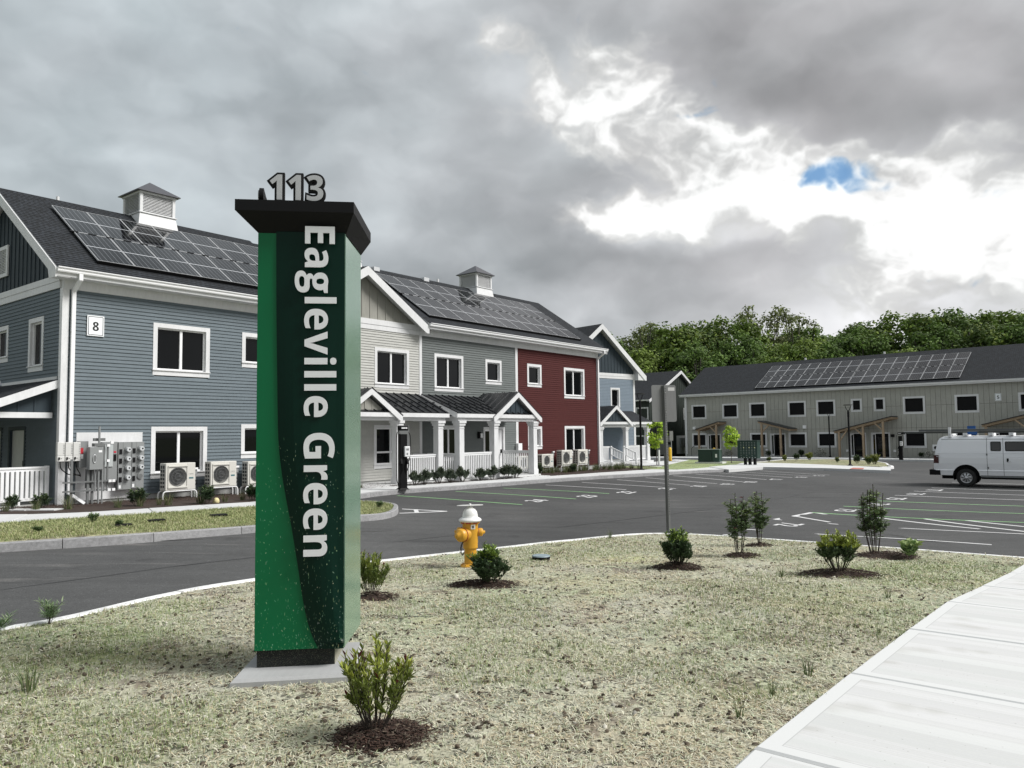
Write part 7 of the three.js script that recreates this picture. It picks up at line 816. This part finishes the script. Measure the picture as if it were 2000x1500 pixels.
// band of ornamental grasses before the red and blue houses
{ const r = rng(71); for (let i = 0; i < 44; i++) { const t = i / 43, x = 1.2 + t * 5.9 + (r() - 0.5) * 0.3, z = -36.6 - t * 6.6 + (r() - 0.5) * 0.3, off = -0.15 - r() * 1.0; tuft(x - 0.78 * -off * 1, z + 0.6 * off, 0.75 + 0.45 * r(), 'one of the many pale green grass tufts in the bed before the red house', 'grass tufts in the bed before the red house', i, -0.01); } }
[[1.2, -37.1, 'round green bush under the low heat pump of the red house', 1.1], [3.0, -38.9, 'green bush before the tall heat pumps of the red house', 0.9]].forEach(([x, z, l, s], i) => plantThing('bed_shrub', l, 'shrub', BUSHY, at(x, z, 0), i, null, s));
// plants at the grey building and on the island
[[19.9, -60.4, 'small shrub at the left end of the planted island', 0.8], [21.5, -61.4, 'yellow-green shrub on the left half of the island', 1.0], [23.0, -63.0, 'yellow-green shrub in the middle of the island, its left one', 1.2], [24.3, -63.6, 'yellow-green shrub in the middle of the island, its right one', 1.3], [23.9, -57.2, 'low shrub on the island left of the lamp post', 0.8], [24.2, -54.6, 'dark shrub right beside the island lamp post', 1.2], [23.9, -52.2, 'olive shrub right of the island lamp post', 1.2], [24.4, -52.4, 'dark round shrub at the right end of the island', 1.5]].forEach(([x, z, l, s], i) => plantThing('island_shrub', l, 'shrub', i % 3 === 2 ? BUSHY : shrubGeo(101 + i, { stems: 12, spread: 0.2, base: 0.3, h: 0.5, round: 0.3, stemR: 0.006, twigs: 3, twigL: 0.12, leaves: 10, bare: 0.2, open: 0.95, droop: 0.15, fresh: 0.6, L: 0.08, W: 0.04, col: i % 2 ? [0.10, 0.12, 0.03] : [0.045, 0.07, 0.03], colTip: [0.16, 0.17, 0.04] }), at(x, z, 0), i, null, s));
const FLOWER = (s) => { const [a] = shrubGeo(s, { stems: 10, spread: 0.35, base: 0.3, h: 0.6, round: 0.4, stemR: 0.006, twigs: 2, twigL: 0.12, leaves: 2, bare: 0.3, open: 1, droop: 0, fresh: 0, L: 0.05, W: 0.03, col: [0.05, 0.08, 0.03], colTip: [0.05, 0.08, 0.03] }); const r = rng(s), b = new B(); for (let i = 0; i < 700; i++) { const d = rv(r); d.y = Math.abs(d.y); const p = V(d.x * 0.42, 0.12 + d.y * 0.55, d.z * 0.42).multiplyScalar(0.75 + 0.3 * r()); leaf(b, p, rv(r), rv(r), 0.07, 0.045, r() < 0.65 ? [0.62, 0.61, 0.56] : tint([0.06, 0.09, 0.035], r)); } return [a, b.geo()]; };
const WF = FLOWER(120); [['white flowering bush between the middle doors of the grey building', 30.0, -76.4, 1.2], ['white flowering bush right of the double porch of the grey building', 33.7, -68.9, 0.7], ['white flowering bush just left of the van', 34.6, -63.9, 1.0], ['white flowering bush left of the mailboxes against the grey building', 25.6, -79.4, 1.0]].forEach(([l, x, z, s], i) => { const p = b5.localToWorld(V([15.2, 22.3, 24.6, 5.6][i], 0, 0.9)); plantThing('flowering_bush', l, 'shrub', WF, at(p.x, p.z, 0), i, null, s); });
[[10.0, 'small dark bush left of the second porch of the grey building', 0.9], [13.3, 'small dark bush right of the second porch of the grey building', 1.1], [24.0, 'low bush by the car charger at the grey building', 0.8]].forEach(([u, l, s], i) => { const p = b5.localToWorld(V(u, 0, 0.9)); plantThing('bed_shrub', l, 'shrub', BUSHY, at(p.x, p.z, 0), i, null, s * 1.3); });

// ---------------------------------------------------------------- trees: trunk, limbs, and clumps of leaves with gaps between them
function crownGeo(seed, o) {
  const r = rng(seed), b = new B(), lim = new B(); const clumps = [];
  for (let i = 0; i < o.clumps; i++) { const d = rv(r); const k = Math.cbrt(0.25 + 0.75 * r()); const y = d.y * k; const wid = o.shape(y); clumps.push([V(d.x * k * o.rx * wid, o.cy + y * o.ry, d.z * k * o.rx * wid), o.cr * (0.65 + 0.7 * r()), 0.75 + 0.5 * r()]); }
  for (const [c, R, tone] of clumps) {
    if (r() < 0.5) lim.add(new THREE.TubeGeometry(new THREE.CatmullRomCurve3([V(0, o.cy - o.ry * 0.75 + 0.2 * c.y, 0), V(c.x * 0.5, (o.cy - o.ry * 0.4) * 0.6 + c.y * 0.4, c.z * 0.5), c]), 4, o.limb, 4));
    for (let i = 0; i < o.leaves; i++) { const d = rv(r); const q = Math.pow(r(), 0.45); const p = c.clone().add(V(d.x * R * q, d.y * R * q * 0.72, d.z * R * q)); const out = d.clone().add(V(0, 0.55, 0)).add(rv(r).multiplyScalar(0.75)).normalize(); const dir = rv(r).cross(out).normalize(); const col = tint(r() < 0.22 ? o.col2 : o.col, r, 0.4); const L = o.L * (0.6 + 0.8 * r()), W = L * 0.62; b.col = [2.1 * col[0] * tone, 2.15 * col[1] * tone, 1.5 * col[2] * tone];
      const s = dir.clone().cross(out).normalize(); const a = p.clone().addScaledVector(dir, -L / 2), e = p.clone().addScaledVector(dir, L / 2), m1 = p.clone().addScaledVector(s, W / 2).addScaledVector(out, -0.12 * L), m2 = p.clone().addScaledVector(s, -W / 2).addScaledVector(out, -0.12 * L); b.tri(a.toArray(), m1.toArray(), e.toArray()); b.tri(a.toArray(), e.toArray(), m2.toArray()); }
  } return [b.geo(), lim.geo()];
}
const trunkGeo = (h, r0, r1, bend) => { const pts = [V(0, -0.3, 0), V(bend * 0.3, h * 0.4, 0), V(-bend * 0.2, h * 0.75, bend * 0.3), V(bend * 0.1, h, 0)]; const g = new THREE.TubeGeometry(new THREE.CatmullRomCurve3(pts), 10, 1, 9), P = g.attributes.position; const c = new THREE.CatmullRomCurve3(pts); for (let i = 0; i < P.count; i++) { const ring = Math.floor(i / 10), t = ring / 10, o = c.getPointAt(t); const k = (r0 + (r1 - r0) * t) * (1 + 0.5 * Math.exp(-t * 18)); P.setXYZ(i, o.x + (P.getX(i) - o.x) * k, o.y + (P.getY(i) - o.y) * k, o.z + (P.getZ(i) - o.z) * k); } return g; };
const egg = (y) => Math.sqrt(Math.max(0.12, 1 - 0.35 * y - 0.25 * y * y)), dome = () => 1;
function tree(name, label, kind, x, z, s, turn, group) { const o = thing(name, label, 'tree', [x, level(x, z) - 0.3, z], turn, group); o.scale.set(s, s * kind.sy, s); part('trunk', kind.trunk, MT.bark, o); const c = part('crown', kind.crown[0], LEAFMATTE, o); part('limbs', kind.crown[1], MT.bark, c); return o; }
const KIND = [
  [201, { clumps: 84, rx: 4.8, ry: 5.2, cy: 10.2, cr: 1.45, shape: dome, limb: 0.08, leaves: 92, L: 0.46, col: [0.048, 0.075, 0.016], col2: [0.085, 0.115, 0.026] }, 9],
  [202, { clumps: 90, rx: 5.0, ry: 5.6, cy: 9.8, cr: 1.3, shape: egg, limb: 0.08, leaves: 92, L: 0.42, col: [0.040, 0.068, 0.018], col2: [0.066, 0.10, 0.03] }, 9],
  [203, { clumps: 86, rx: 5.2, ry: 4.6, cy: 10.4, cr: 1.5, shape: dome, limb: 0.09, leaves: 92, L: 0.45, col: [0.034, 0.055, 0.016], col2: [0.07, 0.09, 0.024] }, 9],
  [204, { clumps: 34, rx: 3.4, ry: 5.2, cy: 11.6, cr: 1.0, shape: egg, limb: 0.06, leaves: 46, L: 0.32, col: [0.060, 0.072, 0.036], col2: [0.10, 0.11, 0.06] }, 12], // thin, see-through
  [205, { clumps: 60, rx: 3.6, ry: 5.0, cy: 9.0, cr: 1.15, shape: (y) => 1 - 0.45 * (y + 1) / 2 - 0.0, limb: 0.07, leaves: 66, L: 0.30, col: [0.016, 0.030, 0.016], col2: [0.028, 0.044, 0.024] }, 9], // dark evergreen
  [206, { clumps: 80, rx: 4.4, ry: 5.0, cy: 9.2, cr: 1.35, shape: egg, limb: 0.07, leaves: 88, L: 0.44, col: [0.070, 0.098, 0.024], col2: [0.10, 0.135, 0.035] }, 8],
].map(([s, o, th]) => ({ crown: crownGeo(s, o), trunk: trunkGeo(th, 0.3, 0.1, 0.5), sy: 1 }));
// the wood behind the houses: [screen-independent place x, z, height factor, kind]
{
  const names = ['broad dark green tree', 'full leafy green tree', 'dense domed tree', 'thin see-through tree', 'dark evergreen tree', 'light yellow-green tree'];
  const spots = [[9.5, -103, 1.0, 0], [13.5, -106, 1.03, 1], [18.5, -108, 1.08, 3], [16.5, -101, 0.92, 5], [22.5, -106, 1.1, 0], [26.5, -109, 1.17, 2], [24, -99, 0.9, 1], [31, -110, 1.2, 0], [30, -101, 0.98, 1], [35.5, -112, 1.25, 3], [38.5, -114, 1.27, 3], [41.5, -113, 1.24, 3], [36, -103, 0.98, 5], [41, -106, 1.04, 5], [44.5, -112, 1.1, 1], [34, -95, 0.85, 0], [40, -97, 0.86, 1], [45.5, -100, 1.0, 1], [49, -106, 1.12, 2], [47, -93, 0.84, 5], [52, -103, 1.16, 0], [53, -96, 1.0, 1], [55.5, -100, 1.12, 2], [58.5, -103, 1.17, 1], [57, -92, 0.97, 2], [61, -96, 1.1, 0], [63.5, -100, 1.13, 2], [60, -88, 0.98, 1], [64, -91, 1.05, 4], [67.5, -97, 1.1, 1], [66, -85, 0.9, 2], [70, -92, 1.05, 0], [70.5, -85, 0.96, 1], [74, -95, 1.14, 2], [75, -88, 1.08, 1], [74, -81, 0.92, 5], [79, -91, 1.18, 3], [80, -86, 1.1, 0], [80, -79, 0.95, 2], [85, -90, 1.2, 3], [84, -82, 1.05, 1], [21, -117, 1.2, 2], [45, -119, 1.2, 0], [52, -113, 1.15, 1], [68, -106, 1.1, 0], [5, -104, 0.95, 1], [2, -112, 0.9, 0], [60, -110, 1.1, 1], [12, -115, 1.05, 2], [30, -120, 1.2, 1], [77, -101, 1.1, 0], [90, -84, 1.1, 2], [91, -78, 1.0, 1]];
  const where = (x, z) => { const q = x / -z; return q < 0.12 ? 'above the roof of the light blue gable' : q < 0.2 ? 'behind the light blue gabled house' : q < 0.27 ? 'behind the dark green house' : q < 0.33 ? 'behind the left end of the grey building' : q < 0.42 ? 'behind the grey roof left of its solar panels' : q < 0.52 ? 'behind the left solar panels' : q < 0.63 ? 'behind the right solar panels' : q < 0.75 ? 'at the right end of the solar panels' : 'behind the grey roof at the far right'; };
  const seen = {}; for (const [x, z] of spots.map((s) => s)) {} 
  const labels = spots.map(([x, z, s, k]) => `${names[k]} in the wood ${where(x, z)}`); const count = {}; labels.forEach((l) => { count[l] = (count[l] || 0) + 1; });
  spots.forEach(([x, z, s, k], i) => tree(k === 4 ? 'evergreen_tree' : 'wood_tree', labels[i], KIND[k], x, z, s * 1.02, i * 2.4, count[labels[i]] > 1 ? 'trees of the wood: ' + labels[i].replace('tree ', 'trees ').split(' ').slice(0, 9).join(' ') : null));
}
// low green growth at the foot of the wood
{ const r = rng(303), b = new B(); for (let i = 0; i < 9000; i++) { const t = r(), x = 4 + t * 84, z = -96 - 4 * Math.sin(t * 3) + t * 16 - r() * 10, y = level(x, z) + r() * r() * 5; leaf(b, V(x, y, z), rv(r), V(0, 1, 0).add(rv(r)).normalize(), 0.9, 0.6, tint([0.022, 0.036, 0.012], r, 0.6)); } const m = struct('undergrowth', b.geo(), LEAFMATTE); m.userData.kind = 'stuff'; m.userData.label = 'dark green undergrowth at the foot of the wood'; }
// two young street trees
const YOUNG = (s) => ({ crown: crownGeo(s, { clumps: 30, rx: 0.55, ry: 0.85, cy: 2.15, cr: 0.24, shape: egg, limb: 0.012, leaves: 30, L: 0.15, col: [0.15, 0.215, 0.03], col2: [0.25, 0.30, 0.06] }), trunk: trunkGeo(2.0, 0.03, 0.018, 0.03), sy: 1 });
tree('young_tree', 'young yellow-green street tree beside the road sign post, by the blue gable', YOUNG(401), 9.0, -48.6, 1.08, 0.3); tree('young_tree', 'young yellow-green street tree behind the green transformer', YOUNG(402), 15.45, -54.9, 1.0, 1.2);
mulchRing(9.0, -48.6, 0.9, 0.7, 31, 'mulch ring under the young tree beside the blue gabled house', 0, 200); mulchRing(15.6, -54.8, 0.9, 0.6, 32, 'mulch ring under the young tree by the transformer', 0, 200); mulchRing(12.4, -60.3, 0.9, 0.6, 33, 'mulch patch at the foot of the yellow bollard', 0, 150); tag(part('guard', bgeo((b) => b.cyl(0, 0, 1.0, 0, 0.06, 0.06, 10)), MT.vinyl, scene, 'pale guard tube around the stem of the young tree by the blue gable'), null, 'tree guard').position.set(...at(9.12, -48.45, 0));

// ---------------------------------------------------------------- the lawn's fibres, blades, clods and stones
{
  const one = (fn) => { const b = new B(); b.col = [1, 1, 1]; fn(b); const g = b.geo(); return g; };
  const strawG = one((b) => { b.quad([0, 0, -0.5], [0, 0.0, 0.5], [0.5, 0.35, 0.45], [0.5, 0.35, -0.45]); b.quad([0.5, 0.35, -0.45], [0.5, 0.35, 0.45], [1, 0.05, 0.2], [1, 0.05, -0.2]); });
  const bladeG = one((b) => { b.quad([0, 0, -0.5], [0, 0, 0.5], [0.25, 0.6, 0.35], [0.25, 0.6, -0.35]); b.tri([0.25, 0.6, -0.35], [0.25, 0.6, 0.35], [0.75, 1, 0]); });
  const scatter = (name, label, geo, n, seed, area, place, rough = 0.9) => {
    const r = rng(seed), im = new THREE.InstancedMesh(geo, std(1, 1, 1, rough, { side: THREE.DoubleSide }), n), m = new THREE.Matrix4(), q = new THREE.Quaternion(), e = new THREE.Euler(), c = new THREE.Color(); let k = 0, guard = 0;
    while (k < n && guard++ < n * 30) { const [x, z] = area(r); const p = place(r, x, z); if (!p) continue; e.set(p.rx || 0, p.ry, p.rz || 0); q.setFromEuler(e); m.compose(V(x, p.y, z), q, V(...p.s)); im.setMatrixAt(k, m); c.setRGB(...p.c); im.setColorAt(k, c); k++; } im.count = k; im.name = numbered(name); im.castShadow = im.receiveShadow = true; scene.add(im); tag(im, label, null, null, 'stuff'); return im;
  };
  // denser close to the viewer: pick distance with a bias, then direction
  const PADP = [[-1.89, -5.23], [-1.09, -5.345], [-1.19, -6.17], [-1.95, -6.12]];
  const near = (r) => { const d = 3.0 + 13.5 * Math.pow(r(), 1.5), a = (-0.66 + 1.35 * r()); return [Math.sin(a) * d, -Math.cos(a) * d]; };
  const ok = (x, z) => inPoly(x, z, NEAR_LAWN) && !inPoly(x, z, PADP); const surf = (x, z) => level(x, z) + rough(x, z);
  scatter('straw', 'pale fibres of seeding mulch lying on the near lawn', strawG, 150000, 501, near, (r, x, z) => { if (!ok(x, z)) return null; const bare = fbm(x * 4.4 + 3, z * 4.4, 4); if (bare > 0.60 && r() < 0.7) return null; const d = Math.hypot(x, z), k = 0.75 + 0.65 * r(), g = r(); const c = g < 0.55 ? [0.50 * k, 0.485 * k, 0.375 * k] : g < 0.74 ? [0.37 * k, 0.405 * k, 0.275 * k] : [0.40 * k, 0.335 * k, 0.22 * k]; const L = 0.014 + 0.032 * r() + 0.002 * d; return { y: surf(x, z) + 0.001 + 0.007 * r(), ry: r() * 6.283, rz: (r() - 0.5) * 0.5, rx: (r() - 0.5) * 0.6, s: [L, L * 0.3, 0.0022 + 0.0012 * r() + 0.00035 * d], c }; });
  scatter('grass', 'thin young green grass blades in the near lawn', bladeG, 60000, 502, near, (r, x, z) => { if (!ok(x, z)) return null; const g = fbm(x * 0.9 + 9, z * 0.9 + 4, 4), lush = 0.07 + 1.0 * sstep(0.46, 0.62, g) + (Math.hypot(x - 5.6, (z + 10) * 1.2) < 1.7 ? 0.6 : 0) + (Math.hypot(x + 4, (z + 6.4) * 1.3) < 1.1 ? 0.6 : 0); if (r() > lush * 0.7) return null; const d = Math.hypot(x, z), k = 0.7 + 0.6 * r(); const c = r() < 0.6 ? [0.17 * k, 0.235 * k, 0.075 * k] : [0.34 * k, 0.36 * k, 0.19 * k]; const h = 0.016 + 0.028 * r(); return { y: surf(x, z) - 0.002, ry: r() * 6.283, s: [h * 0.8, h, 0.0022 + 0.0003 * d], c }; }, 0.7);
  const clod = new THREE.IcosahedronGeometry(1, 1);
  scatter('clods', 'dark soil clods and small stones on the near lawn', clod, 9000, 503, near, (r, x, z) => { if (!ok(x, z)) return null; const b = fbm(x * 3.1 + 7, z * 3.1, 3); if (b < 0.42 && r() < 0.75) return null; const s = 0.004 + 0.011 * Math.pow(r(), 2.5), k = 0.6 + 0.8 * r(); const c = r() < 0.12 ? [0.42 * k, 0.40 * k, 0.34 * k] : [0.075 * k, 0.058 * k, 0.04 * k]; return { y: surf(x, z) + s * 0.3, ry: r() * 6, rx: r() * 3, s: [s * 1.4, s * 0.8, s], c }; });
  // verge blades
  scatter('grass', 'short grass blades of the verge along the blue house', bladeG, 80000, 504, (r) => { const t = r(), x = -15 + 12.3 * t; return [x, -8.5 - (x + 15) * 0.75 - 9.5 * r()]; }, (r, x, z) => { if (!inPoly(x, z, FAR_LAWN)) return null; const k = 0.7 + 0.6 * r(), c = r() < 0.55 ? [0.18 * k, 0.225 * k, 0.08 * k] : [0.36 * k, 0.36 * k, 0.19 * k]; const h = 0.03 + 0.035 * r(); return { y: surf(x, z) - 0.008, ry: r() * 6.283, s: [h, h, 0.009], c }; });
  scatter('bark_shreds', 'bark shreds on the beds along the row houses', strawG, 14000, 505, (r) => { const t = r(); return r() < 0.45 ? [-13.5 + 8 * t, -18.3 - 6.5 * t - 3 * r()] : [-5.5 + 14 * t, -26.5 - 18 * t - 3.5 * r()]; }, (r, x, z) => { if (inPoly(x, z, NEAR_LAWN)) return null; const k = 0.5 + 1.4 * r() * r(); return { y: level(x, z) + 0.012 + 0.02 * r(), ry: r() * 6.283, s: [0.05 + 0.05 * r(), 0.02, 0.016], c: [0.06 * k, 0.032 * k, 0.022 * k] }; });
}
renderer.render(scene, camera);
